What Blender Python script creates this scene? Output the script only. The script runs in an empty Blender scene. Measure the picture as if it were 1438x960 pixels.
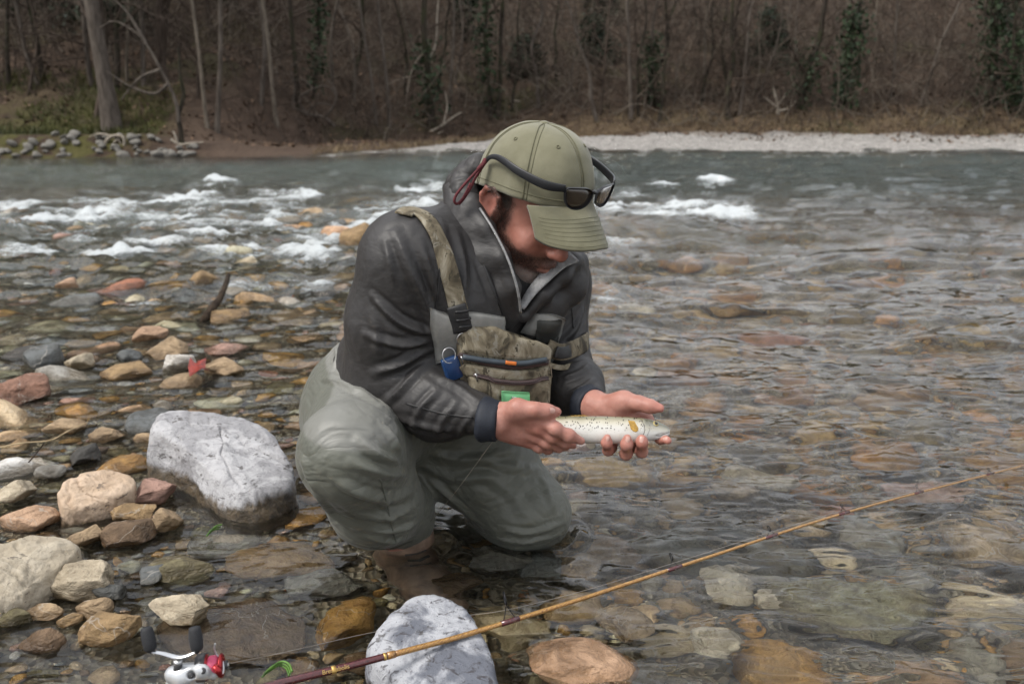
import bpy, bmesh, math, random, os
import numpy as np
from mathutils import Vector, Matrix, Euler
from mathutils.bvhtree import BVHTree

S = bpy.context.scene
COL = S.collection
R = math.radians

# ------------------------------------------------------------------ camera
CAM_H = 0.85            # lens height above the water (water surface is z = 0)
PITCH = R(15.2)         # looking down
FPX = 1250.0            # focal length in pixels of the 1438 px wide photograph
cam_d = bpy.data.cameras.new("camera")
cam = bpy.data.objects.new("camera", cam_d)
COL.objects.link(cam)
cam.location = (0, 0, CAM_H)
cam.rotation_euler = (math.pi / 2 - PITCH, 0, 0)
cam_d.sensor_width = 36.0
cam_d.lens = 36.0 * FPX / 1438.0
cam_d.clip_start = 0.02
cam_d.clip_end = 600
cam_d.dof.use_dof = True
cam_d.dof.focus_distance = 1.5
cam_d.dof.aperture_fstop = 5.6
S.camera = cam

# ------------------------------------------------------------------ overcast daylight
SUN_EL, SUN_AZ = R(52), R(-115)      # azimuth measured from +Y (view direction) towards +X
world = bpy.data.worlds.new("World")
S.world = world
world.use_nodes = True
wn, wl = world.node_tree.nodes, world.node_tree.links
wn.clear()
w_out = wn.new("ShaderNodeOutputWorld")
w_bg = wn.new("ShaderNodeBackground")
w_sky = wn.new("ShaderNodeTexSky")
w_sky.sky_type = 'NISHITA'
w_sky.sun_disc = False
w_sky.sun_elevation = SUN_EL
w_sky.sun_rotation = SUN_AZ
w_sky.air_density, w_sky.dust_density, w_sky.ozone_density = 1.0, 2.0, 1.0
# a cloud deck: soft grey cover with thinner places where the blue comes through
w_tc = wn.new("ShaderNodeTexCoord")
w_map = wn.new("ShaderNodeMapping")
w_map.inputs['Scale'].default_value = (1.0, 1.0, 2.6)
w_noise = wn.new("ShaderNodeTexNoise")
w_noise.inputs['Scale'].default_value = 2.3
w_noise.inputs['Detail'].default_value = 6
w_noise.inputs['Roughness'].default_value = 0.55
w_ramp = wn.new("ShaderNodeValToRGB")
w_ramp.color_ramp.elements[0].position = 0.30
w_ramp.color_ramp.elements[0].color = (0.55, 0.55, 0.55, 1)
w_ramp.color_ramp.elements[1].position = 0.62
w_ramp.color_ramp.elements[1].color = (0.97, 0.97, 0.97, 1)
w_mix = wn.new("ShaderNodeMix")
w_mix.data_type = 'RGBA'
w_cloud = wn.new("ShaderNodeMix")
w_cloud.data_type = 'RGBA'
w_cloud.inputs['A'].default_value = (5.6, 5.75, 6.0, 1)
w_cloud.inputs['B'].default_value = (8.8, 8.8, 8.9, 1)
wl.new(w_tc.outputs['Generated'], w_map.inputs['Vector'])
wl.new(w_map.outputs['Vector'], w_noise.inputs['Vector'])
wl.new(w_noise.outputs['Fac'], w_ramp.inputs['Fac'])
wl.new(w_noise.outputs['Fac'], w_cloud.inputs['Factor'])
wl.new(w_ramp.outputs['Color'], w_mix.inputs['Factor'])
wl.new(w_sky.outputs['Color'], w_mix.inputs['A'])
wl.new(w_cloud.outputs['Result'], w_mix.inputs['B'])
wl.new(w_mix.outputs['Result'], w_bg.inputs['Color'])
w_bg.inputs['Strength'].default_value = 0.080
wl.new(w_bg.outputs['Background'], w_out.inputs['Surface'])

sun_d = bpy.data.lights.new("sun", 'SUN')
sun = bpy.data.objects.new("sun", sun_d)
COL.objects.link(sun)
sun_d.energy = 1.5
sun_d.angle = R(20)
sun_d.color = (1.0, 0.96, 0.9)
sdir = Vector((math.sin(SUN_AZ) * math.cos(SUN_EL), math.cos(SUN_AZ) * math.cos(SUN_EL), math.sin(SUN_EL)))
sun.rotation_euler = (-sdir).to_track_quat('-Z', 'Y').to_euler()

S.view_settings.view_transform = 'Standard'
S.view_settings.look = 'None'
S.view_settings.exposure = 1.24
S.view_settings.gamma = 1.0
S.render.engine = 'CYCLES'
S.cycles.use_denoising = True
S.cycles.max_bounces = 8
S.cycles.diffuse_bounces = 3
S.cycles.glossy_bounces = 3
S.cycles.transmission_bounces = 8
S.cycles.transparent_max_bounces = 8
S.cycles.sample_clamp_indirect = 25
S.cycles.blur_glossy = 0.3
S.cycles.caustics_reflective = False
S.cycles.caustics_refractive = True

# ------------------------------------------------------------------ picture <-> place
_sp, _cp = math.sin(PITCH), math.cos(PITCH)
def ray(u, v):
    a, b = (u - 719.0) / FPX, (480.0 - v) / FPX
    return np.array([a, _cp + b * _sp, -_sp + b * _cp])
def P(u, v, Y):
    """point seen at photo pixel (u, v) that stands Y metres in front of the lens (world y)"""
    d = ray(u, v)
    return np.array([0, 0, CAM_H]) + d * (Y / d[1])
def G(u, v, z=0.0):
    """point seen at photo pixel (u, v) on the level z"""
    d = ray(u, v)
    return np.array([0, 0, CAM_H]) + d * ((z - CAM_H) / d[2])
def proj(p):
    p = np.atleast_2d(np.asarray(p, float))
    q = p - np.array([0, 0, CAM_H])
    depth = q[:, 1] * _cp - q[:, 2] * _sp
    up = q[:, 1] * _sp + q[:, 2] * _cp
    return np.stack([719 + FPX * q[:, 0] / depth, 480 - FPX * up / depth, depth], 1)

# ------------------------------------------------------------------ noise
def _hash3(ix, iy, iz, seed):
    h = (ix * 374761393 + iy * 668265263 + iz * 2147483647 + seed * 1274126177) & 0xffffffff
    h = ((h ^ (h >> 13)) * 1274126177) & 0xffffffff
    h = (h ^ (h >> 16)) & 0xffffffff
    return h
def vnoise(p, seed=0):
    """value noise, -1..1, p (n,3)"""
    p = np.asarray(p, float)
    i = np.floor(p).astype(np.int64)
    f = p - i
    f = f * f * f * (f * (f * 6 - 15) + 10)
    r = 0
    for dx in (0, 1):
        wx = f[:, 0] if dx else 1 - f[:, 0]
        for dy in (0, 1):
            wy = f[:, 1] if dy else 1 - f[:, 1]
            for dz in (0, 1):
                wz = f[:, 2] if dz else 1 - f[:, 2]
                r = r + wx * wy * wz * (_hash3(i[:, 0] + dx, i[:, 1] + dy, i[:, 2] + dz, seed) / 2147483647.5 - 1)
    return r
def fbm(p, octv=4, seed=0, gain=0.5, lac=2.03):
    p = np.asarray(p, float)
    a, s, t = 1.0, 0, 0
    for k in range(octv):
        s = s + a * vnoise(p, seed + k * 17)
        t += a
        a *= gain
        p = p * lac + 3.7
    return s / t
def sstep(a, b, x):
    t = np.clip((x - a) / (b - a), 0, 1)
    return t * t * (3 - 2 * t)

# ------------------------------------------------------------------ objects
def tag(o, label=None, cat=None, group=None, kind=None):
    if label: o['label'] = label
    if cat: o['category'] = cat
    if group: o['group'] = group
    if kind: o['kind'] = kind
    return o
def empty(name, loc, label=None, cat=None, group=None):
    o = bpy.data.objects.new(name, None)
    o.empty_display_size = 0.05
    COL.objects.link(o)
    o.location = loc
    return tag(o, label, cat, group)
def mesh_data(name, V, F, smooth=True):
    me = bpy.data.meshes.new(name)
    V = np.asarray(V, np.float32)
    if isinstance(F, np.ndarray):
        n, k = F.shape
        me.vertices.add(len(V)); me.vertices.foreach_set('co', V.ravel())
        me.loops.add(n * k); me.loops.foreach_set('vertex_index', F.astype(np.int32).ravel())
        me.polygons.add(n)
        me.polygons.foreach_set('loop_start', (np.arange(n) * k).astype(np.int32))
        me.update(calc_edges=True)
        me.validate()
    else:
        me.from_pydata([tuple(map(float, v)) for v in V], [], [tuple(map(int, f)) for f in F])
    if smooth:
        me.polygons.foreach_set('use_smooth', np.ones(len(me.polygons), bool))
    me.update()
    return me
def obj(name, V, F, mat, parent=None, smooth=True, local=False):
    """one mesh object; V in world space unless local"""
    V = np.asarray(V, float)
    if parent is not None and not local:
        V = V - np.array(world_loc(parent))
    me = V if isinstance(V, bpy.types.Mesh) else mesh_data(name, V, F, smooth)
    o = bpy.data.objects.new(name, me)
    COL.objects.link(o)
    if mat: me.materials.append(mat)
    if parent is not None: o.parent = parent
    return o
def world_loc(o):
    l = np.array(o.location)
    while o.parent is not None:
        o = o.parent
        l = l + np.array(o.location)
    return l
def vattr(o, name, val):
    me = o.data
    a = me.attributes.new(name, 'FLOAT', 'POINT')
    a.data.foreach_set('value', np.asarray(val, np.float32))
def cattr(o, name, col):
    me = o.data
    a = me.attributes.new(name, 'FLOAT_COLOR', 'POINT')
    c = np.ones((len(col), 4), np.float32); c[:, :3] = col
    a.data.foreach_set('color', c.ravel())
class MB:
    """collects pieces that become ONE mesh object"""
    def __init__(s): s.V, s.F, s.n = [], [], 0
    def add(s, V, F):
        V = np.asarray(V, float)
        s.V.append(V)
        s.F += [tuple(int(i) + s.n for i in f) for f in F]
        s.n += len(V)
        return s
    def build(s, name, mat, parent=None, smooth=True, local=False):
        return obj(name, np.concatenate(s.V), s.F, mat, parent, smooth, local)
def frame_of(t, ref=(0, 0, 1)):
    t = np.asarray(t, float); t = t / (np.linalg.norm(t) + 1e-12)
    a = np.cross(t, ref)
    if np.linalg.norm(a) < 1e-4: a = np.cross(t, (1, 0, 0))
    a /= np.linalg.norm(a)
    return t, a, np.cross(a, t)
def tube(pts, rad, n=8, caps=True, flat=1.0, ref=(0, 0, 1)):
    pts = np.asarray(pts, float)
    m = len(pts)
    rad = np.broadcast_to(np.asarray(rad, float), (m,))
    V, F = [], []
    ang = np.arange(n) * 2 * math.pi / n
    for i in range(m):
        t = pts[min(i + 1, m - 1)] - pts[max(i - 1, 0)]
        t, a, b = frame_of(t, ref)
        V.append(pts[i] + rad[i] * (np.cos(ang)[:, None] * a + flat * np.sin(ang)[:, None] * b))
    V = np.concatenate(V)
    for i in range(m - 1):
        for k in range(n):
            k2 = (k + 1) % n
            F.append((i * n + k, i * n + k2, (i + 1) * n + k2, (i + 1) * n + k))
    if caps:
        F.append(tuple(range(n - 1, -1, -1)))
        F.append(tuple((m - 1) * n + k for k in range(n)))
    return V, F
def spline(pts, n):
    """Catmull-Rom through pts (any dimension)"""
    p = np.asarray(pts, float)
    p = np.vstack([2 * p[0] - p[1], p, 2 * p[-1] - p[-2]])
    m = len(p) - 3
    out = []
    for t in np.linspace(0, m - 1e-6, n):
        i = int(t); f = t - i
        a, b, c, d = p[i], p[i + 1], p[i + 2], p[i + 3]
        out.append(0.5 * (2 * b + (c - a) * f + (2 * a - 5 * b + 4 * c - d) * f * f + (3 * b - a - 3 * c + d) * f ** 3))
    return np.array(out)
def lathe(prof, n=20, axis=(0, 0, 1), origin=(0, 0, 0)):
    """prof: (radius, height) list"""
    t, a, b = frame_of(axis, (0, 1, 0.01))
    ang = np.arange(n) * 2 * math.pi / n
    V, F = [], []
    for r, h in prof:
        V.append(np.asarray(origin) + h * t + max(r, 1e-5) * (np.cos(ang)[:, None] * a + np.sin(ang)[:, None] * b))
    m = len(prof)
    for i in range(m - 1):
        for k in range(n):
            k2 = (k + 1) % n
            F.append((i * n + k, i * n + k2, (i + 1) * n + k2, (i + 1) * n + k))
    F.append(tuple(range(n - 1, -1, -1)))
    F.append(tuple((m - 1) * n + k for k in range(n)))
    return np.concatenate(V), F
_ico = {}
def ico(sub):
    if sub not in _ico:
        bm = bmesh.new()
        bmesh.ops.create_icosphere(bm, subdivisions=sub, radius=1.0)
        V = np.array([v.co[:] for v in bm.verts]); F = np.array([[v.index for v in f.verts] for f in bm.faces])
        bm.free()
        _ico[sub] = (V, F)
    return _ico[sub]
def grid_faces(nu, nv, off=0, wrap=False):
    i, j = np.meshgrid(np.arange(nu - 1), np.arange(nv if wrap else nv - 1), indexing='ij')
    i, j = i.ravel(), j.ravel()
    j2 = (j + 1) % nv
    return np.stack([i * nv + j, (i + 1) * nv + j, (i + 1) * nv + j2, i * nv + j2], 1) + off
def vnormals(V, F):
    F = np.asarray(F)
    a, b, c = V[F[:, 0]], V[F[:, 1]], V[F[:, 2]]
    n = np.cross(b - a, c - a)
    if F.shape[1] == 4:
        n = n + np.cross(c - a, V[F[:, 3]] - a)
    N = np.zeros((len(V), 3))
    for x in range(3):
        for k in range(F.shape[1]):
            N[:, x] += np.bincount(F[:, k], n[:, x], len(V))
    return N / (np.linalg.norm(N, axis=1, keepdims=True) + 1e-12)

# ------------------------------------------------------------------ signed distance modelling (bodies and cloth are one closed skin)
def unit(v):
    v = np.asarray(v, float)
    return v / np.linalg.norm(v)
class SDF:
    def __init__(s): s.prims = []
    def cone(s, a, b, ra, rb, k=0.02, op='+', sq=None):
        s.prims.append(('c', np.array(a, float), np.array(b, float), ra, rb, k, op)); return s
    def chain(s, pts, rads, k=0.02, op='+'):
        for i in range(len(pts) - 1): s.cone(pts[i], pts[i + 1], rads[i], rads[i + 1], k, op)
        return s
    def ell(s, c, r, axes=None, k=0.02, op='+'):
        A = np.eye(3) if axes is None else np.array([unit(a) for a in axes])
        s.prims.append(('e', np.array(c, float), np.array(r, float), A, None, k, op)); return s
    def half(s, c, n, k=0.005):
        """cut away everything on the side n points to"""
        s.prims.append(('h', np.array(c, float), unit(n), None, None, k, '-')); return s
    def box(s):
        lo, hi = [], []
        for p in s.prims:
            if p[6] != '+': continue
            if p[0] == 'c':
                lo += [p[1] - p[3], p[2] - p[4]]; hi += [p[1] + p[3], p[2] + p[4]]
            else:
                m = np.max(p[2]); lo.append(p[1] - m); hi.append(p[1] + m)
        return np.min(lo, 0) - 0.02, np.max(hi, 0) + 0.02
    def ev(s, X):
        X = X.astype(np.float32)
        d = np.full(len(X), 1.0, np.float32)
        xs = np.ascontiguousarray(X[:, 0]); order = np.argsort(xs); Xo = X[order]; xo = xs[order]
        do = d[order]
        for p in s.prims:
            k = p[5]
            if p[0] == 'h':
                _, c, n, _, _, _, op = p
                q = ((Xo - c.astype(np.float32)) @ n.astype(np.float32))
                hh = np.clip(0.5 + 0.5 * (q - do) / k, 0, 1)
                do = do * (1 - hh) + q * hh + k * hh * (1 - hh)
                continue
            # only the points near the piece are touched
            if p[0] == 'c':
                lo = np.minimum(p[1] - p[3], p[2] - p[4]) - s.pad - k; hi = np.maximum(p[1] + p[3], p[2] + p[4]) + s.pad + k
            else:
                ext = np.sqrt(((p[3] * p[2][:, None]) ** 2).sum(0)); lo = p[1] - ext - s.pad - k; hi = p[1] + ext + s.pad + k
            i0, i1 = np.searchsorted(xo, [lo[0], hi[0]])
            sub = Xo[i0:i1]
            m = np.where((sub[:, 1] > lo[1]) & (sub[:, 1] < hi[1]) & (sub[:, 2] > lo[2]) & (sub[:, 2] < hi[2]))[0]
            if not len(m): continue
            m = m + i0
            Y = Xo[m]; dm = do[m]
            if p[0] == 'c':
                _, a, b, ra, rb, _, op = p
                a = a.astype(np.float32); ba = (b - a).astype(np.float32)
                w = Y - a
                h = np.clip((w @ ba) / (ba @ ba + 1e-12), 0, 1)
                w -= h[:, None] * ba
                q = np.sqrt(np.einsum('ij,ij->i', w, w)) - (ra + (rb - ra) * h)
            else:
                _, c, r, A, _, _, op = p
                L = ((Y - c.astype(np.float32)) @ A.T.astype(np.float32)) / r.astype(np.float32)
                k0 = np.sqrt(np.einsum('ij,ij->i', L, L)); L /= r.astype(np.float32)
                k1 = np.sqrt(np.einsum('ij,ij->i', L, L)) + 1e-9
                q = k0 * (k0 - 1) / k1
            if op == '+':
                h = np.clip(0.5 + 0.5 * (q - dm) / k, 0, 1)
                do[m] = q * (1 - h) + dm * h - k * h * (1 - h)
            else:
                h = np.clip(0.5 - 0.5 * (q + dm) / k, 0, 1)
                do[m] = dm * (1 - h) - q * h + k * h * (1 - h)
        d[order] = do
        return d
    def mesh(s, h):
        lo, hi = s.box()
        c = 4
        s.pad = c * h * 2.2 + .006
        nb = np.ceil((hi - lo) / (h * c)).astype(int) + 1
        N = nb * c
        bc = np.stack(np.meshgrid(*[np.arange(n) for n in nb], indexing='ij'), -1).reshape(-1, 3)
        ctr = lo + (bc * c + (c - 1) / 2) * h
        dc = s.ev(ctr).astype(float)
        D = np.repeat(np.repeat(np.repeat(np.where(dc.reshape(nb) < 0, -1, 1).astype(np.float32), c, 0), c, 1), c, 2)
        act = bc[np.abs(dc) < c * h * 1.6 + 0.004]
        off = np.stack(np.meshgrid(*[np.arange(c)] * 3, indexing='ij'), -1).reshape(-1, 3)
        for k in range(0, len(act), 6000):
            idx = (act[k:k + 6000, None, :] * c + off[None]).reshape(-1, 3)
            D[idx[:, 0], idx[:, 1], idx[:, 2]] = s.ev(lo + idx * h)
        ins = D < 0
        cnt = np.zeros(tuple(N - 1), np.int8)
        for o in np.ndindex(2, 2, 2):
            cnt += ins[o[0]:N[0] - 1 + o[0], o[1]:N[1] - 1 + o[1], o[2]:N[2] - 1 + o[2]]
        cells = np.argwhere((cnt > 0) & (cnt < 8))
        vid = np.full(tuple(N - 1), -1, np.int32)
        vid[cells[:, 0], cells[:, 1], cells[:, 2]] = np.arange(len(cells))
        cor = np.array(list(np.ndindex(2, 2, 2)))
        val = np.stack([D[cells[:, 0] + o[0], cells[:, 1] + o[1], cells[:, 2] + o[2]] for o in cor], 1)
        acc = np.zeros((len(cells), 3)); num = np.zeros(len(cells))
        for i in range(8):
            for j in range(i + 1, 8):
                if np.abs(cor[i] - cor[j]).sum() != 1: continue
                m = (val[:, i] < 0) != (val[:, j] < 0)
                t = np.where(m, val[:, i] / (val[:, i] - val[:, j] + 1e-20), 0)
                pt = cor[i] + t[:, None] * (cor[j] - cor[i])
                acc += pt * m[:, None]; num += m
        V = lo + (cells + acc / num[:, None]) * h
        faces = []
        for ax in range(3):
            a1, a2 = (ax + 1) % 3, (ax + 2) % 3
            sl0 = [slice(1, N[k] - 1) for k in range(3)]; sl1 = list(sl0)
            sl0[ax] = slice(0, N[ax] - 1); sl1[ax] = slice(1, N[ax])
            A, B = ins[tuple(sl0)], ins[tuple(sl1)]
            e = np.argwhere(A != B)
            base = e + 1; base[:, ax] = e[:, ax]
            flip = A[e[:, 0], e[:, 1], e[:, 2]]
            def cell(d1, d2):
                q = base.copy(); q[:, a1] += d1; q[:, a2] += d2
                return vid[q[:, 0], q[:, 1], q[:, 2]]
            q = np.stack([cell(-1, -1), cell(0, -1), cell(0, 0), cell(-1, 0)], 1)
            q[~flip] = q[~flip][:, ::-1]
            faces.append(q)
        F = np.concatenate(faces)
        F = F[(F >= 0).all(1)]
        return V, F
def relax(V, F, it=2, lam=0.5):
    E = np.concatenate([F[:, [0, 1]], F[:, [1, 2]], F[:, [2, 3]], F[:, [3, 0]]])
    for _ in range(it):
        n = np.bincount(E.ravel(), minlength=len(V)).astype(float)
        A = np.stack([np.bincount(E[:, 0], V[E[:, 1], x], len(V)) + np.bincount(E[:, 1], V[E[:, 0], x], len(V)) for x in range(3)], 1)
        V = V + lam * (A / n[:, None] - V)
    return V
class Surf:
    """a finished skin that later pieces are laid on"""
    def __init__(s, V, F): s.V, s.F = V, F; s.bvh = BVHTree.FromPolygons(V.tolist(), F.tolist())
    def hit(s, u, v, fallbackY=None):
        d = ray(u, v)
        loc, n, i, dist = s.bvh.ray_cast(Vector((0, 0, CAM_H)), Vector(d))
        if loc is None:
            q = P(u, v, fallbackY or 1.5)
            loc, n, i, dist = s.bvh.find_nearest(Vector(q))
        n = np.array(n)
        if n @ d > 0: n = -n
        return np.array(loc), n
    def hits(s, pts, fy=None):
        r = [s.hit(p[0], p[1], fy) for p in pts]
        return np.array([a for a, b in r]), np.array([b for a, b in r])
def fold(V, N, surf, folds):
    """raise cloth folds: each is (pixel polyline, height, width)"""
    V = V.copy()
    add = np.zeros(len(V))
    for pts, amp, w in folds:
        c, _ = surf.hits(spline(pts, 14))
        lo, hi = c.min(0) - 3 * w, c.max(0) + 3 * w
        m = np.where(((V > lo) & (V < hi)).all(1))[0]
        best = np.full(len(m), 9.0); bt = np.zeros(len(m))
        X = V[m]
        for i in range(len(c) - 1):
            a, b = c[i], c[i + 1]; ba = b - a
            t = np.clip(((X - a) @ ba) / (ba @ ba + 1e-12), 0, 1)
            dd = np.linalg.norm(X - a - t[:, None] * ba, axis=1)
            k = dd < best
            best[k] = dd[k]; bt[k] = (i + t[k]) / (len(c) - 1)
        x = best / w
        prof = np.exp(-np.abs(x) ** 1.1) - 0.42 * np.exp(-((x - 1.9) / 0.75) ** 2)
        add[m] += amp * prof * np.clip(np.sin(np.pi * np.clip(bt, 0.03, 0.97)), 0, 1) ** 0.6
    return V + N * add[:, None]

# ------------------------------------------------------------------ node materials
ALBEDO = .80          # overall level of the surface colours, balanced against the sky
class NT:
    def __init__(s, name):
        s.m = bpy.data.materials.new(name); s.m.use_nodes = True
        s.n, s.l = s.m.node_tree.nodes, s.m.node_tree.links
        s.b = s.n['Principled BSDF']; s.out = s.n['Material Output']
    def new(s, t, **kw):
        nd = s.n.new(t)
        for k, v in kw.items():
            if hasattr(nd, k) and not k[0].isupper(): setattr(nd, k, v)
            else: s.set(nd.inputs[k.replace('_', ' ')], v)
        return nd
    def set(s, sock, v):
        if isinstance(v, bpy.types.NodeSocket): s.l.new(v, sock)
        elif isinstance(v, (tuple, list)) and len(v) == 3 and sock.type == 'RGBA': sock.default_value = (*v, 1)
        else: sock.default_value = v
    def P(s, **kw):
        if 'Base_Color' in kw and 'Transmission_Weight' not in kw:
            v = kw['Base_Color']
            kw['Base_Color'] = s.mix(1.0, v, (ALBEDO,) * 3, 'MULTIPLY') if isinstance(v, bpy.types.NodeSocket) else tuple(x * ALBEDO for x in v)
        for k, v in kw.items(): s.set(s.b.inputs[k.replace('_', ' ')], v)
    def coord(s, kind='Object'): return s.new("ShaderNodeTexCoord").outputs[kind]
    def mapv(s, vec, scale=(1, 1, 1), rot=(0, 0, 0), loc=(0, 0, 0)):
        return s.new("ShaderNodeMapping", Vector=vec, Scale=scale, Rotation=rot, Location=loc).outputs[0]
    def noise(s, vec, scale=5, detail=4, rough=0.5, dist=0.0):
        return s.new("ShaderNodeTexNoise", Vector=vec, Scale=scale, Detail=detail, Roughness=rough, Distortion=dist).outputs['Fac']
    def vor(s, vec, scale=5, feature='F1', out='Distance', rnd=1.0):
        nd = s.new("ShaderNodeTexVoronoi", feature=feature, Vector=vec, Scale=scale, Randomness=rnd)
        return nd.outputs[out]
    def ramp(s, fac, *stops):
        nd = s.new("ShaderNodeValToRGB", Fac=fac)
        cr = nd.color_ramp
        while len(cr.elements) < len(stops): cr.elements.new(0.5)
        for e, (p, c) in zip(cr.elements, stops):
            e.position = p
            e.color = (*c, 1) if isinstance(c, (tuple, list)) else (c, c, c, 1)
        return nd.outputs['Color']
    def mix(s, f, a, b, blend='MIX'):
        nd = s.new("ShaderNodeMix"); nd.data_type = 'RGBA'; nd.blend_type = blend
        s.set(nd.inputs['Factor'], f); s.set(nd.inputs['A'], a); s.set(nd.inputs['B'], b)
        return nd.outputs['Result']
    def math(s, op, a, b=0.0, c=None, clamp=False):
        nd = s.new("ShaderNodeMath"); nd.operation = op; nd.use_clamp = clamp
        s.set(nd.inputs[0], a); s.set(nd.inputs[1], b)
        if c is not None: s.set(nd.inputs[2], c)
        return nd.outputs[0]
    def remap(s, v, a, b, c=0.0, d=1.0):
        nd = s.new("ShaderNodeMapRange", Value=v); nd.interpolation_type = 'SMOOTHSTEP'
        for i, x in zip((1, 2, 3, 4), (a, b, c, d)): nd.inputs[i].default_value = x
        return nd.outputs[0]
    def attr(s, name, out='Fac'): return s.new("ShaderNodeAttribute", attribute_name=name).outputs[out]
    def bump(s, h, strength=0.3, dist=0.01, normal=None):
        nd = s.new("ShaderNodeBump", Height=h, Strength=strength, Distance=dist)
        if normal is not None: s.set(nd.inputs['Normal'], normal)
        return nd.outputs[0]
def simple(name, col, rough=0.6, metal=0.0, var=0.12, scale=60, bump=0.15, bdist=0.002, spec=0.5, coat=0.0):
    t = NT(name)
    c = t.coord()
    n = t.noise(c, scale, 4, 0.6)
    dk = tuple(x * (1 - var * 2) for x in col); lt = tuple(min(1, x * (1 + var * 2)) for x in col)
    t.P(Base_Color=t.ramp(n, (0.3, dk), (0.7, lt)), Roughness=rough, Metallic=metal, Specular_IOR_Level=spec, Coat_Weight=coat)
    if bump: t.P(Normal=t.bump(n, bump, bdist))
    return t.m

# ================================================================== THE ANGLER
HA, HP = R(38), R(33)                                   # head: turned to the right, bowed
hfh = np.array([math.sin(HA), -math.cos(HA), 0])
h_r = np.array([-math.cos(HA), -math.sin(HA), 0])       # towards his right ear
h_f = math.cos(HP) * hfh - math.sin(HP) * np.array([0, 0, 1.])
h_u = np.cross(h_r, h_f)
HC = P(747, 283, 1.60)
CPt = R(12)                                              # the cap sits further back than the bowed face
cfh = np.array([math.sin(HA + R(5)), -math.cos(HA + R(5)), 0])
c_r = np.array([-math.cos(HA + R(5)), -math.sin(HA + R(5)), 0])
c_f = math.cos(CPt) * cfh - math.sin(CPt) * np.array([0, 0, 1.])
c_u = np.cross(c_r, c_f)
CO = HC + .018 * h_u
def K(r, f, u): return CO + r * c_r + f * c_f + u * c_u
def Q(u, v, Y): return P(u, v, Y + .085)
def H(r, f, u): return HC + r * h_r + f * h_f + u * h_u
HAX = (h_r, h_f, h_u)
def HL(V):
    d = np.asarray(V) - HC
    return np.stack([d @ h_r, d @ h_f, d @ h_u], 1)

# joints (picture position and distance)
SR, ER, WR = P(574, 364, 1.54), P(548, 528, 1.575), P(694, 590, 1.43)
SL, EL, WL = P(776, 396, 1.78), P(781, 518, 1.72), P(832, 570, 1.54)
NB = P(686, 318, 1.68)
CH, PV = P(668, 410, 1.66), P(556, 566, 1.74)
bR = unit([-0.69, -0.72, 0])                            # his right, for the torso
bF = unit([0.72, -0.69, 0])
HR_, HL_ = PV + bR * .085 + np.array([0, 0, -.015]), PV - bR * .085 + np.array([0, 0, -.02])
KR, AR = P(488, 636, 1.40), P(566, 752, 1.62)
KL, AL = P(735, 714, 1.66), P(600, 735, 1.96) + np.array([-.02, 0, -.085])

person = empty("person", (float(PV[0]), float(PV[1]), 0.0),
    "kneeling man in grey jacket, olive cap and waders looking down at his trout", "person")

# ---------------------------------------------------------------- body: one skin from head to hands and feet
b = SDF()
b.ell(H(0, -.012, .028), (.075, .095, .088), HAX)
b.ell(H(0, .038, -.045), (.060, .058, .078), HAX, k=.03)
b.ell(H(0, .074, -.104), (.025, .020, .020), HAX, k=.02)
for sg in (1, -1):
    b.cone(H(sg * .057, .0, -.055), H(sg * .022, .07, -.102), .017, .016, k=.025)
    b.ell(H(sg * .036, .068, -.032), (.024, .020, .022), HAX, k=.02)
    b.ell(H(sg * .031, .098, .001), (.017, .016, .012), HAX, k=.012, op='-')
    b.ell(H(sg * .031, .080, -.001), (.0135, .0125, .0115), HAX, k=.004)
    b.cone(H(sg * .044, .086, -.004), H(sg * .018, .092, -.007), .0022, .0022, k=.003, op='-')
    b.cone(H(sg * .046, .079, .020), H(sg * .012, .093, .017), .008, .009, k=.012)
    # ear
    e = lambda f, u, o=0.0: H(sg * (.0800 + o * .9), f * 1.18 - .001, u * 1.16 - .004)
    b.ell(H(sg * .078, -.009, -.016), (.0095, .024, .036), (h_r + sg * .25 * h_f, h_f - sg * .3 * h_r, h_u), k=.008)
    rim = [e(.008, .006, .002), e(.006, .020, .006), e(-.006, .027, .010), e(-.020, .020, .013), e(-.025, .004, .013), e(-.020, -.016, .010), e(-.009, -.032, .006), e(.001, -.036, .002)]
    b.chain(rim, [.0042, .0046, .005, .005, .0048, .0045, .006, .0055], k=.004)
    b.ell(H(sg * .0915, -.007, -.006), (.0085, .010, .016), HAX, k=.004, op='-')
    b.cone(e(.004, -.014, .004), e(.004, -.004, .004), .004, .003, k=.004)
b.cone(H(0, .094, .012), H(0, .112, -.026), .0085, .012, k=.012)
b.ell(H(0, .114, -.030), (.0125, .0115, .0105), HAX, k=.008)
for sg in (1, -1):
    b.ell(H(sg * .0125, .103, -.034), (.008, .010, .008), HAX, k=.006)
    b.ell(H(sg * .006, .108, -.043), (.004, .006, .004), HAX, k=.003, op='-')
b.ell(H(0, .085, -.066), (.027, .015, .018), HAX, k=.015)
b.chain([H(.022, .088, -.070), H(.008, .100, -.064), H(0, .100, -.065), H(-.008, .100, -.064), H(-.022, .088, -.070)], [.004, .0055, .005, .0055, .004], k=.006)
b.chain([H(.019, .088, -.076), H(0, .099, -.079), H(-.019, .088, -.076)], [.004, .007, .004], k=.006)
b.chain([H(.024, .093, -.071), H(0, .107, -.0705), H(-.024, .093, -.071)], [.0014, .0018, .0014], k=.003, op='-')
b.cone(H(0, -.035, -.05), NB, .056, .060, k=.03)
b.cone(H(0, -.005, -.07), NB + bF * .02, .048, .058, k=.03)
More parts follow.
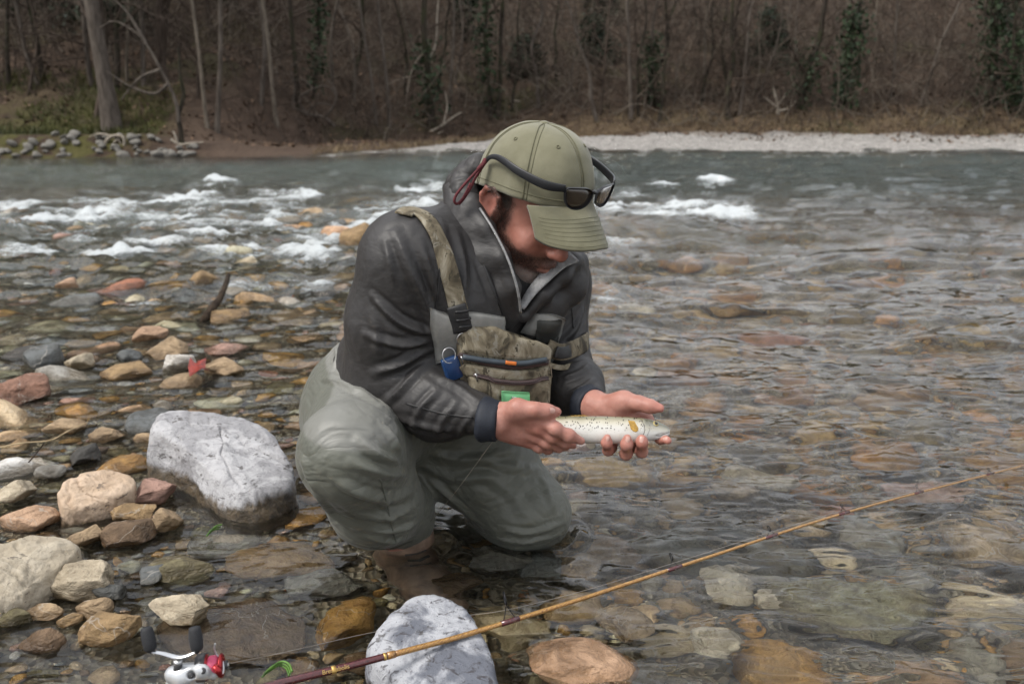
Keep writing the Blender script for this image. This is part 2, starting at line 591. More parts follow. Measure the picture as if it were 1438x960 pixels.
# trunk and limbs under the clothes
b.cone(CH + bR * .06, PV + bR * .05, .105, .10, k=.05).cone(CH - bR * .06, PV - bR * .05, .105, .10, k=.05)
b.cone(NB, SR, .05, .052, k=.04).cone(NB, SL, .05, .052, k=.04)
b.chain([SR, ER, WR], [.052, .040, .027], k=.02)
b.chain([SL, EL, WL], [.050, .040, .027], k=.02)
b.chain([HR_, KR, AR, AR + np.array([.02, 0, -.12])], [.085, .060, .042, .04], k=.03)
b.chain([HL_, KL, AL], [.085, .060, .042], k=.03)
# right hand: back of the hand to the lens, thumb along the top of the fish
wr = P(702, 590, 1.425)
b.cone(WR, wr, .027, .027, k=.012)
r_mcp = [P(757, 588, 1.405), P(757, 600, 1.407), P(751, 611, 1.418), P(744, 620, 1.43)]
for i, m in enumerate(r_mcp):
    b.cone(P(706, 580 + 8 * i, 1.43), m, .0165, .0125 if i < 3 else .0110, k=.010)
b.ell(P(728, 598, 1.432), (.036, .018, .030), None, k=.014)
for pts, rr in (
    ([r_mcp[0], P(780, 602, 1.392), P(799, 611.5, 1.395), P(816, 619, 1.404)], [.0128, .0108, .0100, .0072]),
    ([r_mcp[1], P(776, 613, 1.402), P(793, 621, 1.415), P(805, 625, 1.432)], [.0122, .0100, .0090, .0068]),
    ([r_mcp[2], P(768, 622, 1.412), P(784, 627, 1.428), P(795, 628, 1.446)], [.0118, .0095, .0086, .0066]),
    ([r_mcp[3], P(757, 628, 1.425), P(769, 630.5, 1.44), P(778, 630, 1.455)], [.0105, .0086, .0078, .006])):
    b.chain(pts, rr, k=.005)
    for q in pts[1:3]: b.ell(q, (.0102 * rr[1] / .01,) * 3, None, k=.006)
b.chain([P(708, 580, 1.42), P(727, 573, 1.402), P(752, 575.5, 1.393), P(768, 577, 1.396), P(782, 578, 1.404)], [.018, .0155, .0118, .0112, .0080], k=.010)
b.ell(P(735, 582, 1.408), (.020, .014, .013), None, k=.014)
# left hand: palm up behind the fish, fingers closing round its belly, thumb stretched out
wl = P(834, 570, 1.535)
b.cone(WL, wl, .028, .027, k=.012)
l_mcp = [P(908, 590, 1.492), P(896, 598, 1.486), P(881, 604, 1.486), P(863, 607, 1.495)]
for i, m in enumerate(l_mcp):
    b.cone(P(838, 565 + 5 * i, 1.53), m, .018, .013, k=.012)
b.ell(P(862, 577, 1.512), (.036, .026, .018), (unit([1, -.3, -.3]), unit([.3, .9, -.2]), unit([.1, .2, 1])), k=.016)
b.chain([P(846, 568, 1.515), P(876, 563, 1.495), P(898, 566.5, 1.478), P(913, 570.5, 1.468), P(927, 573, 1.462)], [.017, .0175, .0125, .0112, .0078], k=.010)
b.ell(P(872, 568, 1.503), (.022, .018, .015), None, k=.014)
for pts, rr in (
    ([l_mcp[0], P(917, 609, 1.474), P(928, 615, 1.452), P(938, 618.5, 1.436)], [.013, .0102, .0092, .0070]),
    ([l_mcp[1], P(899, 629, 1.470), P(901, 634, 1.432), P(901.5, 621, 1.414), P(901, 615, 1.413)], [.013, .0104, .0098, .0088, .0070]),
    ([l_mcp[2], P(881, 631, 1.468), P(879, 637, 1.428), P(880, 624, 1.410), P(881, 615, 1.409)], [.013, .0104, .0098, .0088, .0072]),
    ([l_mcp[3], P(858, 628, 1.474), P(854, 632, 1.440), P(852, 622, 1.420), P(853, 614, 1.418)], [.012, .0096, .0088, .0080, .0064])):
    b.chain(pts, rr, k=.005)
    for q in pts[1:-1]: b.ell(q, (rr[1] * 1.02,) * 3, None, k=.005)
BV, BF = b.mesh(.0030)
BV = relax(BV, BF, 1, .5)
BN = vnormals(BV, BF)
hl = HL(BV)
inhead = (np.abs(hl[:, 0]) < .1) & (hl[:, 2] < .12) & (hl[:, 2] > -.2) & (np.abs(hl[:, 1]) < .16)
BV = BV + BN * (.0005 * fbm(BV * 160, 2, 5))[:, None]
def beard_mask(L):
    r, f, u = np.abs(L[:, 0]), L[:, 1], L[:, 2]
    jaw = sstep(-.030, -.060, u + .25 * (f - .05) * (f < .06)) * sstep(-.03, .0, f)
    side = sstep(-.004, .012, f) * sstep(.040, .020, f) * sstep(.036, .052, r) * sstep(.035, .02, u) * sstep(-.08, -.05, u)
    mous = sstep(.046, .036, np.abs(u + .058) * 3 + r * .35) * sstep(.075, .085, f)
    cheekfree = sstep(.0, .016, (u + .048) - .35 * (.06 - r)) * sstep(.05, .06, f)
    lips = np.exp(-((u + .072) / .006) ** 2) * (r < .02) * (f > .085)
    return np.clip(np.maximum(np.maximum(jaw * (1 - .75 * cheekfree), side), mous) - lips, 0, 1) * (u > -.15)
bm_ = beard_mask(hl) * inhead
gray = bm_ * sstep(.040, .070, hl[:, 1]) * sstep(-.076, -.092, hl[:, 2])
red = inhead * np.maximum(np.maximum(np.exp(-((hl[:, 1] - .115) / .02) ** 2 - (hl[:, 0] / .02) ** 2 - ((hl[:, 2] + .03) / .02) ** 2),
      (np.abs(hl[:, 0]) > .074) * .9 * (hl[:, 1] < .03)), .5 * np.exp(-((np.abs(hl[:, 0]) - .042) / .02) ** 2 - ((hl[:, 2] + .03) / .025) ** 2))
scalp = inhead * sstep(.0, .012, hl[:, 2] + .3 * (hl[:, 1] - .02)) * sstep(.03, .012, hl[:, 1]) * ((np.abs(hl[:, 0]) < .0770) | (hl[:, 2] > .024))
scalp = np.maximum(scalp, inhead * sstep(-.012, -.03, hl[:, 1]) * sstep(-.085, -.06, hl[:, 2]) * (np.abs(hl[:, 0]) < .0765))
# knuckles and fingertips are redder
kn = np.zeros(len(BV))
for q in r_mcp + [P(782, 578, 1.404), P(813, 618, 1.417), P(927, 573, 1.462), P(938, 618, 1.436), P(880, 620, 1.41), P(901, 620, 1.41), P(852, 620, 1.42)]:
    kn = np.maximum(kn, np.exp(-(np.linalg.norm(BV - q, axis=1) / .014) ** 2))
red = np.clip(red + .7 * kn, 0, 1)

t = NT("skin")
c = t.coord()
blot = t.noise(c, 45, 4, .6)
pore = t.noise(c, 900, 2, .6)
base = t.ramp(blot, (.32, (.42, .185, .14)), (.68, (.53, .265, .21)))
base = t.mix(t.math('MULTIPLY', t.attr('red'), .7), base, (.50, .165, .125))
base = t.mix(t.math('MULTIPLY', t.attr('face'), .5), base, t.mix(blot, (.30, .125, .088), (.44, .185, .135)))
stub = t.vor(c, 520, 'F1')
stubm = t.math('MULTIPLY', t.attr('beard'), t.remap(t.math('ADD', stub, t.math('MULTIPLY', blot, .35)), .30, .80, 1.0, .62))
base = t.mix(stubm, base, t.mix(t.attr('grayhair'), (.034, .024, .018), (.36, .335, .31)))
base = t.mix(t.math('MULTIPLY', t.attr('scalp'), .85), base, (.045, .032, .025))
wr_ = t.noise(t.mapv(c, (1, 1, 1)), 260, 3, .65, 1.2)
t.P(Base_Color=base, Roughness=t.ramp(blot, (.3, .42), (.7, .56)), Subsurface_Weight=.12, Subsurface_Scale=.006, Specular_IOR_Level=.42,
    Normal=t.bump(t.math('ADD', wr_, t.math('MULTIPLY', pore, .5)), .35, .0012))
t.b.inputs['Subsurface Radius'].default_value = (1, .35, .2)
M_skin = t.m
body = obj("body", BV, BF, M_skin, person)
vattr(body, 'beard', bm_ * (1 - 0 * gray)); vattr(body, 'grayhair', gray); vattr(body, 'red', red); vattr(body, 'scalp', scalp); vattr(body, 'face', inhead * 1.0)

# hair: short strands over the beard and at the temples
M_hair = simple("dark_hair", (.03, .021, .016), .55, var=.3, bump=0)
M_greyhair = simple("grey_beard_hair", (.36, .33, .30), .55, var=.3, bump=0)
def strands(idx, ln, wd, down, seed):
    g = np.random.default_rng(seed)
    p = BV[idx] + g.normal(0, .0009, (len(idx), 3)); n = BN[idx]
    d = n * .62 + np.asarray(down) + g.normal(0, .28, p.shape)
    d /= np.linalg.norm(d, axis=1, keepdims=True)
    s = np.cross(d, g.normal(0, 1, p.shape)); s /= np.linalg.norm(s, axis=1, keepdims=True)
    L = ln * g.uniform(.6, 1.25, (len(idx), 1))
    p = p - n * .0006
    V = np.stack([p - s * wd, p + s * wd, p + d * L + np.asarray(down) * L * .3], 1).reshape(-1, 3)
    return V, np.arange(len(V)).reshape(-1, 3)
gg = np.random.default_rng(3)
cand = np.where((bm_ > .35) & (gray < .35))[0]; sel = cand[gg.random(len(cand)) < np.minimum(1, .9 * bm_[cand])]; sel = np.tile(sel, 2)
V, F = strands(np.tile(sel, 1), .0048, .00024, -h_u * .55 + h_f * .1, 1); obj("beard", V, F, M_hair, person, False)
cand = np.where((gray > .25))[0]
V, F = strands(np.tile(cand, 2), .0055, .00024, -h_u * .5 + h_f * .2, 2); obj("grey_chin_beard", V, F, M_greyhair, person, False)
cand = np.where(scalp > .4)[0]
V, F = strands(np.tile(cand, 2), .010, .00032, -h_u * .7 - h_f * .35, 3); obj("hair", V, F, M_hair, person, False)

# finger nails
M_nail = simple("finger_nail", (.62, .36, .30), .28, var=.05, bump=0)
bsurf = Surf(BV, BF)
def nail(u, v, ang, ln=.0105, wd=.0085):
    p, n = bsurf.hit(u, v)
    tx = np.array([math.cos(ang), 0, math.sin(ang)]); tx = unit(tx - n * (tx @ n)); ty = np.cross(n, tx)
    a = np.linspace(-1, 1, 7); V = []
    for i in a:
        for j in a:
            rr = math.sqrt(max(0, 1 - .35 * i * i * j * j))
            q = p + tx * ln * .5 * i * rr + ty * wd * .5 * j * rr
            V.append(q + n * (.0007 - .0016 * j * j - .0006 * i * i))
    obj("finger_nail", np.array(V), grid_faces(7, 7), M_nail, person)
nail(776, 575.5, 0, .0115, .0095)
nail(881, 617, 1.5); nail(901.5, 617, 1.45); nail(853, 616, 1.5, .008, .007); nail(934, 615.5, -.3, .0095, .008)

# ---------------------------------------------------------------- jacket
t = NT("grey_rain_jacket")
c = t.coord()
weave = t.noise(c, 900, 2, .5)
big = t.noise(c, 9, 4, .6)
cre = t.noise(t.mapv(c, (1, 1, 1.7)), 38, 5, .55, 1.6)
jc = t.ramp(big, (.3, (.034, .032, .0315)), (.75, (.041, .0385, .038)))
jc = t.mix(t.math('MULTIPLY', t.remap(cre, .55, .7), .08), jc, (.10, .094, .094))
t.P(Base_Color=jc, Roughness=.52, Specular_IOR_Level=.40, Sheen_Weight=.0,
    Normal=t.bump(weave, .12, .0006, t.bump(t.math('ABSOLUTE', t.math('SUBTRACT', t.noise(t.mapv(c, (1, 1, 1.7), (.6, .2, .3)), 11, 3, .5, .7), .5)), .20, .020, t.bump(cre, .22, .004))))
M_jacket = t.m
M_dark = simple("dark_jacket_lining", (.024, .024, .026), .75, var=.1, scale=200)
M_silver = simple("grey_jacket_facing", (.30, .30, .30), .45, var=.2, scale=80, bump=.5, bdist=.004)
j = SDF()
j.cone(CH + bR * .075, PV + bR * .055, .130, .125, k=.06).cone(CH - bR * .07, PV - bR * .05, .125, .125, k=.06)
j.cone(NB - bF * .015, SR, .070, .068, k=.05).cone(NB - bF * .01, SL, .07, .074, k=.05)
j.cone(SR + np.array([0, 0, -.005]), CH + bR * .05, .075, .11, k=.05)
ERm = (SR + ER) / 2 + np.array([-.012, -.006, 0])
j.chain([SR, ERm, ER + np.array([-.006, 0, -.002])], [.074, .076, .070], k=.04)
WRs = WR + unit(ER - WR) * .034; WLs = WL + unit(EL - WL) * .034
j.chain([ER, (ER + WR) / 2 + np.array([-.005, 0, -.012]), WRs], [.070, .062, .037], k=.035)
j.chain([SL, EL, (EL + WL) / 2, WLs], [.072, .066, .055, .037], k=.03)
JV, JF = j.mesh(.0037)
JV = relax(JV, JF, 3, .5)
JN = vnormals(JV, JF)
js = Surf(JV, JF)
folds = [
  ([(556, 326), (574, 372), (604, 440), (614, 476)], 0.0120, 0.0079), ([(541, 340), (549, 376), (553, 396)], 0.0056, 0.0058),
  ([(590, 335), (606, 392), (613, 440)], 0.0064, 0.0058),
  ([(606, 470), (562, 452), (524, 416)], 0.0136, 0.0065), ([(607, 479), (562, 484), (512, 470)], 0.0104, 0.0065),
  ([(604, 490), (560, 512), (524, 524)], 0.0112, 0.0072), ([(598, 506), (566, 544), (540, 566)], 0.0080, 0.0065), ([(520, 440), (530, 470), (528, 500)], 0.0048, 0.0072),
  ([(578, 604), (590, 574), (614, 548)], 0.0080, 0.0058), ([(612, 612), (622, 590), (640, 566)], 0.0064, 0.0050), ([(644, 616), (650, 600), (664, 580)], 0.0048, 0.0043),
  ([(556, 588), (600, 600), (640, 604)], 0.0048, 0.0065), ([(610, 524), (646, 545), (676, 566)], 0.0056, 0.0065),
  ([(640, 320), (652, 380), (648, 440)], 0.0064, 0.0072), ([(668, 350), (690, 400), (700, 440)], 0.0064, 0.0072), ([(622, 310), (628, 360), (640, 420)], 0.0040, 0.0058),
  ([(810, 395), (795, 430), (770, 460)], 0.0080, 0.0058), ([(820, 430), (808, 460), (790, 480)], 0.0072, 0.0058), ([(782, 380), (776, 420), (760, 450)], 0.0064, 0.0058),
  ([(786, 532), (812, 524), (828, 512)], 0.0064, 0.0050), ([(798, 554), (820, 542), (834, 532)], 0.0056, 0.0043), ([(782, 508), (805, 502), (822, 496)], 0.0064, 0.0050),
]
JV = fold(JV, JN, js, folds)
wn_ = fbm(JV * np.array([14, 14, 9]) + 1.2 * fbm(JV * 6, 2, 9)[:, None], 3, 21)
JV = JV + JN * (.0022 * (np.abs(wn_) ** .8 * -1 + .25) + .0009 * fbm(JV * 55, 2, 4))[:, None]
jacket = obj("jacket", JV, JF, M_jacket, person)
js = Surf(JV, JF)

# collar and rolled hood: thick folded cloth round the neck
cset = SDF()
colA = [H(.052, -.055, -.085), Q(664, 288, 1.497), Q(684, 322, 1.462), Q(706, 362, 1.440), Q(719, 402, 1.438), Q(723, 440, 1.455)]
cset.chain(colA, [.022, .019, .015, .013, .0125, .010], k=.012)
colA2 = [Q(641, 272, 1.55), Q(654, 318, 1.50), Q(676, 365, 1.465), Q(700, 412, 1.455), Q(712, 455, 1.46)]
cset.chain(colA2, [.026, .026, .022, .018, .012], k=.03)
colB = [H(-.055, -.05, -.095), Q(784, 352, 1.56), Q(806, 366, 1.52), Q(792, 386, 1.495), Q(764, 414, 1.475), Q(736, 446, 1.468)]
cset.chain(colB, [.022, .020, .013, .013, .012, .010], k=.012)
colB2 = [Q(806, 372, 1.56), Q(800, 400, 1.54), Q(770, 436, 1.515), Q(745, 466, 1.50)]
cset.chain(colB2, [.030, .030, .026, .016], k=.025)
cset.chain([H(.052, -.055, -.085), H(.03, -.085, -.10), H(-.03, -.085, -.10), H(-.055, -.05, -.095)], [.022, .024, .024, .022], k=.02)
CV, CF = cset.mesh(.0036)
CV = relax(CV, CF, 2); CN = vnormals(CV, CF)
CV = CV + CN * (.0030 * fbm(CV * 26, 2, 31) + .0006 * fbm(CV * 90, 2, 5))[:, None]
collar = obj("collar", CV, CF, M_jacket, person)
hs = SDF()
hs.chain([Q(642, 252, 1.57), Q(656, 243, 1.555), Q(671, 235, 1.55), Q(688, 243, 1.56), Q(706, 246, 1.57)], [.013, .019, .020, .022, .022], k=.012)
hs.chain([Q(634, 268, 1.575), Q(652, 268, 1.54), Q(668, 290, 1.52)], [.016, .021, .018], k=.015)
hs.chain([Q(664, 234, 1.56), Q(678, 226, 1.565), Q(692, 236, 1.575)], [.010, .011, .012], k=.008)
hs.chain([Q(652, 262, 1.56), Q(684, 262, 1.58), Q(721, 275, 1.60)], [.028, .034, .034], k=.02)
HV, HF = hs.mesh(.003)
HV = relax(HV, HF, 1); HN = vnormals(HV, HF)
q = fbm(HV * np.array([30, 30, 22]), 3, 12)
HV = HV + HN * (.008 * (.35 - np.abs(q) ** .7) + .0015 * fbm(HV * 70, 2, 8))[:, None]
obj("hood", relax(HV, HF, 1, .4), HF, M_jacket, person)
# inner collar: black fleece against the neck, then grey facing on the far side of the open zip
ns = SDF()
ns.chain([H(.07, -.01, -.075), H(.058, -.045, -.08), H(.03, -.075, -.085), H(-.03, -.075, -.085), H(-.06, -.03, -.085)], [.015, .018, .02, .02, .018], k=.012)
ns.chain([H(.06, -.02, -.10), Q(706, 352, 1.50), Q(718, 400, 1.50), Q(722, 430, 1.50)], [.02, .026, .022, .016], k=.02)
ns.chain([Q(740, 398, 1.52), Q(735, 430, 1.50)], [.03, .02], k=.02)
NV, NF = ns.mesh(.004)
obj("fleece_collar", relax(NV, NF, 2), NF, M_dark, person)

def ribbon(pts, nrm, width, thick, name, mat, parent, lift=.002, n=None, side=None):
    """a strap with real thickness laid along surface points"""
    pts = np.asarray(pts); nrm = np.asarray(nrm)
    m = len(pts)
    width = np.broadcast_to(np.asarray(width, float), (m,))
    V = []
    for i in range(m):
        t_ = unit(pts[min(i + 1, m - 1)] - pts[max(i - 1, 0)])
        nn = unit(nrm[i]); s_ = unit(np.cross(t_, nn)); nn = np.cross(s_, t_)
        for a, hgt in ((-.5, 0), (-.5, .7), (-.42, 1), (0, 1.12), (.42, 1), (.5, .7), (.5, 0)):
            V.append(pts[i] + s_ * a * width[i] + nn * (lift + thick * hgt))
    k = 7
    F = []
    for i in range(m - 1):
        for q in range(k):
            q2 = (q + 1) % k
            F.append((i * k + q, i * k + q2, (i + 1) * k + q2, (i + 1) * k + q))
    F += [tuple(range(k - 1, -1, -1)), tuple((m - 1) * k + q for q in range(k))]
    return obj(name, np.array(V), F, mat, parent)
def smooth_path(surf, pts, n, it=3, fy=None):
    c, nn = surf.hits(spline(pts, n), fy)
    for _ in range(it):
        c[1:-1] = (c[:-2] + 2 * c[1:-1] + c[2:]) / 4
        nn[1:-1] = (nn[:-2] + 2 * nn[1:-1] + nn[2:]) / 4
    return c, nn
# lighter facing of the open collar on his left side
c_ = np.array([Q(803, 364, 1.512), Q(786, 374, 1.497), Q(768, 392, 1.482), Q(750, 412, 1.472), Q(734, 436, 1.458)])
c_ = spline(c_, 24)
ribbon(c_, np.tile(unit([-.35, -.8, .5]), (24, 1)), np.linspace(.036, .014, 24), .003, "collar_facing", M_silver, person, .010)
c_ = spline([Q(671, 300, 1.478), Q(690, 330, 1.448), Q(708, 366, 1.428), Q(720, 404, 1.424), Q(724, 436, 1.444)], 24)
ribbon(c_, np.tile(unit([.5, -.8, .3]), (24, 1)), .004, .003, "zip_edge", M_silver, person, .012)

# cuffs
M_cuff = simple("navy_neoprene_cuff", (.010, .014, .024), .7, var=.15, scale=300)
def cuff(a, b_, ra, rb, name="cuff"):
    a, b_ = np.array(a), np.array(b_)
    ln = np.linalg.norm(b_ - a)
    V, F = lathe([(ra * .9, -.004), (ra, 0), (ra * 1.03, ln * .2), ((ra + rb) / 2 * 1.02, ln * .5), (rb * 1.03, ln * .8), (rb, ln), (rb * .86, ln + .002), (rb * .8, ln * .7)], 36, b_ - a, a)
    V = V + .0012 * np.stack([fbm(V * 70 + k * 9, 2, k) for k in range(3)], 1)
    return obj(name, V, F, M_cuff, person)
cuff(P(676, 588, 1.432), P(700, 591.5, 1.426), .0385, .0345)
cuff(P(823, 567, 1.556), P(833, 570, 1.537), .0375, .0335)
def seam(surf, pts, name, mat, parent, w=.0032, n=30, it=3):
    c, nn = smooth_path(surf, pts, n, it)
    return ribbon(c, nn, w, .0009, name, mat, parent, .0008)
M_seamj = simple("jacket_seam_tape", (.022, .021, .021), .5, var=.1, bump=0)
for pts in ([(612, 308), (618, 350), (616, 400), (610, 445)], [(570, 566), (620, 580), (664, 586)], [(784, 392), (800, 420), (806, 460)], [(660, 300), (672, 350), (690, 400), (708, 446)]):
    seam(js, pts, "seam", M_seamj, jacket)
M_wristband = simple("dark_wrist_tab", (.02, .023, .03), .6)

# ---------------------------------------------------------------- waders
t = NT("olive_grey_waders")
c = t.coord()
big = t.noise(c, 7, 4, .6)
fine = t.noise(c, 700, 2, .5)
cre = t.noise(t.mapv(c, (1, 1, 1.5)), 30, 5, .55, 1.8)
wet = t.remap(t.math('ADD', t.new("ShaderNodeSeparateXYZ", Vector=t.new("ShaderNodeNewGeometry").outputs['Position']).outputs['Z'],
      t.math('MULTIPLY', t.noise(c, 18, 3), .05)), .03, .07, 1, 0)
wc = t.ramp(big, (.3, (.105, .110, .088)), (.72, (.142, .146, .118)))
wc = t.mix(t.math('MULTIPLY', t.remap(cre, .55, .72), .1), wc, (.19, .19, .16))
wc = t.mix(t.math('MULTIPLY', t.attr('upper'), .85), wc, t.ramp(big, (.3, (.20, .20, .18)), (.7, (.25, .25, .23))))
wc = t.mix(t.math('MULTIPLY', wet, .45), wc, (.055, .060, .048))
t.P(Base_Color=wc, Roughness=t.math('SUBTRACT', .50, t.math('MULTIPLY', wet, .25)), Specular_IOR_Level=.45, Sheen_Weight=.1,
    Normal=t.bump(fine, .10, .0006, t.bump(t.math('ABSOLUTE', t.math('SUBTRACT', t.noise(t.mapv(c, (1, 1, 1.6), (.3, .5, .2)), 9, 3, .5, .7), .5)), .55, .030, t.bump(cre, .22, .004))))
M_wader = t.m
M_greypanel = simple("light_grey_wader_cloth", (.27, .266, .247), .6, var=.12, scale=30, bump=.2, bdist=.003)
t = NT("camouflage_cloth")
c = t.coord()
n1 = t.noise(t.mapv(c, (1, 1, .8)), 19, 5, .6, 1.2)
n2 = t.noise(t.mapv(c, (1.4, 1.4, .7), loc=(3, 5, 1)), 42, 4, .65, .8)
n3 = t.noise(c, 800, 2)
cc = t.ramp(n1, (.36, (.060, .050, .036)), (.44, (.145, .120, .080)), (.54, (.25, .215, .150)), (.64, (.38, .345, .27)))
cc = t.mix(t.remap(n2, .57, .63), cc, (.070, .060, .040))
cc = t.mix(t.math('MULTIPLY', t.remap(n2, .40, .34), .8), cc, (.30, .28, .23))
t.P(Base_Color=cc, Roughness=.8, Normal=t.bump(n3, .25, .0008), Specular_IOR_Level=.25)
M_camo = t.m

w = SDF()
w.cone(CH + bR * .02 + np.array([0, 0, -.05]), PV + bR * .055, .150, .142, k=.06).cone(CH - bR * .055 + np.array([0, 0, -.05]), PV - bR * .05, .146, .140, k=.06)
bl = P(486, 520, 1.79)
w.ell(PV - bF * .035 + np.array([0, 0, -.01]), (.140, .145, .14), (bR, bF, (0, 0, 1)), k=.05)
zc = (CH[2] + PV[2]) / 2 + .055
w.half([CH[0], CH[1], zc], np.array([0, 0, 1.]) + .38 * bR * -1 + .05 * bF, k=.006)
w.chain([HR_, (HR_ + KR) / 2 + np.array([.012, 0, -.004]), KR + np.array([.006, 0, 0])], [.106, .090, .078], k=.05)
w.chain([KR, (KR + AR) / 2 + np.array([-.004, -.010, -.002]), AR + np.array([-.006, -.002, .050]), AR + np.array([.003, 0, .026])], [.079, .077, .064, .052], k=.04)
w.ell(AR + np.array([-.014, -.012, .068]), (.060, .057, .030), None, k=.03)
w.chain([HL_, (HL_ + KL) / 2 + np.array([.0, .0, .01]), KL], [.122, .112, .083], k=.045)
w.ell(KL + np.array([.010, .005, -.02]), (.082, .08, .07), None, k=.04)
w.chain([KL + np.array([0, 0, -.01]), (KL + AL) / 2 + np.array([0, 0, -.02]), AL], [.076, .066, .055], k=.03)
w.chain([AL, AL + np.array([-.07, .10, -.01])], [.06, .05], k=.04)
WV, WF = w.mesh(.0041)
WV = relax(WV, WF, 3, .5)
WN = vnormals(WV, WF)
ws = Surf(WV, WF)
folds = [
  ([(562, 652), (535, 640), (505, 618)], 0.0128, 0.0075), ([(572, 668), (530, 662), (495, 650)], 0.0104, 0.0075), ([(566, 640), (552, 615), (538, 596)], 0.0072, 0.0067),
  ([(578, 690), (545, 700), (500, 690), (470, 672)], 0.0104, 0.0083), ([(582, 712), (550, 724), (510, 722), (480, 708)], 0.0096, 0.0075),
  ([(586, 734), (556, 744), (520, 744)], 0.0080, 0.0060), ([(580, 752), (548, 760), (515, 754)], 0.0064, 0.0045), ([(440, 690), (470, 722), (505, 742)], 0.0080, 0.0083),
  ([(422, 640), (436, 676), (455, 700)], 0.0056, 0.0083), ([(536, 690), (543, 718), (556, 738)], 0.0056, 0.0053),
  ([(455, 532), (480, 538), (505, 552)], 0.0072, 0.0053), ([(466, 470), (474, 500), (462, 528)], 0.0056, 0.0060), ([(482, 520), (520, 560), (560, 590)], 0.0064, 0.0090),
  ([(600, 636), (660, 646), (716, 632)], 0.0080, 0.0083), ([(588, 652), (640, 672), (700, 668)], 0.0072, 0.0083), ([(596, 668), (640, 705), (676, 738)], 0.0080, 0.0075),
  ([(640, 634), (700, 652), (768, 662)], 0.0056, 0.0083), ([(668, 664), (716, 690), (742, 730)], 0.0048, 0.0097),
  ([(700, 742), (745, 748), (792, 734)], 0.0072, 0.0053), ([(690, 756), (735, 762), (785, 752)], 0.0048, 0.0045), ([(752, 650), (770, 690), (778, 720)], 0.0040, 0.0075),
]
WV = fold(WV, WN, ws, folds)
n_ = fbm(WV * np.array([9, 9, 7]) + 1.1 * fbm(WV * 5, 2, 3)[:, None], 3, 41)
WV = WV + WN * (.0030 * (.25 - np.abs(n_) ** .8) + .0014 * fbm(WV * 45, 2, 2))[:, None]
waders = obj("waders", WV, WF, M_wader, person)
vattr(waders, 'upper', sstep(.100, .108, (WV - PV) @ np.array([.12, -.10, 1.0])))
ws = Surf(WV, WF)
M_seamw = simple("wader_seam_tape", (.105, .110, .088), .5, var=.1, bump=0)
seam(ws, [(534, 672), (542, 704), (550, 738), (556, 760)], "seam", M_seamw, waders, .003)
for pts in ([(520, 768), (548, 770), (582, 757)],):
    seam(ws, pts, "hem", M_seamw, waders, .007, 20, 1)
# everything the chest pieces are laid on
TV = np.concatenate([JV, WV, CV]); TF = np.concatenate([JF, WF + len(JV), CF + len(JV) + len(WV)])
chest = Surf(TV, TF)

def patch(name, quad, mat, parent, nu=26, nv=16, lift=.003, thick=.004, puff=0.0, surf=None, it=4, wrinkle=.0012, fy=1.55):
    """a cloth panel with thickness laid over the chest; quad = top polyline, bottom polyline in picture coordinates"""
    surf = surf or chest
    top, bot = spline(quad[0], nv), spline(quad[1], nv)
    pts = np.zeros((nu, nv, 3)); nn = np.zeros((nu, nv, 3))
    for i in range(nu):
        s_ = i / (nu - 1)
        for k in range(nv):
            q = top[k] * (1 - s_) + bot[k] * s_
            pts[i, k], nn[i, k] = surf.hit(q[0], q[1], fy)
    for _ in range(it):
        for A in (pts, nn):
            A[1:-1] = (A[:-2] + 2 * A[1:-1] + A[2:]) / 4
            A[:, 1:-1] = (A[:, :-2] + 2 * A[:, 1:-1] + A[:, 2:]) / 4
    nn /= np.linalg.norm(nn, axis=2, keepdims=True)
    a = np.linspace(-1, 1, nu)[:, None]; b_ = np.linspace(-1, 1, nv)[None]
    dome = (1 - np.abs(a) ** 4) * (1 - np.abs(b_) ** 4)
    edge = np.minimum(1, np.minimum((1 - np.abs(a)) * nu / 2, (1 - np.abs(b_)) * nv / 2))
    wz = wrinkle * fbm(pts.reshape(-1, 3) * 60, 3, 77).reshape(nu, nv)
    T_ = pts + nn * (lift + thick * edge + puff * dome + wz)[..., None]
    B_ = pts + nn * (lift - .004)
    V = np.concatenate([T_.reshape(-1, 3), B_.reshape(-1, 3)])
    n0 = nu * nv
    F = [tuple(f) for f in grid_faces(nu, nv)] + [tuple(f[::-1]) for f in grid_faces(nu, nv, n0)]
    ring = [k for k in range(nv)] + [i * nv + nv - 1 for i in range(1, nu)] + [(nu - 1) * nv + k for k in range(nv - 2, -1, -1)] + [i * nv for i in range(nu - 2, 0, -1)]
    for i in range(len(ring)):
        p, q = ring[i], ring[(i + 1) % len(ring)]
        F.append((q, p, p + n0, q + n0))
    # outward facing
    me_n = np.cross(T_[1, 0] - T_[0, 0], T_[0, 1] - T_[0, 0])
    if me_n @ nn[0, 0] > 0: F = [f[::-1] for f in F]
    o = obj(name, V, F, mat, parent)
    return o, Surf(V, np.array(F))

M_black = simple("black_webbing", (.014, .014, .015), .55, var=.2, scale=400, bump=.3, bdist=.001)
M_zip = simple("brown_zip_tape", (.060, .034, .032), .55, var=.2, scale=500, bump=.4, bdist=.001)
M_metal = simple("grey_metal", (.55, .55, .55), .28, 1.0, var=.05, bump=0)
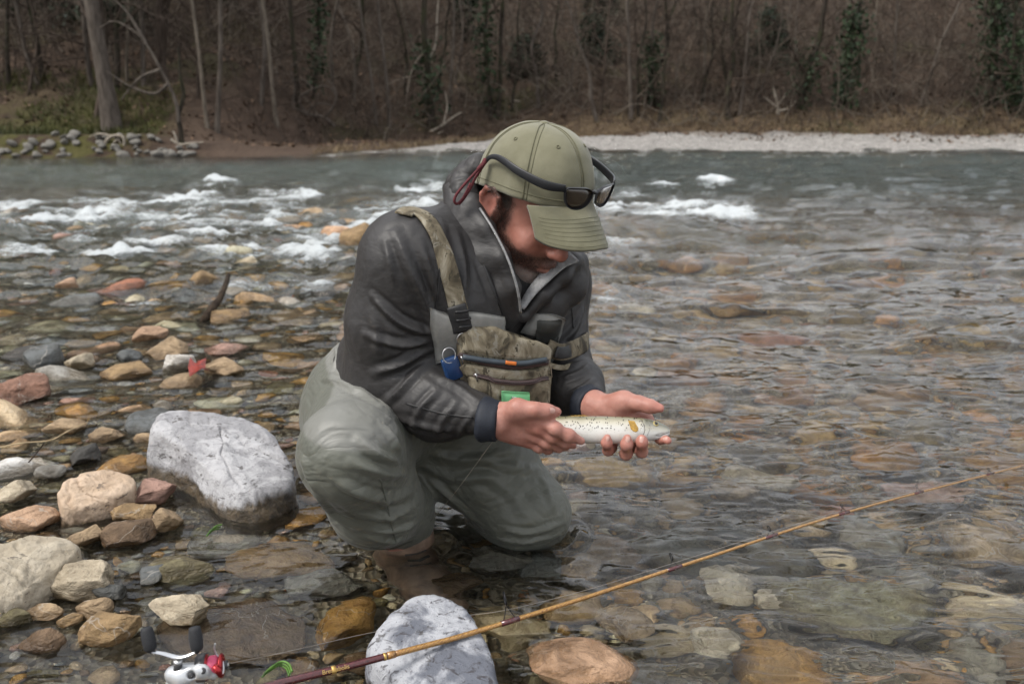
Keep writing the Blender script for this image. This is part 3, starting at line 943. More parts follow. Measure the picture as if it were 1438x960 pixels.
# pale grey cloth of the bib on both sides of the pocket
patch("side_panel", ([(603, 432), (630, 440), (664, 444)], [(612, 512), (640, 500), (668, 474)]), M_greypanel, person, 20, 12, .004, .004, .004)
patch("side_panel", ([(640, 436), (670, 438), (706, 444)], [(660, 468), (690, 470), (712, 470)]), M_greypanel, person, 14, 14, .005, .004, .003)
patch("side_panel", ([(752, 440), (775, 440), (792, 446)], [(734, 466), (762, 474), (784, 486)]), M_greypanel, person, 14, 12, .005, .004, .004)
patch("dark_chest_pocket", ([(754, 446), (772, 444), (785, 446)], [(750, 476), (768, 482), (784, 484)]), simple("dark_grey_pocket_cloth", (.060, .062, .055), .7), person, 14, 10, .009, .004, .004)
# camouflage bib: it hangs nearly straight down from the chest, in front of the belly
yl = min(chest.hit(u_, v_)[0][1] for u_, v_ in ((652, 466), (656, 490), (664, 515), (672, 540))) - .006
yr = min(chest.hit(u_, v_)[0][1] for u_, v_ in ((768, 488), (764, 510), (758, 540), (750, 560))) - .006
bu, bv = np.linspace(0, 1, 22), np.linspace(0, 1, 24)
BB = np.array([[P((628 + 156 * s_) * (1 - .06 * 0), 450 + 22 * s_ * (1 - r_) + 170 * r_, (yl * (1 - s_) + yr * s_) + .010 * r_ - .016 * math.sin(math.pi * s_) * (.6 + .4 * math.sin(math.pi * r_))) for s_ in bv] for r_ in bu]).reshape(-1, 3)
base = Surf(BB, grid_faces(22, 24))
bib, bibs = patch("camouflage_bib", ([(640, 462), (686, 459), (726, 469), (773, 487)], [(646, 600), (680, 606), (722, 608), (768, 600)]), M_camo, person, 36, 30, .004, .005, .003, base)
chest2 = bibs
flap, fs = patch("bib_flap", ([(641, 462), (690, 460), (730, 470), (774, 489)], [(640, 490), (680, 498), (724, 503), (771, 504)]), M_camo, person, 14, 26, .004, .003, .001, bibs, wrinkle=.002)
upper, us = patch("upper_pocket", ([(641, 505), (680, 513), (724, 519), (769, 514)], [(652, 527), (690, 531), (728, 534), (770, 530)]), M_camo, person, 10, 26, .004, .004, .002, bibs, wrinkle=.0015)
lower, ls = patch("lower_pocket", ([(656, 524), (690, 528), (728, 531), (771, 527)], [(662, 572), (700, 586), (736, 588), (768, 576)]), M_camo, person, 18, 26, .005, .005, .006, bibs, wrinkle=.0015)
def zipper(name, pts, surf, width, parent):
    c, n = smooth_path(surf, pts, 30, 1)
    o = ribbon(c, n, width, .0026, name, M_zip, parent, .0036)
    # interlocked teeth down the middle
    c2, n2 = c, n
    V, F = tube(c2 + n2 * .0068, .0012, 6); m = obj("zip_teeth", V, F, M_zip2, o)
    s_, ns = c2[1] + n2[1] * .008, n2[1]
    V, F = tube([s_, s_ + np.array([.002, -.001, -.004]), s_ + np.array([.003, -.001, -.014])], [.0022, .0018, .0012], 6); obj("zip_pull", V, F, M_metal, o)
    return o
M_zip2 = simple("zip_teeth_dark", (.035, .020, .020), .4, var=.2, scale=900, bump=.6, bdist=.001)
zipper("pocket_zip", [(664, 528), (690, 534), (728, 538), (768, 533)], ls, .0085, lower)
zipper("pocket_zip", [(645, 497), (684, 508), (726, 513), (768, 507)], bibs, .011, upper)
# the open pocket shows its dark lining with a rod tube and an orange tab
c, n = smooth_path(bibs, [(650, 499), (686, 505), (726, 509), (764, 503)], 24)
V, F = tube(c + n * .008, .0050, 8); obj("tippet_sleeve", V, F, simple("slate_blue_cloth", (.045, .060, .075), .6), upper)
M_orange = simple("orange_tab", (.75, .20, .03), .5, var=.05)
c, n = smooth_path(bibs, [(707, 507), (714, 508), (721, 509)], 8, 0)
ribbon(c, n, .0065, .003, "orange_tab", M_orange, upper, .011)
# pale green card tucked into the lower edge
M_green = simple("pale_green_card", (.25, .72, .34), .5, var=.04, scale=40, bump=.05)
card, cs_ = patch("green_card", ([(704, 548), (722, 549), (742, 550)], [(704, 572), (722, 574), (742, 576)]), M_green, person, 8, 8, .006, .002, .0, ls, wrinkle=.0003)
M_cardprint = simple("white_print", (.62, .78, .66), .5, var=.03, bump=0)
c, n = smooth_path(cs_, [(718, 562), (722, 558), (727, 561), (730, 567)], 10, 0)
ribbon(c, n, .0042, .0006, "card_print", M_cardprint, card, .0006)
c, n = smooth_path(cs_, [(714, 568), (717, 562), (720, 556)], 8, 0)
ribbon(c, n, .0013, .0006, "card_print", M_metal, card, .0009)

# straps
c, n = smooth_path(chest, [(566, 304), (572, 299), (582, 298), (595, 305), (608, 322), (620, 350), (631, 384), (640, 420), (646, 440)], 60, 14)
strap = ribbon(c, n, .0315, .0035, "shoulder_strap", M_camo, person, .0025)
c2, n2 = smooth_path(chest, [(640, 428), (645, 445), (648, 462)], 12, 2)
ribbon(c2, n2, .034, .007, "strap_buckle", M_black, strap, .006)
for q in ([(637, 436), (655, 432)], [(639, 446), (658, 443)], [(642, 456), (659, 453)]):
    c3, n3 = smooth_path(chest, q, 5, 0); V, F = tube(c3 + n3 * .0135, .0022, 6); obj("buckle_bar", V, F, M_black, strap)
# shoulder strap on his left, mostly behind the collar
c, n = smooth_path(chest, [(800, 372), (796, 400), (786, 430), (776, 452)], 30, 6, 1.75)
# waist flap that runs round to his left side
flp = spline([P(768, 487, 1.560), P(786, 494, 1.575), P(804, 490, 1.610), P(820, 482, 1.66), P(824, 478, 1.72)], 26)
ribbon(flp, np.tile(unit([.25, -.95, .2]), (26, 1)), np.linspace(.030, .034, 26), .004, "side_belt", M_camo, person, .0)
flp2 = flp[4:12] - np.array([0, .007, 0])
ribbon(flp2, np.tile(unit([.15, -.95, .2]), (8, 1)), .022, .003, "belt_slider", M_black, person, .0)
fl3 = spline([P(768, 512, 1.555), P(790, 516, 1.585), P(808, 510, 1.62), P(822, 505, 1.66)], 14)
ribbon(fl3, np.tile(unit([.2, -.95, .25]), (14, 1)), .010, .003, "belt_edge", M_camo, person, .0)

# metal rings
def ring(ctr, nrm, rad, th, name, mat, parent, stretch=1.0, up=(0, 0, 1)):
    t_, a, b_ = frame_of(nrm, up)
    ang = np.linspace(0, 2 * math.pi, 25)[:-1]
    pts = np.array(ctr) + rad * (np.cos(ang)[:, None] * a + stretch * np.sin(ang)[:, None] * b_)
    V, F = [], []
    k = 6
    for i, th_ in enumerate(ang):
        o_ = math.cos(th_) * a + stretch * math.sin(th_) * b_; o_ = unit(o_)
        for q in range(k):
            f = 2 * math.pi * q / k
            V.append(pts[i] + th * (math.cos(f) * o_ + math.sin(f) * t_))
    for i in range(24):
        for q in range(k):
            F.append((i * k + q, i * k + (q + 1) % k, ((i + 1) % 24) * k + (q + 1) % k, ((i + 1) % 24) * k + q))
    return obj(name, np.array(V), F, mat, parent)
hp, hn = chest.hit(646, 470)
ring(hp + hn * .012, unit(hn + np.array([.4, 0, 0])), .0085, .0014, "strap_ring", M_metal, person, 1.3)
hp, hn = bibs.hit(640, 512)
V, F = tube(spline([P(643, 464, 1.535), P(641, 480, 1.53), P(639, 500, 1.528), P(638, 520, 1.53)], 14), .0011, 5)
obj("zip_cord", V, F, simple("tan_cord", (.30, .24, .17), .7), person)
V, F = tube(spline([P(770, 500, 1.535), P(773, 515, 1.53), P(775, 530, 1.532), P(773, 512, 1.534)], 14), .0011, 5)
obj("zip_cord", V, F, bpy.data.materials["tan_cord"], person)

# blue tool hanging from its split ring (a thing of its own)
bp = P(634, 514, 1.475)
blue = empty("retractor", tuple(bp), "flat blue gear retractor hanging from a split ring on the angler's bib", "retractor")
M_blue = simple("blue_anodised", (.012, .052, .16), .35, .0, var=.06, bump=.05, coat=.3)
def rbox(ctr, ax, half, rad=.003, seg=3):
    """rounded box: half sizes along three axes"""
    bm = bmesh.new(); bmesh.ops.create_cube(bm, size=2)
    for v in bm.verts: v.co = Vector((v.co.x * half[0], v.co.y * half[1], v.co.z * half[2]))
    bmesh.ops.bevel(bm, geom=bm.edges[:], offset=rad, segments=seg, affect='EDGES', profile=.5)
    V = np.array([v.co[:] for v in bm.verts]); F = [[v.index for v in f.verts] for f in bm.faces]
    bm.free()
    A = np.array([unit(a) for a in ax])
    return np.array(ctr) + V @ A, F
bx = unit([.88, .30, .26]); bz = unit([-.25, -.1, .96]); by = np.cross(bz, bx); bz = np.cross(bx, by)
V, F = rbox(bp + bz * -.004, (bx, by, bz), (.0155, .006, .021), .0035, 4); obj("casing", V, F, M_blue, blue)
V, F = rbox(bp + bz * -.004 - by * .0062, (bx, by, bz), (.0115, .0012, .017), .001, 2); obj("face_plate", V, F, simple("blue_plate", (.010, .040, .125), .3, bump=.05), blue)
ring(bp + bz * .022 + np.array([.002, -.004, 0]), unit([.35, -1, .15]), .0115, .0013, "split_ring", M_metal, blue, 1.15)
V, F = tube(spline([bp + bz * -.022, bp + bz * -.032 + np.array([.002, -.003, 0]), bp + bz * -.038 + np.array([.006, 0, 0])], 8), .0022, 6); obj("cord_end", V, F, M_black, blue)
ring(P(617, 490, 1.50), unit([.6, -.7, .1]), .0085, .0011, "bib_ring", M_metal, person)

# wading boot under water
M_boot = simple("brown_boot_leather", (.19, .125, .085), .6, var=.3, scale=25, bump=.3, bdist=.004)
M_sole = simple("boot_sole", (.05, .042, .035), .8)
def boot(ank, fwd, name="wading_boot"):
    fwd = unit(fwd); sd = np.cross(fwd, [0, 0, 1])
    s_ = SDF()
    g = ank[2]
    fl = np.array([0, 0, -1.]) 
    s_.chain([ank + fl * .02, ank + fl * .10 - fwd * .005], [.058, .056], k=.02)
    s_.chain([ank + fl * .115 - fwd * .02, ank + fl * .120 + fwd * .10, ank + fl * .128 + fwd * .19], [.050, .050, .044], k=.03)
    s_.half(ank + fl * .160, fl, .006)
    V, F = s_.mesh(.005); V = relax(V, F, 2)
    N = vnormals(V, F); V = V + N * (.002 * fbm(V * 40, 3, 4))[:, None]
    o = obj(name, V, F, M_boot, person)
    for k in range(5):
        cpt = ank + fl * (.03 + .014 * k) + fwd * (.056 + .010 * k)
        V, F = tube([cpt - sd * .022, cpt + fwd * .006, cpt + sd * .022], .0032, 5); obj("lace", V, F, M_sole, o)
    V, F = tube([ank + fl * .162 - fwd * .045, ank + fl * .162 + fwd * .08, ank + fl * .162 + fwd * .21], [.045, .05, .04], 12, flat=.28)
    obj("sole", V, F, M_sole, o)
boot(AR + np.array([.004, 0, .018]), [.45, -.85, 0])

# ---------------------------------------------------------------- cap
t = NT("olive_cotton_twill")
c = t.coord()
tw = t.new("ShaderNodeTexWave", Vector=t.mapv(c, (1, 1, 1), (.4, .6, .8)), Scale=420, Distortion=.6).outputs['Fac']
big = t.noise(c, 22, 5, .62)
t.P(Base_Color=t.mix(t.math('MULTIPLY', tw, .25), t.ramp(big, (.32, (.165, .158, .098)), (.70, (.228, .218, .146))), (.27, .26, .185)), Roughness=.85,
    Specular_IOR_Level=.2, Sheen_Weight=.25, Normal=t.bump(tw, .25, .0005, t.bump(big, .35, .004)))
M_cap = t.m
M_capseam = simple("olive_cap_stitching", (.150, .144, .086), .85, bump=.4, scale=500, bdist=.001)
CA, CB, CHGT = .0925, .1150, .118
def cap_pt(phi, th, off=0.0):
    """phi: 0 = front, th: 0 = rim .. pi/2 = top"""
    ct, st = np.cos(th), np.sin(th)
    pw = .80
    x = CA * np.sin(phi) * ct ** pw
    front = np.cos(phi)
    y = CB * front * ct ** pw - .004
    z = CHGT * st ** .98 * (1 + .05 * front * ct) + .006 - .018 * (front < 0) * front ** 2 * (1 - st) + .004 * np.exp(-((np.abs(np.sin(phi)) - 1) / .25) ** 2) * (1 - st)
    # six panels: shallow furrows along the seams
    seam = np.minimum(np.abs(((phi + math.pi / 6 * 0) % (math.pi / 3))), np.abs(math.pi / 3 - (phi % (math.pi / 3))))
    fur = np.exp(-(seam * np.maximum(ct, .12) / .030) ** 2) * .0016
    q = np.stack([x, y, z], -1)
    nrm = q / np.array([CA ** 2, CB ** 2, CHGT ** 2]); nrm = nrm / np.linalg.norm(nrm, axis=-1, keepdims=True)
    wob = .0060 * fbm(q.reshape(-1, 3) * np.array([22, 22, 13]), 3, 19).reshape(q.shape[:-1]) * np.clip(1.2 - st, .25, 1)
    dent = .006 * np.exp(-(((phi + 1.0) / .5) ** 2 + ((th - .75) / .25) ** 2)) 
    q = q + nrm * (off - fur + wob - dent)[..., None]
    return CO + q @ np.array([c_r, c_f, c_u])
nph, nth = 120, 40
ph, th = np.meshgrid(np.linspace(0, 2 * math.pi, nph, endpoint=False), np.linspace(0, math.pi / 2 - .02, nth), indexing='ij')
V0 = cap_pt(ph, th); V1 = cap_pt(ph, th, -.0022)
V = np.concatenate([V0.reshape(-1, 3), V1.reshape(-1, 3)])
def ring_grid(nu, nv, off=0):
    i, jj = np.meshgrid(np.arange(nu), np.arange(nv - 1), indexing='ij'); i, jj = i.ravel(), jj.ravel(); i2 = (i + 1) % nu
    return np.stack([i * nv + jj, i2 * nv + jj, i2 * nv + jj + 1, i * nv + jj + 1], 1) + off
F = [tuple(f) for f in ring_grid(nph, nth)] + [tuple(f[::-1]) for f in ring_grid(nph, nth, nph * nth)]
F.append(tuple(i * nth + nth - 1 for i in range(nph)))
n0 = nph * nth
for i in range(nph):
    i2 = (i + 1) % nph; F.append((i2 * nth, i * nth, i * nth + n0, i2 * nth + n0))
cap = obj("cap", V, F, M_cap, person)
for k in range(6):
    pk = k * math.pi / 3
    tt = np.linspace(.0, math.pi / 2 - .05, 26)
    for dphi in (-.030, .030):
        pts = cap_pt(pk + dphi / np.maximum(np.cos(tt), .25), tt, .0005)
        V, F = tube(pts, .0008, 4); obj("seam", V, F, M_capseam, cap)
    tt2 = .88
    q0, q1 = cap_pt(np.array(pk + .52), np.array(tt2), .0006), cap_pt(np.array(pk + .52), np.array(tt2), .002)
    ring(q0, unit(q1 - q0), .0028, .0009, "eyelet", M_capseam, cap)
pts = cap_pt(np.linspace(0, 2 * math.pi, 90), np.full(90, .10), .0004); V, F = tube(pts, .0007, 4); obj("sweatband_stitch", V, F, M_capseam, cap)
q0 = cap_pt(np.array(0.), np.array(math.pi / 2 - .03)); 
V, F = lathe([(.0085, -.002), (.0088, .001), (.007, .0038), (.003, .0050), (.0005, .0052)], 16, c_u, CO + c_u * (CHGT + .004) + c_f * -.004); obj("cap_button", V, F, M_cap, cap)
# brim: arched, dipping to the front
def brim_pt(phi, tq, off=0.0):
    base = np.stack([CA * np.sin(phi), CB * np.cos(phi) - .004, .010 - .006 * np.abs(np.sin(phi))], -1)
    L = .074 * np.clip(np.cos(phi * 1.54), 0, 1) ** .30
    out = np.stack([-.16 * np.sin(phi), np.ones_like(phi), 0 * phi], -1)
    dp = R(36)
    drop = np.sin(dp) * L * tq + .012 * (tq ** 2) + .030 * np.sin(phi) ** 2 * (.25 + .75 * tq)
    q = base + out * (np.cos(dp) * L * tq)[..., None]
    q[..., 2] -= drop - off
    q = q + .0012 * fbm(q.reshape(-1, 3) * 30, 2, 8).reshape(q.shape[:-1])[..., None]
    return CO + q @ np.array([c_r, c_f, c_u])
ph, tq = np.meshgrid(np.linspace(-.98, .98, 60), np.linspace(-.04, 1, 22), indexing='ij')
B0, B1 = brim_pt(ph, tq, .0018), brim_pt(ph, tq, -.0018)
V = np.concatenate([B0.reshape(-1, 3), B1.reshape(-1, 3)]); n0 = 60 * 22
F = [tuple(f[::-1]) for f in grid_faces(60, 22)] + [tuple(f) for f in grid_faces(60, 22, n0)]
rg = [i * 22 for i in range(60)] + [59 * 22 + k for k in range(1, 22)] + [i * 22 + 21 for i in range(58, -1, -1)] + [k for k in range(20, 0, -1)]
for i in range(len(rg)):
    p, q = rg[i], rg[(i + 1) % len(rg)]; F.append((p, q, q + n0, p + n0))
brim = obj("brim", V, F, M_cap, cap)
for s_ in (.34, .44, .54, .64, .74, .84, .95):
    a = np.linspace(-.88, .88, 50); pts = brim_pt(a, np.full(50, s_), .0021)
    V, F = tube(pts, .00042, 4); obj("brim_stitch", V, F, M_capseam, cap)

# ---------------------------------------------------------------- sunglasses pushed up on the cap (a thing of their own)
M_frame = simple("matt_black_frame", (.012, .013, .016), .38, var=.1, bump=.02)
t = NT("brown_lens"); t.P(Base_Color=(.055, .040, .028), Roughness=.06, Specular_IOR_Level=.7, Transmission_Weight=.35, IOR=1.45, Coat_Weight=.5); M_lens = t.m
gc = K(0, .134, .033)
gd = unit(math.cos(R(10)) * c_f - math.sin(R(10)) * c_u)     # lenses look forward and a little down
gu = np.cross(c_r, gd)
sun_g = empty("sunglasses", tuple(gc), "black sunglasses with brown lenses pushed up on the front of the olive cap", "sunglasses")
def GP(x, y, z=0.0):      # x towards his right, y up, z forward
    return gc + c_r * x * .94 + gu * y + gd * (z - 3.2 * x * x)
for sg in (1, -1):
    out = [(.006, .010), (.022, .0165), (.046, .0165), (.062, .014), (.0625, .002), (.056, -.014), (.044, -.0215), (.026, -.0215), (.012, -.014), (.006, -.002)]
    lo = spline(out + [out[0]], 60)[:-1]
    pts = np.array([GP(sg * x, y) for x, y in lo])
    ci = np.array([GP(sg * (x * .93 + .0024), y * .92) for x, y in lo])
    V = np.concatenate([pts + gd * .0022, pts - gd * .0022, ci - gd * .0018, ci + gd * .0018]); n = len(lo)
    F = []
    for r_ in range(4):
        for k in range(n):
            a0, a1 = r_ * n + k, r_ * n + (k + 1) % n; b0, b1 = ((r_ + 1) % 4) * n + k, ((r_ + 1) % 4) * n + (k + 1) % n
            F.append((a0, a1, b1, b0))
    obj("lens_frame", V, F, M_frame, sun_g, False)
    cen = np.array([GP(sg * .034, -.002, .0015)])
    V = np.concatenate([ci, ci * .5 + cen * .5 + gd * .0008, cen + gd * .001]); F = []
    for k in range(n):
        F += [(k, (k + 1) % n, n + (k + 1) % n, n + k), (n + k, n + (k + 1) % n, 2 * n)]
    Vb = V - gd * .0014; m_ = len(V)
    F2 = F + [tuple(x + m_ for x in f[::-1]) for f in F] + [(k, k + m_, (k + 1) % n + m_, (k + 1) % n) for k in range(n)]
    obj("lens", np.concatenate([V, Vb]), F2, M_lens, sun_g)
    # temple arm: wide near the hinge, hooked at the end
    hinge = GP(sg * .0635, .0125, -.001)
    bk = [hinge, K(sg * .0835, .098, .049), K(sg * .0985, .052, .058), K(sg * .100, .014, .066), K(sg * .0975, -.010, .067), K(sg * .0970, -.026, .062), K(sg * .0955, -.036, .052)]
    if sg < 0: bk = [hinge] + [p + h_r * 0.0 for p in bk[1:]]
    pts = spline(bk, 30); wd = np.interp(np.linspace(0, 1, 30), [0, .15, .5, .8, 1], [.0080, .0100, .0080, .0050, .0042])
    V = []; F = []
    for i in range(30):
        t_ = unit(pts[min(i + 1, 29)] - pts[max(i - 1, 0)]); sd = unit(np.cross(t_, c_u)); up = np.cross(sd, t_)
        for a, b2 in ((1, .8), (.6, 1), (-.6, 1), (-1, .8), (-1, -.8), (-.6, -1), (.6, -1), (1, -.8)):
            V.append(pts[i] + sd * .0019 * a + up * wd[i] * b2 * .75)
    for i in range(29):
        for k in range(8): F.append((i * 8 + k, i * 8 + (k + 1) % 8, (i + 1) * 8 + (k + 1) % 8, (i + 1) * 8 + k))
    F += [tuple(range(7, -1, -1)), tuple(29 * 8 + k for k in range(8))]
    obj("temple_arm", np.array(V), F, M_frame, sun_g)
    tip = pts[-1]
V, F = tube(spline([GP(.008, .011), GP(0, .008, .002), GP(-.008, .011)], 8), .0032, 8); obj("bridge", V, F, M_frame, sun_g)
M_cord = simple("dark_red_cord", (.115, .016, .022), .8, var=.35, scale=700, bump=.5, bdist=.001)
e0 = K(.0955, -.036, .052); yc = float(e0[1]) - .004
eu, ev_ = proj(e0)[0, :2]
def CC(du, dv, dy=0.0): return P(eu + du, ev_ + dv, yc + dy)
cordp = [e0, CC(-8, 8), CC(-18, 19), CC(-30, 32), CC(-41, 46), CC(-44, 55), CC(-40, 59, .004), CC(-31, 50, .006), CC(-21, 30, .008)]
V, F = tube(spline(cordp, 46), .0024, 8); obj("retainer_cord", V, F, M_cord, sun_g)
V, F = tube(spline([CC(-3, 5, .004), CC(-14, 22, .006), CC(-22, 38, .006), CC(-31, 52, .008), CC(-38, 60, .006)], 30), .0024, 8); obj("retainer_cord", V, F, M_cord, sun_g)
V, F = tube(spline([e0 + c_u * .004, CC(-4, 4), CC(-11, 11)], 12), np.linspace(.0048, .0036, 12), 8); obj("cord_sleeve", V, F, M_cord, sun_g)

# ---------------------------------------------------------------- trout
M_fishline = None
fax = [(668, 599, 1.475), (700, 598.5, 1.468), (740, 599.5, 1.458), (790, 601.5, 1.452), (840, 603, 1.449), (890, 604, 1.449), (915, 604.5, 1.450), (932, 605, 1.451), (940.5, 605.5, 1.452)]
FC = np.array([P(*q) for q in fax])
cum = np.concatenate([[0], np.cumsum(np.linalg.norm(np.diff(FC, axis=0), axis=1))]); FL = cum[-1]
pos_u = [q[0] for q in fax]
ss = np.concatenate([np.linspace(0, .8, 60), np.linspace(.8, .985, 40)[1:], np.linspace(.985, 1, 16)[1:]])
ctr = spline(FC, 400); cs = np.concatenate([[0], np.cumsum(np.linalg.norm(np.diff(ctr, axis=0), axis=1))]); cs /= cs[-1]
ctr = np.stack([np.interp(ss, cs, ctr[:, k]) for k in range(3)], 1)
uu = proj(ctr)[:, 0]
half_up = np.interp(uu, [668, 700, 740, 770, 800, 850, 880, 900, 915, 928, 936, 940, 940.5], [8, 9, 13.5, 16, 18, 19.5, 19, 18, 15.5, 11.5, 7.5, 4, .5])
half_dn = np.interp(uu, [668, 700, 740, 770, 800, 850, 880, 900, 915, 928, 936, 940, 940.5], [8, 9, 13, 16, 18.5, 20, 19, 16.5, 14, 11, 8.5, 4.5, .5])
pm = 1 / (FPX / proj(ctr)[:, 2])
nsec = 40
a = np.linspace(0, 2 * math.pi, nsec, endpoint=False)
FV = []
for i in range(len(ss)):
    t_ = unit(ctr[min(i + 1, len(ss) - 1)] - ctr[max(i - 1, 0)])
    upv = unit(np.array([.0, .45, .89]) - t_ * (t_ @ np.array([.0, .45, .89]))); sd = np.cross(upv, t_)
    hu, hd = half_up[i] * pm[i], half_dn[i] * pm[i]
    thick = .60 * (hu + hd) / 2
    sn, cs_n = np.sin(a), np.cos(a)
    FV.append(ctr[i] + np.where(sn > 0, hu, hd)[:, None] * (np.sign(sn) * np.abs(sn) ** .92)[:, None] * upv + thick * cs_n[:, None] * sd)
FV = np.array(FV)
tt_ = np.repeat(uu[:, None], nsec, 1).ravel(); hh_ = np.tile(np.sin(a), (len(ss), 1)).ravel()
FVf = FV.reshape(-1, 3).copy()
# gill cover edge and jaw line pressed in
gcv = lambda u_, h_: np.exp(-((u_ - (903 - 5 * h_ ** 2 + 2 * h_)) / 1.3) ** 2) * (np.abs(h_) < .85)
jaw = np.exp(-((hh_ - (-.30 - .35 * (938 - tt_) / 20)) / .09) ** 2) * sstep(916, 922, tt_)
cen_ = np.repeat(ctr, nsec, 0)
FVf = FVf + (cen_ - FVf) * (.10 * gcv(tt_, hh_) + .16 * jaw)[:, None]
F = [tuple(f) for f in grid_faces(len(ss), nsec, 0, True)]
F += [tuple(range(nsec)), tuple((len(ss) - 1) * nsec + k for k in range(nsec - 1, -1, -1))]
trout = empty("trout", tuple(ctr[60]), "brown trout with dark spots and white belly held in both hands", "fish")
t = NT("trout_skin")
bk = t.attr('back'); c = t.coord(); nz = t.noise(c, 60, 4)
fcol = t.ramp(t.math('ADD', bk, t.math('MULTIPLY', t.math('SUBTRACT', nz, .5), .12)), (.0, (.76, .75, .72)), (.55, (.74, .73, .67)), (.74, (.60, .56, .44)), (.90, (.27, .25, .16)), (.98, (.16, .15, .09)))
fcol = t.mix(t.math('MULTIPLY', t.attr('tailness'), .6), fcol, (.47, .35, .16))
fcol = t.mix(t.attr('headness'), fcol, t.ramp(bk, (.30, (.66, .66, .64)), (.55, (.50, .48, .40)), (.80, (.16, .16, .12))))
v1 = t.vor(t.mapv(c, (1, .25, 1)), 265, rnd=.9)
spot = t.math('MULTIPLY', t.remap(v1, .22, .34, 1, 0), t.attr('spots'))
fcol = t.mix(t.math('MULTIPLY', spot, .92), fcol, (.028, .022, .018))
sc = t.vor(t.mapv(c, (1, .4, 1)), 640)
fcol = t.mix(t.math('MULTIPLY', t.remap(t.noise(c, 120, 3, .6), .5, .7), .18), fcol, (.42, .38, .27))
t.P(Base_Color=fcol, Roughness=.2, Specular_IOR_Level=.6, Coat_Weight=.5, Coat_Roughness=.08, Normal=t.bump(sc, .12, .0008))
fish = obj("body", FVf, F, t.m, trout)
vattr(fish, 'back', np.clip(.5 + .5 * hh_, 0, 1)); vattr(fish, 'tailness', sstep(800, 700, tt_)); vattr(fish, 'headness', sstep(900, 906, tt_))
vattr(fish, 'spots', sstep(-.25, .05, hh_) * sstep(740, 790, tt_) * sstep(930, 905, tt_) * (1 - .6 * sstep(905, 908, tt_)))
fsurf = Surf(FVf, np.array(F[:-2]))
M_fin = simple("ochre_fin", (.46, .27, .045), .35, var=.2, scale=300, bump=.4, bdist=.001)
t = NT("pale_fin"); t.P(Base_Color=(.55, .50, .36), Roughness=.3, Alpha=.55, Normal=t.bump(t.noise(t.mapv(t.coord(), (1, 1, .2)), 900, 2), .3, .001)); M_palefin = t.m
def fin(name, pix, off, mat, parent, nrm=(0, -1, .2), wav=.0006):
    """fan of rays with thickness: pix = (root a, root b, tip b, tip a) in picture coordinates at distances"""
    A, B, C_, D = [np.array(P(*q)) for q in pix]
    nu, nv = 9, 12; V = []
    for i in range(nu):
        for k in range(nv):
            s_, r_ = i / (nu - 1), k / (nv - 1)
            s_ = s_ * (1 - .30 * (2 * r_ - 1) ** 2 - .12 * abs(math.sin(r_ * 19))* s_); q = (A * (1 - r_) + B * r_) * (1 - s_) + (D * (1 - r_) + C_ * r_) * s_ * 1.0
            V.append(q + np.array(unit(nrm)) * (off + wav * math.sin(k * 2.4) * s_))
    V = np.array(V); n0 = len(V)
    V = np.concatenate([V, V - np.array(unit(nrm)) * .0007])
    F = [tuple(f) for f in grid_faces(nu, nv)] + [tuple(f[::-1]) for f in grid_faces(nu, nv, n0)]
    rg = [k for k in range(nv)] + [i * nv + nv - 1 for i in range(1, nu)] + [(nu - 1) * nv + k for k in range(nv - 2, -1, -1)] + [i * nv for i in range(nu - 2, 0, -1)]
    for i in range(len(rg)): F.append((rg[i], rg[(i + 1) % len(rg)], rg[(i + 1) % len(rg)] + n0, rg[i] + n0))
    return obj(name, V, F, mat, parent)
fin("pectoral_fin", [(882, 590, 1.427), (891, 591, 1.427), (900, 607, 1.417), (888, 609, 1.417)], .0, M_fin, trout)
fin("pelvic_fin", [(822, 618, 1.444), (836, 620, 1.444), (836, 632, 1.440), (824, 631, 1.440)], 0, M_palefin, trout)
fin("dorsal_fin", [(800, 585, 1.462), (828, 584, 1.462), (816, 582, 1.475), (796, 583.5, 1.475)], 0, M_fin, trout, (0, -.3, 1))
fin("tail_fin", [(672, 592, 1.475), (672, 606, 1.475), (648, 612, 1.49), (648, 588, 1.49)], 0, M_fin, trout)
M_gill = simple("gill_edge", (.20, .19, .17), .3, var=.1, bump=0); M_mouth = simple("mouth_line", (.10, .085, .075), .4, var=.1, bump=0)
for nm_, pl_, rd_, mt_ in (("gill_cover_edge", [(899, 589), (904.5, 597), (905, 606), (900, 616)], .0007, M_gill), ("mouth", [(940, 606.5), (933, 609), (926, 611.5), (921, 611)], .0006, M_mouth), ("cheek_line", [(911, 590), (913, 600), (909, 611)], .0004, M_gill)):
    c_, n_2 = fsurf.hits(spline(pl_, 16), 1.43)
    V, F = tube(c_, rd_, 6); obj(nm_, V, F, mt_, trout)
ep, en = fsurf.hit(921, 594.5)
M_iris = simple("trout_iris", (.42, .34, .14), .2, var=.2, bump=0); M_pupil = simple("trout_pupil", (.006, .006, .007), .05, var=0, bump=0, spec=.8)
V, F = lathe([(.0052, -.0012), (.0052, .0002), (.0042, .0010), (.0026, .0014)], 18, en, ep); eye = obj("eye", V, F, M_iris, trout)
V, F = lathe([(.0033, .0006), (.0031, .0016), (.0019, .0022), (.0004, .0024)], 14, en, ep); obj("pupil", V, F, M_pupil, eye)

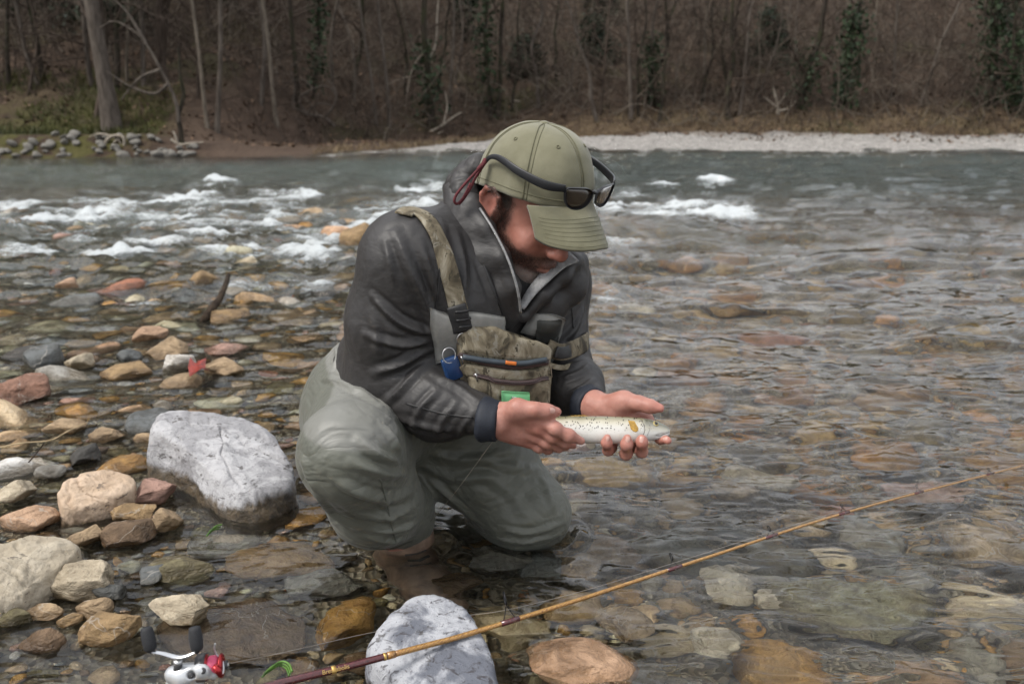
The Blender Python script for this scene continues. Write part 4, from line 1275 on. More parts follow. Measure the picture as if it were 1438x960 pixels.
# ================================================================== THE RIVER
rng = np.random.default_rng(11)
def shoreline(x):
    """distance of the far water's edge"""
    return np.interp(x, [-40, -9, -3.6, -1.5, 0, 3, 9, 40], [13.5, 13.8, 14.0, 15.6, 16.6, 16.2, 15.7, 15.2])
def bed_z(x, y):
    x = np.asarray(x, float); y = np.asarray(y, float)
    d = np.interp(x + .10 * (y - 1.5), [-3, -.95, -.62, -.35, -.05, .5, 1.2, 3], [.040, .025, .052, .088, .125, .17, .21, .25])
    far = np.interp(y, [0, 2.2, 4.5, 6.5, 9, 12, 40], [1, 1, 1, .75, 1, 1, 1])
    chan = .42 * sstep(6.5, 10.0, y) + .10 * sstep(3.0, 6.0, y) * sstep(-.6, 1.0, x)
    z = -(d * far + chan) - .035 * sstep(2.0, 3.6, y) * (x < 3)
    s = shoreline(x)
    z = np.where(y > s - 2.5, z + (-0.07 - z) * sstep(s - 2.5, s + .4, y), z)
    return z + .02 * fbm(np.stack([x * 1.3, y * 1.3, 0 * x], -1).reshape(-1, 3), 3, 2).reshape(x.shape)

# ---- stone material
def stone_material(name, use_attr):
    t = NT(name)
    pos = t.new("ShaderNodeNewGeometry").outputs['Position']
    if use_attr:
        c = pos; col = t.attr('stone_colour', 'Color')
    else:
        oi = t.new("ShaderNodeObjectInfo")
        off = t.new("ShaderNodeVectorMath", operation='SCALE'); t.set(off.inputs[0], (13.0, 7.0, 5.0)); t.set(off.inputs['Scale'], oi.outputs['Random'])
        ad = t.new("ShaderNodeVectorMath", operation='ADD'); t.set(ad.inputs[0], pos); t.set(ad.inputs[1], off.outputs[0])
        c = ad.outputs[0]; col = oi.outputs['Color']
    n1 = t.noise(c, 16, 6, .62, .5); n2 = t.noise(t.mapv(c, (1, 1, 3.2), (.5, .3, 0)), 34, 5, .6, 1.5); sp = t.noise(c, 260, 3, .7)
    base = t.mix(t.remap(n1, .30, .70), t.mix(1.0, col, (.62, .58, .52), 'MULTIPLY'), t.mix(1.0, col, (1.30, 1.27, 1.22), 'MULTIPLY'))
    base = t.mix(t.math('MULTIPLY', t.remap(n2, .52, .62), .55), base, t.mix(1.0, col, (.45, .40, .33), 'MULTIPLY'))
    vein = t.math('MULTIPLY', t.remap(t.math('ABSOLUTE', t.math('SUBTRACT', t.noise(c, 5, 4, .6, .6), .5)), .0, .007, 1, 0), t.remap(t.noise(c, 3, 2), .5, .6))
    base = t.mix(t.math('MULTIPLY', vein, .5), base, (.55, .51, .45))
    base = t.mix(t.math('MULTIPLY', t.remap(sp, .56, .70), .45), base, t.mix(1.0, col, (.35, .33, .30), 'MULTIPLY'))
    zz = t.new("ShaderNodeSeparateXYZ", Vector=pos).outputs['Z']
    wl_ = t.math('ADD', zz, t.math('MULTIPLY', t.math('SUBTRACT', n1, .5), .05))
    wet = t.remap(wl_, .004, .022, 1, 0)
    wband = t.math('MULTIPLY', wet, t.remap(zz, -.05, -.005, .25, 1))
    base = t.mix(t.math('MULTIPLY', wband, .80), base, t.mix(1.0, base, (.62, .55, .44), 'MULTIPLY'))
    alg = t.math('MULTIPLY', t.remap(zz, -.02, -.10, 0, 1), t.remap(t.noise(c, 5, 4, .6), .42, .60))
    base = t.mix(t.math('MULTIPLY', alg, .40), base, (.22, .145, .052))
    h = t.math('ADD', t.math('MULTIPLY', n1, 1.0), t.math('ADD', t.math('MULTIPLY', n2, .5), t.math('MULTIPLY', sp, .18)))
    t.P(Base_Color=base, Roughness=t.math('SUBTRACT', .78, t.math('MULTIPLY', wet, .52)), Specular_IOR_Level=.45, Normal=t.bump(h, .85, .016))
    return t.m
M_stone = stone_material("river_stone", False)
M_stones = stone_material("river_stones", True)

def rock_unit(seed, sub=4, cuts=9, lump=.22, rough=.05, sharp=.95):
    cuts = int(cuts * 1.5) + 2; lump *= .75; rough *= 1.25
    """unit boulder: cut by random planes, lumpy, weathered"""
    g = np.random.default_rng(seed)
    V, F = ico(sub)
    V = V.copy()
    for _ in range(cuts):
        n = unit(g.normal(0, 1, 3) * np.array([1, 1, 1.2])); d = g.uniform(.50, .86)
        e = np.maximum(0, V @ n - d)
        V -= sharp * e[:, None] * n
    N = V / np.linalg.norm(V, axis=1, keepdims=True)
    V = V + N * (lump * fbm(V * 1.1 + seed, 2, seed) + rough * fbm(V * 3.6 + seed, 4, seed + 5) + .35 * rough * fbm(V * 11 + seed, 2, seed + 9))[:, None]
    V /= np.abs(V).max(0)
    return V, F

COLS = {'tan': (.36, .265, .165), 'ochre': (.40, .235, .075), 'cream': (.52, .455, .35), 'peach': (.48, .32, .215), 'pinkish': (.36, .225, .185),
        'reddish': (.29, .125, .075), 'grey': (.23, .225, .21), 'slate': (.115, .125, .13), 'dark': (.055, .053, .050), 'olive': (.185, .165, .092),
        'brown': (.16, .105, .062), 'white': (.62, .60, .57)}
STG = "loose stones of the riverbed"
all_stones = []          # (x, y, radius) of everything placed by hand
def hero(u, v, w, h, col, zc, label, seed, k=.55, rot=0.0, cuts=9, sub=5, rough=.05, lump=.16, mat=None, name="river_stone", sharp=.95, group=STG, cat="stone", ry=None):
    c = G(u, v, zc)
    d = proj(c)[0, 2]; m = d / FPX
    phi = math.atan2(CAM_H - zc, c[1])
    rx = w / 2 * m; rz = k * min(rx, h * m)
    if ry is None:
        ry = math.sqrt(max((h / 2 * m) ** 2 - (rz * math.cos(phi)) ** 2, (.30 * rx) ** 2)) / math.sin(phi)
        ry = min(ry, rx * 1.25)
    V, F = rock_unit(seed, sub, cuts, lump, rough, sharp)
    V = V * np.array([rx, ry, rz])
    o = obj(name, V, F, mat or M_stone, local=True)
    o.location = c; o.rotation_euler = (0, rot * .6, rot * .25)
    o.color = (*(COLS[col] if isinstance(col, str) else col), 1)
    tag(o, label, cat, group)
    all_stones.append((c[0], c[1], max(rx, ry) * .92))
    return o

# ---- boulders given by their own outline
def slab_rock(name, rim, base_z, label, mat, seed, flare=1.08, bulge=.012, col=None, rough=.010, nth=150, top_noise=.006, strata=0.0, drop=None, taper=None):
    """rim: (u, v, z) of the top edge; sides run down below the water"""
    P3 = np.array([G(u, v, z) for u, v, z in rim])
    c = spline(np.vstack([P3, P3[:1]]), nth + 1)[:-1]
    ctr = c.mean(0)
    rings = []
    for s_ in np.linspace(0.02, .90, 22):
        q = ctr + (c - ctr) * s_; q[:, 2] += bulge * (1 - s_ ** 2)
        rings.append(q)
    for s_, dz in ((.955, -.0015), (.985, -.006), (1.0, -.014)):
        q = ctr + (c - ctr) * s_; q[:, 2] += dz; rings.append(q)
    low = rings[-1].copy()
    for f in np.linspace(.06, 1, 22):
        q = low.copy()
        sc_ = 1 + (flare - 1) * f ** .7
        q[:, :2] = ctr[:2] + (low[:, :2] - ctr[:2]) * sc_
        q[:, 2] = low[:, 2] * (1 - f) + base_z * f
        if drop is not None: q[:, :2] += np.array(drop) * f
        rings.append(q)
    V = np.concatenate(rings); nr = len(rings)
    F = grid_faces(nr, nth, 0, True)
    N = vnormals(V, F)
    if (N[:nth * 20, 2].mean()) < 0: F = F[:, ::-1]; N = -N
    Fl = [tuple(f) for f in F]
    n1 = fbm(V * 22, 4, seed); n2 = fbm(V * 80, 3, seed + 3)
    layer = np.abs(fbm(np.stack([V[:, 0] * 6 + V[:, 2] * 10, V[:, 1] * 6, V[:, 2] * 42 + V[:, 0] * 18], 1), 3, seed + 8))
    big = fbm(V * 8, 3, seed + 14)
    V = V + N * (top_noise * 1.2 * big + rough * n1 * .9 + rough * .45 * n2 - strata * .6 * np.exp(-(layer / .03) ** 2))[:, None]
    Fl.append(tuple(range(nth)) if N[0, 2] < 0 else tuple(range(nth - 1, -1, -1)))
    o = obj(name, V, Fl, mat)
    tag(o, label, "rock")
    all_stones.append((ctr[0], ctr[1], np.linalg.norm(c[:, :2] - ctr[:2], axis=1).mean()))
    return o
def pale_rock_mat(name, a, b_, dark, wetz=.035, spk=.6, warm=(.12, .085, .045)):
    t = NT(name)
    c = t.coord(); pos = t.new("ShaderNodeNewGeometry").outputs['Position']
    n1 = t.noise(c, 13, 6, .65, .6); n2 = t.noise(t.mapv(c, (1, 1.6, 1), (0, 0, .5)), 42, 6, .65, 1.0); n3 = t.noise(c, 190, 4, .7)
    base = t.mix(t.remap(n1, .42, .59), a, b_)
    base = t.mix(t.math('MULTIPLY', t.remap(n2, .54, .66), spk), base, dark)
    base = t.mix(t.math('MULTIPLY', t.remap(n3, .60, .70), spk), base, tuple(x * .55 for x in dark))
    crack = t.remap(t.math('ABSOLUTE', t.math('SUBTRACT', t.noise(t.mapv(c, (1, 1, 2.2), (.4, .2, .6)), 5.5, 3, .45, .3), .5)), 0, .0060, 1, 0)
    crack = t.math('MULTIPLY', crack, t.remap(t.noise(c, 7, 2), .5, .58))
    base = t.mix(t.math('MULTIPLY', t.remap(t.noise(t.mapv(c, (1, 1, 2.5), (.5, .3, 0)), 24, 3, .8), .60, .66), .7), base, (.06, .052, .045))
    zz = t.new("ShaderNodeSeparateXYZ", Vector=pos).outputs['Z']
    wet = t.remap(t.math('ADD', zz, t.math('MULTIPLY', t.math('SUBTRACT', n1, .5), .09)), wetz - .012, wetz + .010, 1, 0)
    base = t.mix(t.math('MULTIPLY', wet, .93), base, t.mix(t.remap(n2, .4, .6), warm, tuple(x * .45 for x in warm)))
    hh = t.math('SUBTRACT', t.math('ADD', n1, t.math('ADD', t.math('MULTIPLY', n2, .6), t.math('MULTIPLY', n3, .25))), t.math('MULTIPLY', crack, .0))
    t.P(Base_Color=base, Roughness=t.math('SUBTRACT', .85, t.math('MULTIPLY', wet, .55)), Specular_IOR_Level=.4, Normal=t.bump(hh, .7, .012))
    return t.m
M_white = pale_rock_mat("white_limestone", (.33, .325, .335), (.50, .495, .505), (.12, .115, .115), .030, .50)
M_mottled = pale_rock_mat("grey_mottled_rock", (.15, .16, .19), (.48, .49, .52), (.055, .048, .05), .012, .85, (.085, .055, .035))
slab_rock("limestone_boulder", [(222, 584, .128), (248, 574, .130), (300, 579, .125), (345, 585, .115), (386, 607, .095), (400, 630, .080), (414, 660, .055), (408, 682, .045), (372, 694, .050), (336, 690, .058), (300, 668, .072), (268, 640, .088), (236, 616, .105), (211, 603, .115)],
    -.10, "large white limestone boulder standing out of the water beside the kneeling man's knee", M_white, 5, 1.10, .012, strata=.012, top_noise=.007, rough=.006, drop=(-.012, -.02))
slab_rock("mottled_boulder", [(552, 856, .082), (578, 840, .090), (612, 834, .090), (648, 846, .082), (672, 876, .072), (688, 915, .062), (690, 965, .050), (616, 985, .045), (556, 955, .050), (520, 912, .058), (528, 884, .070)],
    -.10, "grey and white mottled boulder under the fishing rod at the bottom edge", M_mottled, 17, 1.16, .006, rough=.005, top_noise=.006)
M_cream = pale_rock_mat("cream_rock", (.42, .36, .27), (.52, .455, .355), (.27, .215, .15), -.004, .35, (.13, .09, .05))
slab_rock("cream_boulder", [(-40, 800, .080), (-30, 770, .085), (10, 758, .088), (50, 746, .086), (96, 752, .075), (112, 770, .060), (92, 792, .050), (58, 815, .042), (24, 842, .036), (-20, 850, .04)],
    -.06, "large angular cream rock cut off by the left edge, lower left", M_cream, 23, 1.07, .008, strata=.008, rough=.007, top_noise=.008)
slab_rock("peach_boulder", [(80, 690, .058), (96, 672, .066), (130, 660, .068), (166, 660, .064), (188, 672, .052), (184, 688, .042), (160, 700, .036), (120, 712, .034), (88, 712, .040)],
    -.06, "flat topped peach coloured rock left of the big white boulder", pale_rock_mat("peach_rock", (.52, .385, .27), (.62, .475, .35), (.30, .20, .13), .004, .35, (.13, .085, .045)), 29, 1.05, .006, strata=.007, rough=.006)

# ---- stones one can point at
HS = [  # u, v, w, h, colour, centre height, label, flatness, tilt, cuts
 (108, 812, 128, 62, 'cream', .020, "long tan rock leaning against the big cream rock at lower left", .60, -.35, 8),
 (218, 692, 56, 62, 'pinkish', .015, "dull pink angular stone directly left of the white boulder's base", .7, .1, 12),
 (182, 721, 72, 34, 'ochre', .018, "yellowish stone with a ridged top below the peach rock", .6, .0, 9),
 (228, 733, 54, 42, 'tan', .012, "round ribbed tan stone below the white boulder's lower left end", .75, .0, 4),
 (182, 750, 78, 52, 'brown', .006, "smooth dark brown stone under the yellowish ridged one", .55, .0, 5),
 (126, 752, 52, 50, 'tan', .008, "small cracked tan stone between the cream rock and the dark brown stone", .6, .0, 9),
 (42, 728, 84, 44, 'peach', .010, "broad dull pink stone above the large cream rock on the left", .5, -.1, 7),
 (24, 690, 60, 48, 'cream', .020, "pale cream stone at the left edge above the dull pink one", .6, -.1, 9),
 (152, 886, 96, 46, 'ochre', .012, "bright ochre stone with a sloping top left of the reel", .62, -.3, 9),
 (134, 853, 54, 32, 'tan', .012, "rounded tan cobble just above the bright ochre stone", .7, .0, 3),
 (62, 859, 56, 20, 'tan', .008, "slim tan cobble below the large cream rock", .6, -.1, 3),
 (98, 870, 34, 26, 'ochre', .006, "small ochre cobble wedged between two tan cobbles", .7, .0, 5),
 (18, 868, 60, 26, 'olive', .006, "olive grey cobble at the left edge under the cream rock", .6, .0, 3),
 (155, 829, 58, 24, 'slate', .010, "dark flat stone below the long tan rock", .5, .05, 4),
 (114, 829, 40, 18, 'tan', .008, "thin tan stone right below the long tan rock", .5, -.2, 5),
 (255, 856, 88, 46, 'cream', .014, "rough pale stone with a broken crust above the reel handle", .6, .0, 14),
 (60, 905, 70, 40, 'brown', -.004, "dark brown stone near the bottom left corner", .6, .0, 6),
 (212, 806, 40, 34, 'slate', .004, "small blackish stone right of the long tan rock", .6, .0, 6),
 (255, 806, 100, 56, 'olive', -.012, "wide wet olive brown stone between the long tan rock and the mottled boulder", .5, .0, 6),
 (330, 905, 220, 110, 'brown', -.050, "broad flat brown rock under shallow water behind the reel", .32, .1, 5),
 (30, 553, 84, 40, 'reddish', .022, "rust coloured rock at the left edge above the water", .62, -.15, 8),
 (62, 506, 66, 44, 'slate', .025, "dark rounded grey rock with an olive flank on the left", .8, .0, 4),
 (112, 510, 40, 34, 'cream', .022, "pale cream stone right of the dark rounded grey rock", .8, .0, 9),
 (180, 521, 76, 20, 'ochre', .016, "orange tan elongated stone in the shallows left of the white quartz stone", .6, .05, 5),
 (184, 503, 40, 28, 'slate', .016, "dark blue grey stone behind the orange tan elongated one", .8, .0, 6),
 (240, 492, 60, 40, 'tan', .022, "blocky tan stone behind the white quartz stone", .7, -.1, 12),
 (250, 513, 48, 36, 'white', .026, "bright white quartz stone next to the dark red leaf", .8, .0, 12),
 (215, 470, 48, 30, 'peach', .022, "pinkish sloping stone behind the blocky tan one", .6, -.3, 9),
 (316, 519, 62, 36, 'tan', .014, "pale brown slab right of the dark red leaf", .5, .1, 9),
 (252, 537, 62, 22, 'tan', .010, "smooth greyish tan cobble in front of the white quartz stone", .6, .0, 3),
 (320, 450, 62, 22, 'ochre', .020, "yellowish stone with dark hollows beside the dark stick", .8, .0, 14),
 (318, 490, 62, 18, 'pinkish', .012, "flat pink stone behind the pale brown slab", .5, .0, 5),
 (288, 397, 46, 22, 'ochre', .030, "rusty brown stone breaking the surface at the top of the dark stick", .8, .0, 9),
 (96, 404, 40, 20, 'peach', .020, "peach coloured stone under fast water in the left riffle", .7, .0, 5),
 (30, 388 - 24, 50, 12, 'reddish', .030, "low rust red stone awash at the left edge of the rapids", .6, .0, 5),
 (214, 592, 70, 46, 'slate', .004, "flat dark grey stone touching the upper left of the white boulder", .4, .0, 4),
 (120, 640, 40, 34, 'dark', .010, "small black stone between wet pebbles left of the white boulder", .7, .0, 12),
 (70, 662, 44, 20, 'grey', .010, "smooth pale grey cobble above the peach rock", .6, -.1, 3),
 (90, 600, 60, 24, 'tan', .004, "wet yellowish tan stone under the dry grass stem", .5, .0, 5),
 (150, 612, 52, 26, 'tan', .004, "cracked pale tan stone right of the dry grass stem", .5, .0, 12),
 (506, 340, 70, 36, 'ochre', .030, "orange brown wet stone shedding white water behind the man's shoulder", .8, .0, 6),
 (420, 455, 84, 40, 'tan', -.010, "broad yellowish tan rock under water behind the man", .6, .0, 7),
 (428, 480, 58, 20, 'ochre', -.004, "flat ochre stone close behind the man's back", .5, .0, 5),
 (808, 940, 180, 86, 'peach', -.014, "large pale pinkish rock at the bottom edge right of the mottled boulder", .36, .0, 6),
 (876, 884, 84, 80, 'tan', -.030, "squarish tan rock under water above the pinkish rock at the bottom", .5, .0, 8),
 (1006, 918, 76, 56, 'cream', -.050, "small pale yellow stone under clear water near the bottom edge", .6, .0, 9),
 (1016, 838, 76, 70, 'cream', -.070, "triangular whitish stone under water just below the rod", .6, .2, 12),
 (1068, 690, 120, 52, 'cream', -.060, "long pale slab under water right of the kneeling knee", .5, .25, 6),
 (1030, 706, 76, 52, 'tan', -.060, "spotted tan stone left of the long pale slab", .6, .0, 7),
 (1190, 880, 260, 90, 'olive', -.100, "very long grey green rock with a pale streak under water at lower right", .45, .30, 6),
 (1136, 870, 90, 90, 'grey', -.110, "mottled grey rock at the left end of the long grey green rock", .5, .0, 6),
 (1082, 866, 60, 34, 'cream', -.075, "small whitish stone between the triangular stone and the long rock", .6, .0, 9),
 (1370, 795, 120, 86, 'tan', -.110, "rounded yellowish rock under water below the rod tip at right", .5, .0, 5),
 (1300, 722, 130, 44, 'pinkish', -.110, "rust pink flat rock under water touching the line of the rod at right", .4, .1, 6),
 (1210, 792, 100, 70, 'grey', -.130, "dull mauve grey rock under water below the middle of the rod", .4, .0, 6),
 (1130, 770, 60, 90, 'tan', -.120, "narrow tan stone pointing away from the rod's middle", .4, .0, 8),
 (700, 795, 104, 50, 'grey', -.040, "pale grey flat stone under water in front of the submerged knee", .45, .0, 8),
 (762, 806, 70, 60, 'slate', -.050, "darker grey stone beside the pale flat one in front of the knee", .5, .0, 9),
 (814, 815, 70, 50, 'ochre', -.060, "ochre brown stone under water right of the darker grey stone", .5, .0, 6),
 (640, 835, 80, 40, 'brown', -.050, "reddish brown stone between the wading boot and the mottled boulder", .4, .0, 5),
 (460, 838, 120, 60, 'grey', -.050, "mauve grey submerged stone left of the mottled boulder", .4, .0, 5),
 (842, 512, 46, 22, 'ochre', -.020, "bright golden stone under water behind the man's left sleeve", .7, .0, 5),
 (860, 535, 52, 26, 'tan', -.020, "pale tan stone under water above the outstretched thumb", .6, .0, 5),
 (908, 533, 42, 18, 'cream', -.020, "small cream stone beyond the outstretched thumb", .6, .0, 4),
 (892, 444, 56, 16, 'cream', -.004, "light stone just under the surface right of the man's shoulder", .6, .0, 6),
 (810, 640, 60, 40, 'pinkish', -.060, "pinkish stone under water below the trout's tail", .5, .0, 5),
]
for i, q in enumerate(HS):
    u, v, w, h, col, zc, lab, k, rot, cuts = q
    if v < 470: zc -= .040
    elif v < 565: zc -= .016
    if col == 'ochre': col = (.30, .205, .105)
    if col == 'reddish': col = (.25, .135, .095)
    hero(u, v, w, h, col, zc, lab, 100 + i * 7, k, rot, cuts, 5 if w > 60 else 4, .055 if cuts > 7 else .035)

# ---- the rest of the bed: thrown darts, large first
man_keep = [(KL[0], KL[1], .085), (AR[0] + .03, AR[1] - .05, .08), ((KL[0] + AL[0]) / 2, (KL[1] + AL[1]) / 2, .09), (AL[0], AL[1], .08), (AR[0] + .06, AR[1] - .14, .06), (PV[0], PV[1], .14)]
placed = {}
CELL = .14
def put(x, y, r): placed.setdefault((int(math.floor(x / CELL)), int(math.floor(y / CELL))), []).append((x, y, r))
def free_at(x, y, r, tol):
    n = int(math.ceil((r + .16) / CELL)); ci, cj = int(math.floor(x / CELL)), int(math.floor(y / CELL))
    for i in range(ci - n, ci + n + 1):
        for jq in range(cj - n, cj + n + 1):
            for (a, b2, q) in placed.get((i, jq), ()):
                if (a - x) ** 2 + (b2 - y) ** 2 < (tol * (q + r)) ** 2: return False
    return True
big_keep = []
for x, y, r in all_stones + man_keep:
    if r < .15: put(x, y, r)
    else: big_keep.append((x, y, r))
    if r >= .10:
        for a in np.linspace(0, 6.28, 12, endpoint=False): put(x + .6 * r * math.cos(a), y + .6 * r * math.sin(a), .4 * r)
pr = random.Random(5)
stones = []
def throw(n, rlo, rhi, y0, y1, tol, spread=.74, near=1.6):
    for _ in range(n):
        f = pr.random(); y = y0 * (y1 / y0) ** (f ** .8)
        x = pr.uniform(-1, 1) * spread * (y + .15)
        if y > shoreline(x) - .5: continue
        r = pr.uniform(rlo, rhi) * (1 + .05 * y)
        if free_at(x, y, r, tol):
            put(x, y, r); stones.append((x, y, r))
throw(420, .085, .120, 1.0, 9.5, .80)
throw(900, .055, .080, .95, 11, .78)
throw(2600, .036, .052, .92, 11, .78)
throw(5200, .022, .032, .92, 8, .80)
throw(9000, .012, .018, .92, 4.2, .85)
throw(14000, .0085, .013, .92, 2.6, .80)
stones = np.array(stones)
# names of places, used to tell stones apart
def place_of(u, v):
    if v < 345: return "in the far rapids" if u < 640 else "in the broken water behind the cap"
    if u < 200:
        return "in the riffle at the far left" if v < 470 else ("among the shallows above the dry grass stem" if v < 600 else ("beside the peach rock" if v < 730 else ("round the big cream rock" if v < 850 else "in the lower left corner")))
    if u < 430:
        return "upstream of the dark stick" if v < 400 else ("near the red leaf" if v < 530 else ("round the white boulder" if v < 700 else ("between the white boulder and the reel" if v < 850 else "beneath the reel")))
    if u < 620: return "close behind the man's arm" if v < 560 else ("round the man's boot" if v < 830 else "left of the mottled boulder")
    if u < 830: return "close by the man's left side" if v < 640 else ("round the kneeling knee" if v < 830 else "right of the mottled boulder")
    if v < 440: return "far out in the brown glides"
    if v < 560: return "beyond the trout" if u < 1130 else "in the rippled glide at the right"
    if v < 680: return "just past the trout's head" if u < 1130 else "behind the rod tip"
    if v < 800: return "above the middle of the rod" if u < 1000 else "under the outer half of the rod"
    return "below the rod near the bottom edge" if u < 1180 else "in the lower right corner"
cn = list(COLS)
wts_far = np.array([.20, .13, .12, .07, .05, .02, .14, .07, .02, .09, .06, .02])
pick = np.random.default_rng(8)
zb = bed_z(stones[:, 0], stones[:, 1])
pj = proj(np.stack([stones[:, 0], stones[:, 1], zb], 1))
size_px = stones[:, 2] * FPX / pj[:, 2]
inframe = (pj[:, 0] > -5) & (pj[:, 0] < 1443) & (pj[:, 1] < 965) & (pj[:, 1] > 200)
order = np.argsort(-(size_px * inframe))
NIND = 300 - len(HS) - 4
single = set(order[:NIND].tolist())
kinds_ = [rock_unit(900 + k, 3, 3 + (k * 5) % 9, .2, .05) for k in range(14)]
kind_me = [mesh_data("river_stone", V, F) for V, F in kinds_]
for m in kind_me: m.materials.append(M_stone)
low_k = [rock_unit(700 + k, 2, 3 + k % 6, .2, .06) for k in range(12)]
lowest = [rock_unit(600 + k, 1, 4, .2, .05) for k in range(8)]
info = []
def z_deep(x, y): return x > -.5
SV, SF, SC, sn = [], [], [], 0
for i, (x, y, r) in enumerate(stones):
    ci = pick.choice(len(cn), p=wts_far / wts_far.sum()); col = np.array(COLS[cn[ci]]) * pick.uniform(1.0, 1.6)
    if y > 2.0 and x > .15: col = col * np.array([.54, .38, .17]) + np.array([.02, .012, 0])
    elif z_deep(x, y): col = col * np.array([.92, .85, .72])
    col = np.minimum(col, .62)
    ax = np.array([r * pick.uniform(.95, 1.2), r * pick.uniform(.62, .9), r * pick.uniform(.34, .62)])
    yaw = pick.normal(0, .7); tilt = pick.normal(0, .16, 2)
    z = zb[i] + ax[2] * pick.uniform(.1, .55)
    rot = Euler((tilt[0], tilt[1], yaw))
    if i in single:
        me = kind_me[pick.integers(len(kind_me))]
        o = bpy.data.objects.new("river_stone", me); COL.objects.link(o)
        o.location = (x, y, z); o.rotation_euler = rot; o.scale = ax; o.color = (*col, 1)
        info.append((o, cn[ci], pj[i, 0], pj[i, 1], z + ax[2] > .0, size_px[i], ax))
    else:
        kk = low_k if size_px[i] > 9 else lowest
        V, F = kk[pick.integers(len(kk))]
        M = np.array(rot.to_matrix())
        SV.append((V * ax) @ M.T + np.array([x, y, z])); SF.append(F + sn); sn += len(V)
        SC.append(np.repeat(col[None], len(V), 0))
# labels: kind, whether it breaks the surface, where it lies, and its rank when several agree
def shape_word(ax): 
    return "slim" if ax[1] / ax[0] < .62 else ("rounded" if ax[2] / ax[0] > .45 else "flat")
bykey = {}
for q in info:
    o, cnm, u, v, dry, s_, ax = q
    wd = {'pinkish': 'dull pink', 'reddish': 'rust red', 'slate': 'slate grey', 'dark': 'blackish', 'olive': 'olive brown'}.get(cnm, cnm)
    key = ("half dry" if dry and v > 430 else "submerged", shape_word(ax), wd, place_of(u, v))
    bykey.setdefault(key, []).append(q)
ordw = ["first", "second", "third", "fourth", "fifth", "sixth", "seventh", "eighth", "ninth", "tenth", "eleventh", "twelfth"]
for key, qs in bykey.items():
    qs.sort(key=lambda q: q[2])
    for n, q in enumerate(qs):
        lab = f"{key[0]} {key[1]} {key[2]} stone {key[3]}"
        if len(qs) == 2: lab = ("leftmost " if n == 0 else "rightmost ") + lab
        elif len(qs) > 2: lab = f"{lab}, {ordw[min(n, 11)]} from left"
        tag(q[0], lab, "stone", STG)
V = np.concatenate(SV)
o = obj("pebbles", V, np.concatenate(SF), M_stones)
cattr(o, 'stone_colour', np.concatenate(SC))
tag(o, "smaller pebbles and cobbles that pave the riverbed between the larger stones", "pebbles", kind="stuff")

# ---- riverbed sheet
ys = np.concatenate([np.linspace(-3, .8, 12), np.linspace(.9, 6, 150), np.linspace(6.1, 18.5, 90)])
ow = 1 + np.linspace(0, 1, 21)[1:] ** 2
xs = np.concatenate([-ow[::-1], np.linspace(-1, 1, 200), ow])
X, Y = np.meshgrid(xs, ys, indexing='ij'); X = np.clip(X, -1, 1) * (2.2 + np.maximum(Y, 0) * 1.1) + np.sign(X) * np.maximum(np.abs(X) - 1, 0) * 110
Z = bed_z(X, Y) - .004 + .010 * fbm(np.stack([X * 14, Y * 14, 0 * X], -1).reshape(-1, 3), 3, 6).reshape(X.shape)
V = np.stack([X, Y, Z], -1).reshape(-1, 3)
t = NT("riverbed_gravel")
pos = t.coord()
g1 = t.vor(pos, 70, 'F1', 'Color'); gd_ = t.vor(pos, 70); n1 = t.noise(pos, 6, 5, .6)
g2 = t.new("ShaderNodeSeparateColor", Color=g1).outputs[0]
base = t.ramp(g2, (.0, (.06, .046, .027)), (.3, (.14, .105, .06)), (.6, (.22, .165, .10)), (.85, (.19, .165, .13)), (1., (.33, .265, .175)))
base = t.mix(t.math('MULTIPLY', t.remap(n1, .4, .65), .55), base, (.085, .062, .028))
t.P(Base_Color=base, Roughness=.6, Normal=t.bump(gd_, .8, .02))
bed = obj("riverbed", V, grid_faces(len(xs), len(ys)), t.m)
tag(bed, "gravel bed of the river under the stones", "riverbed", kind="structure")

# ---- water: one skin with real waves
def blobs(lst, X, Y):
    f = np.zeros_like(X)
    for u, v, du, dv, a in lst:
        c = G(u, v); e1 = abs(G(u + du, v)[0] - c[0]); e2 = abs(G(u, v - dv)[1] - G(u, v + dv)[1]) / 2
        f = np.maximum(f, a * np.exp(-(((X - c[0]) / e1) ** 2 + ((Y - c[1]) / e2) ** 2)))
    return f
FOAM = [(40, 305, 60, 14, 1.0), (130, 300, 50, 14, 1.1), (190, 286, 55, 9, 1.1), (255, 278, 42, 12, 1.3), (262, 300, 26, 9, 1.0), (110, 320, 90, 10, .9), (20, 285, 30, 6, .8),
        (235, 340, 60, 9, 1.0), (300, 332, 70, 10, 1.0), (375, 312, 40, 7, 1.1), (345, 345, 60, 12, 1.0), (425, 345, 40, 13, 1.2), (440, 362, 34, 12, 1.0), (160, 358, 50, 8, .9),
        (300, 258, 30, 6, .9), (385, 268, 40, 5, .9), (430, 272, 28, 7, 1.1), (500, 312, 60, 7, 1.1), (540, 302, 50, 6, 1.1), (575, 262, 45, 4, 1.0), (600, 290, 40, 6, .9), (480, 325, 40, 8, 1.0),
        (880, 290, 60, 6, 1.0), (960, 290, 40, 5, 1.1), (1005, 252, 24, 5, 1.2), (1020, 298, 50, 7, 1.0), (925, 300, 40, 6, .9), (1050, 285, 30, 4, .8), (1110, 270, 40, 3, .7), (930, 258, 30, 4, .7),
        (870, 335, 40, 8, .42), (855, 425, 22, 9, .45), (350, 400, 60, 8, .5), (430, 395, 40, 10, .7), (520, 375, 30, 10, .8), (210, 420, 60, 8, .45), (60, 350, 70, 8, .7), (1000, 285, 90, 10, .5), (900, 275, 120, 9, .5), (700, 250, 200, 5, .4), (300, 290, 320, 40, .55), (540, 285, 120, 22, .5)]
ys = np.concatenate([np.linspace(-3, .75, 14), 1 / np.linspace(1 / .8, 1 / 22.0, 780)])
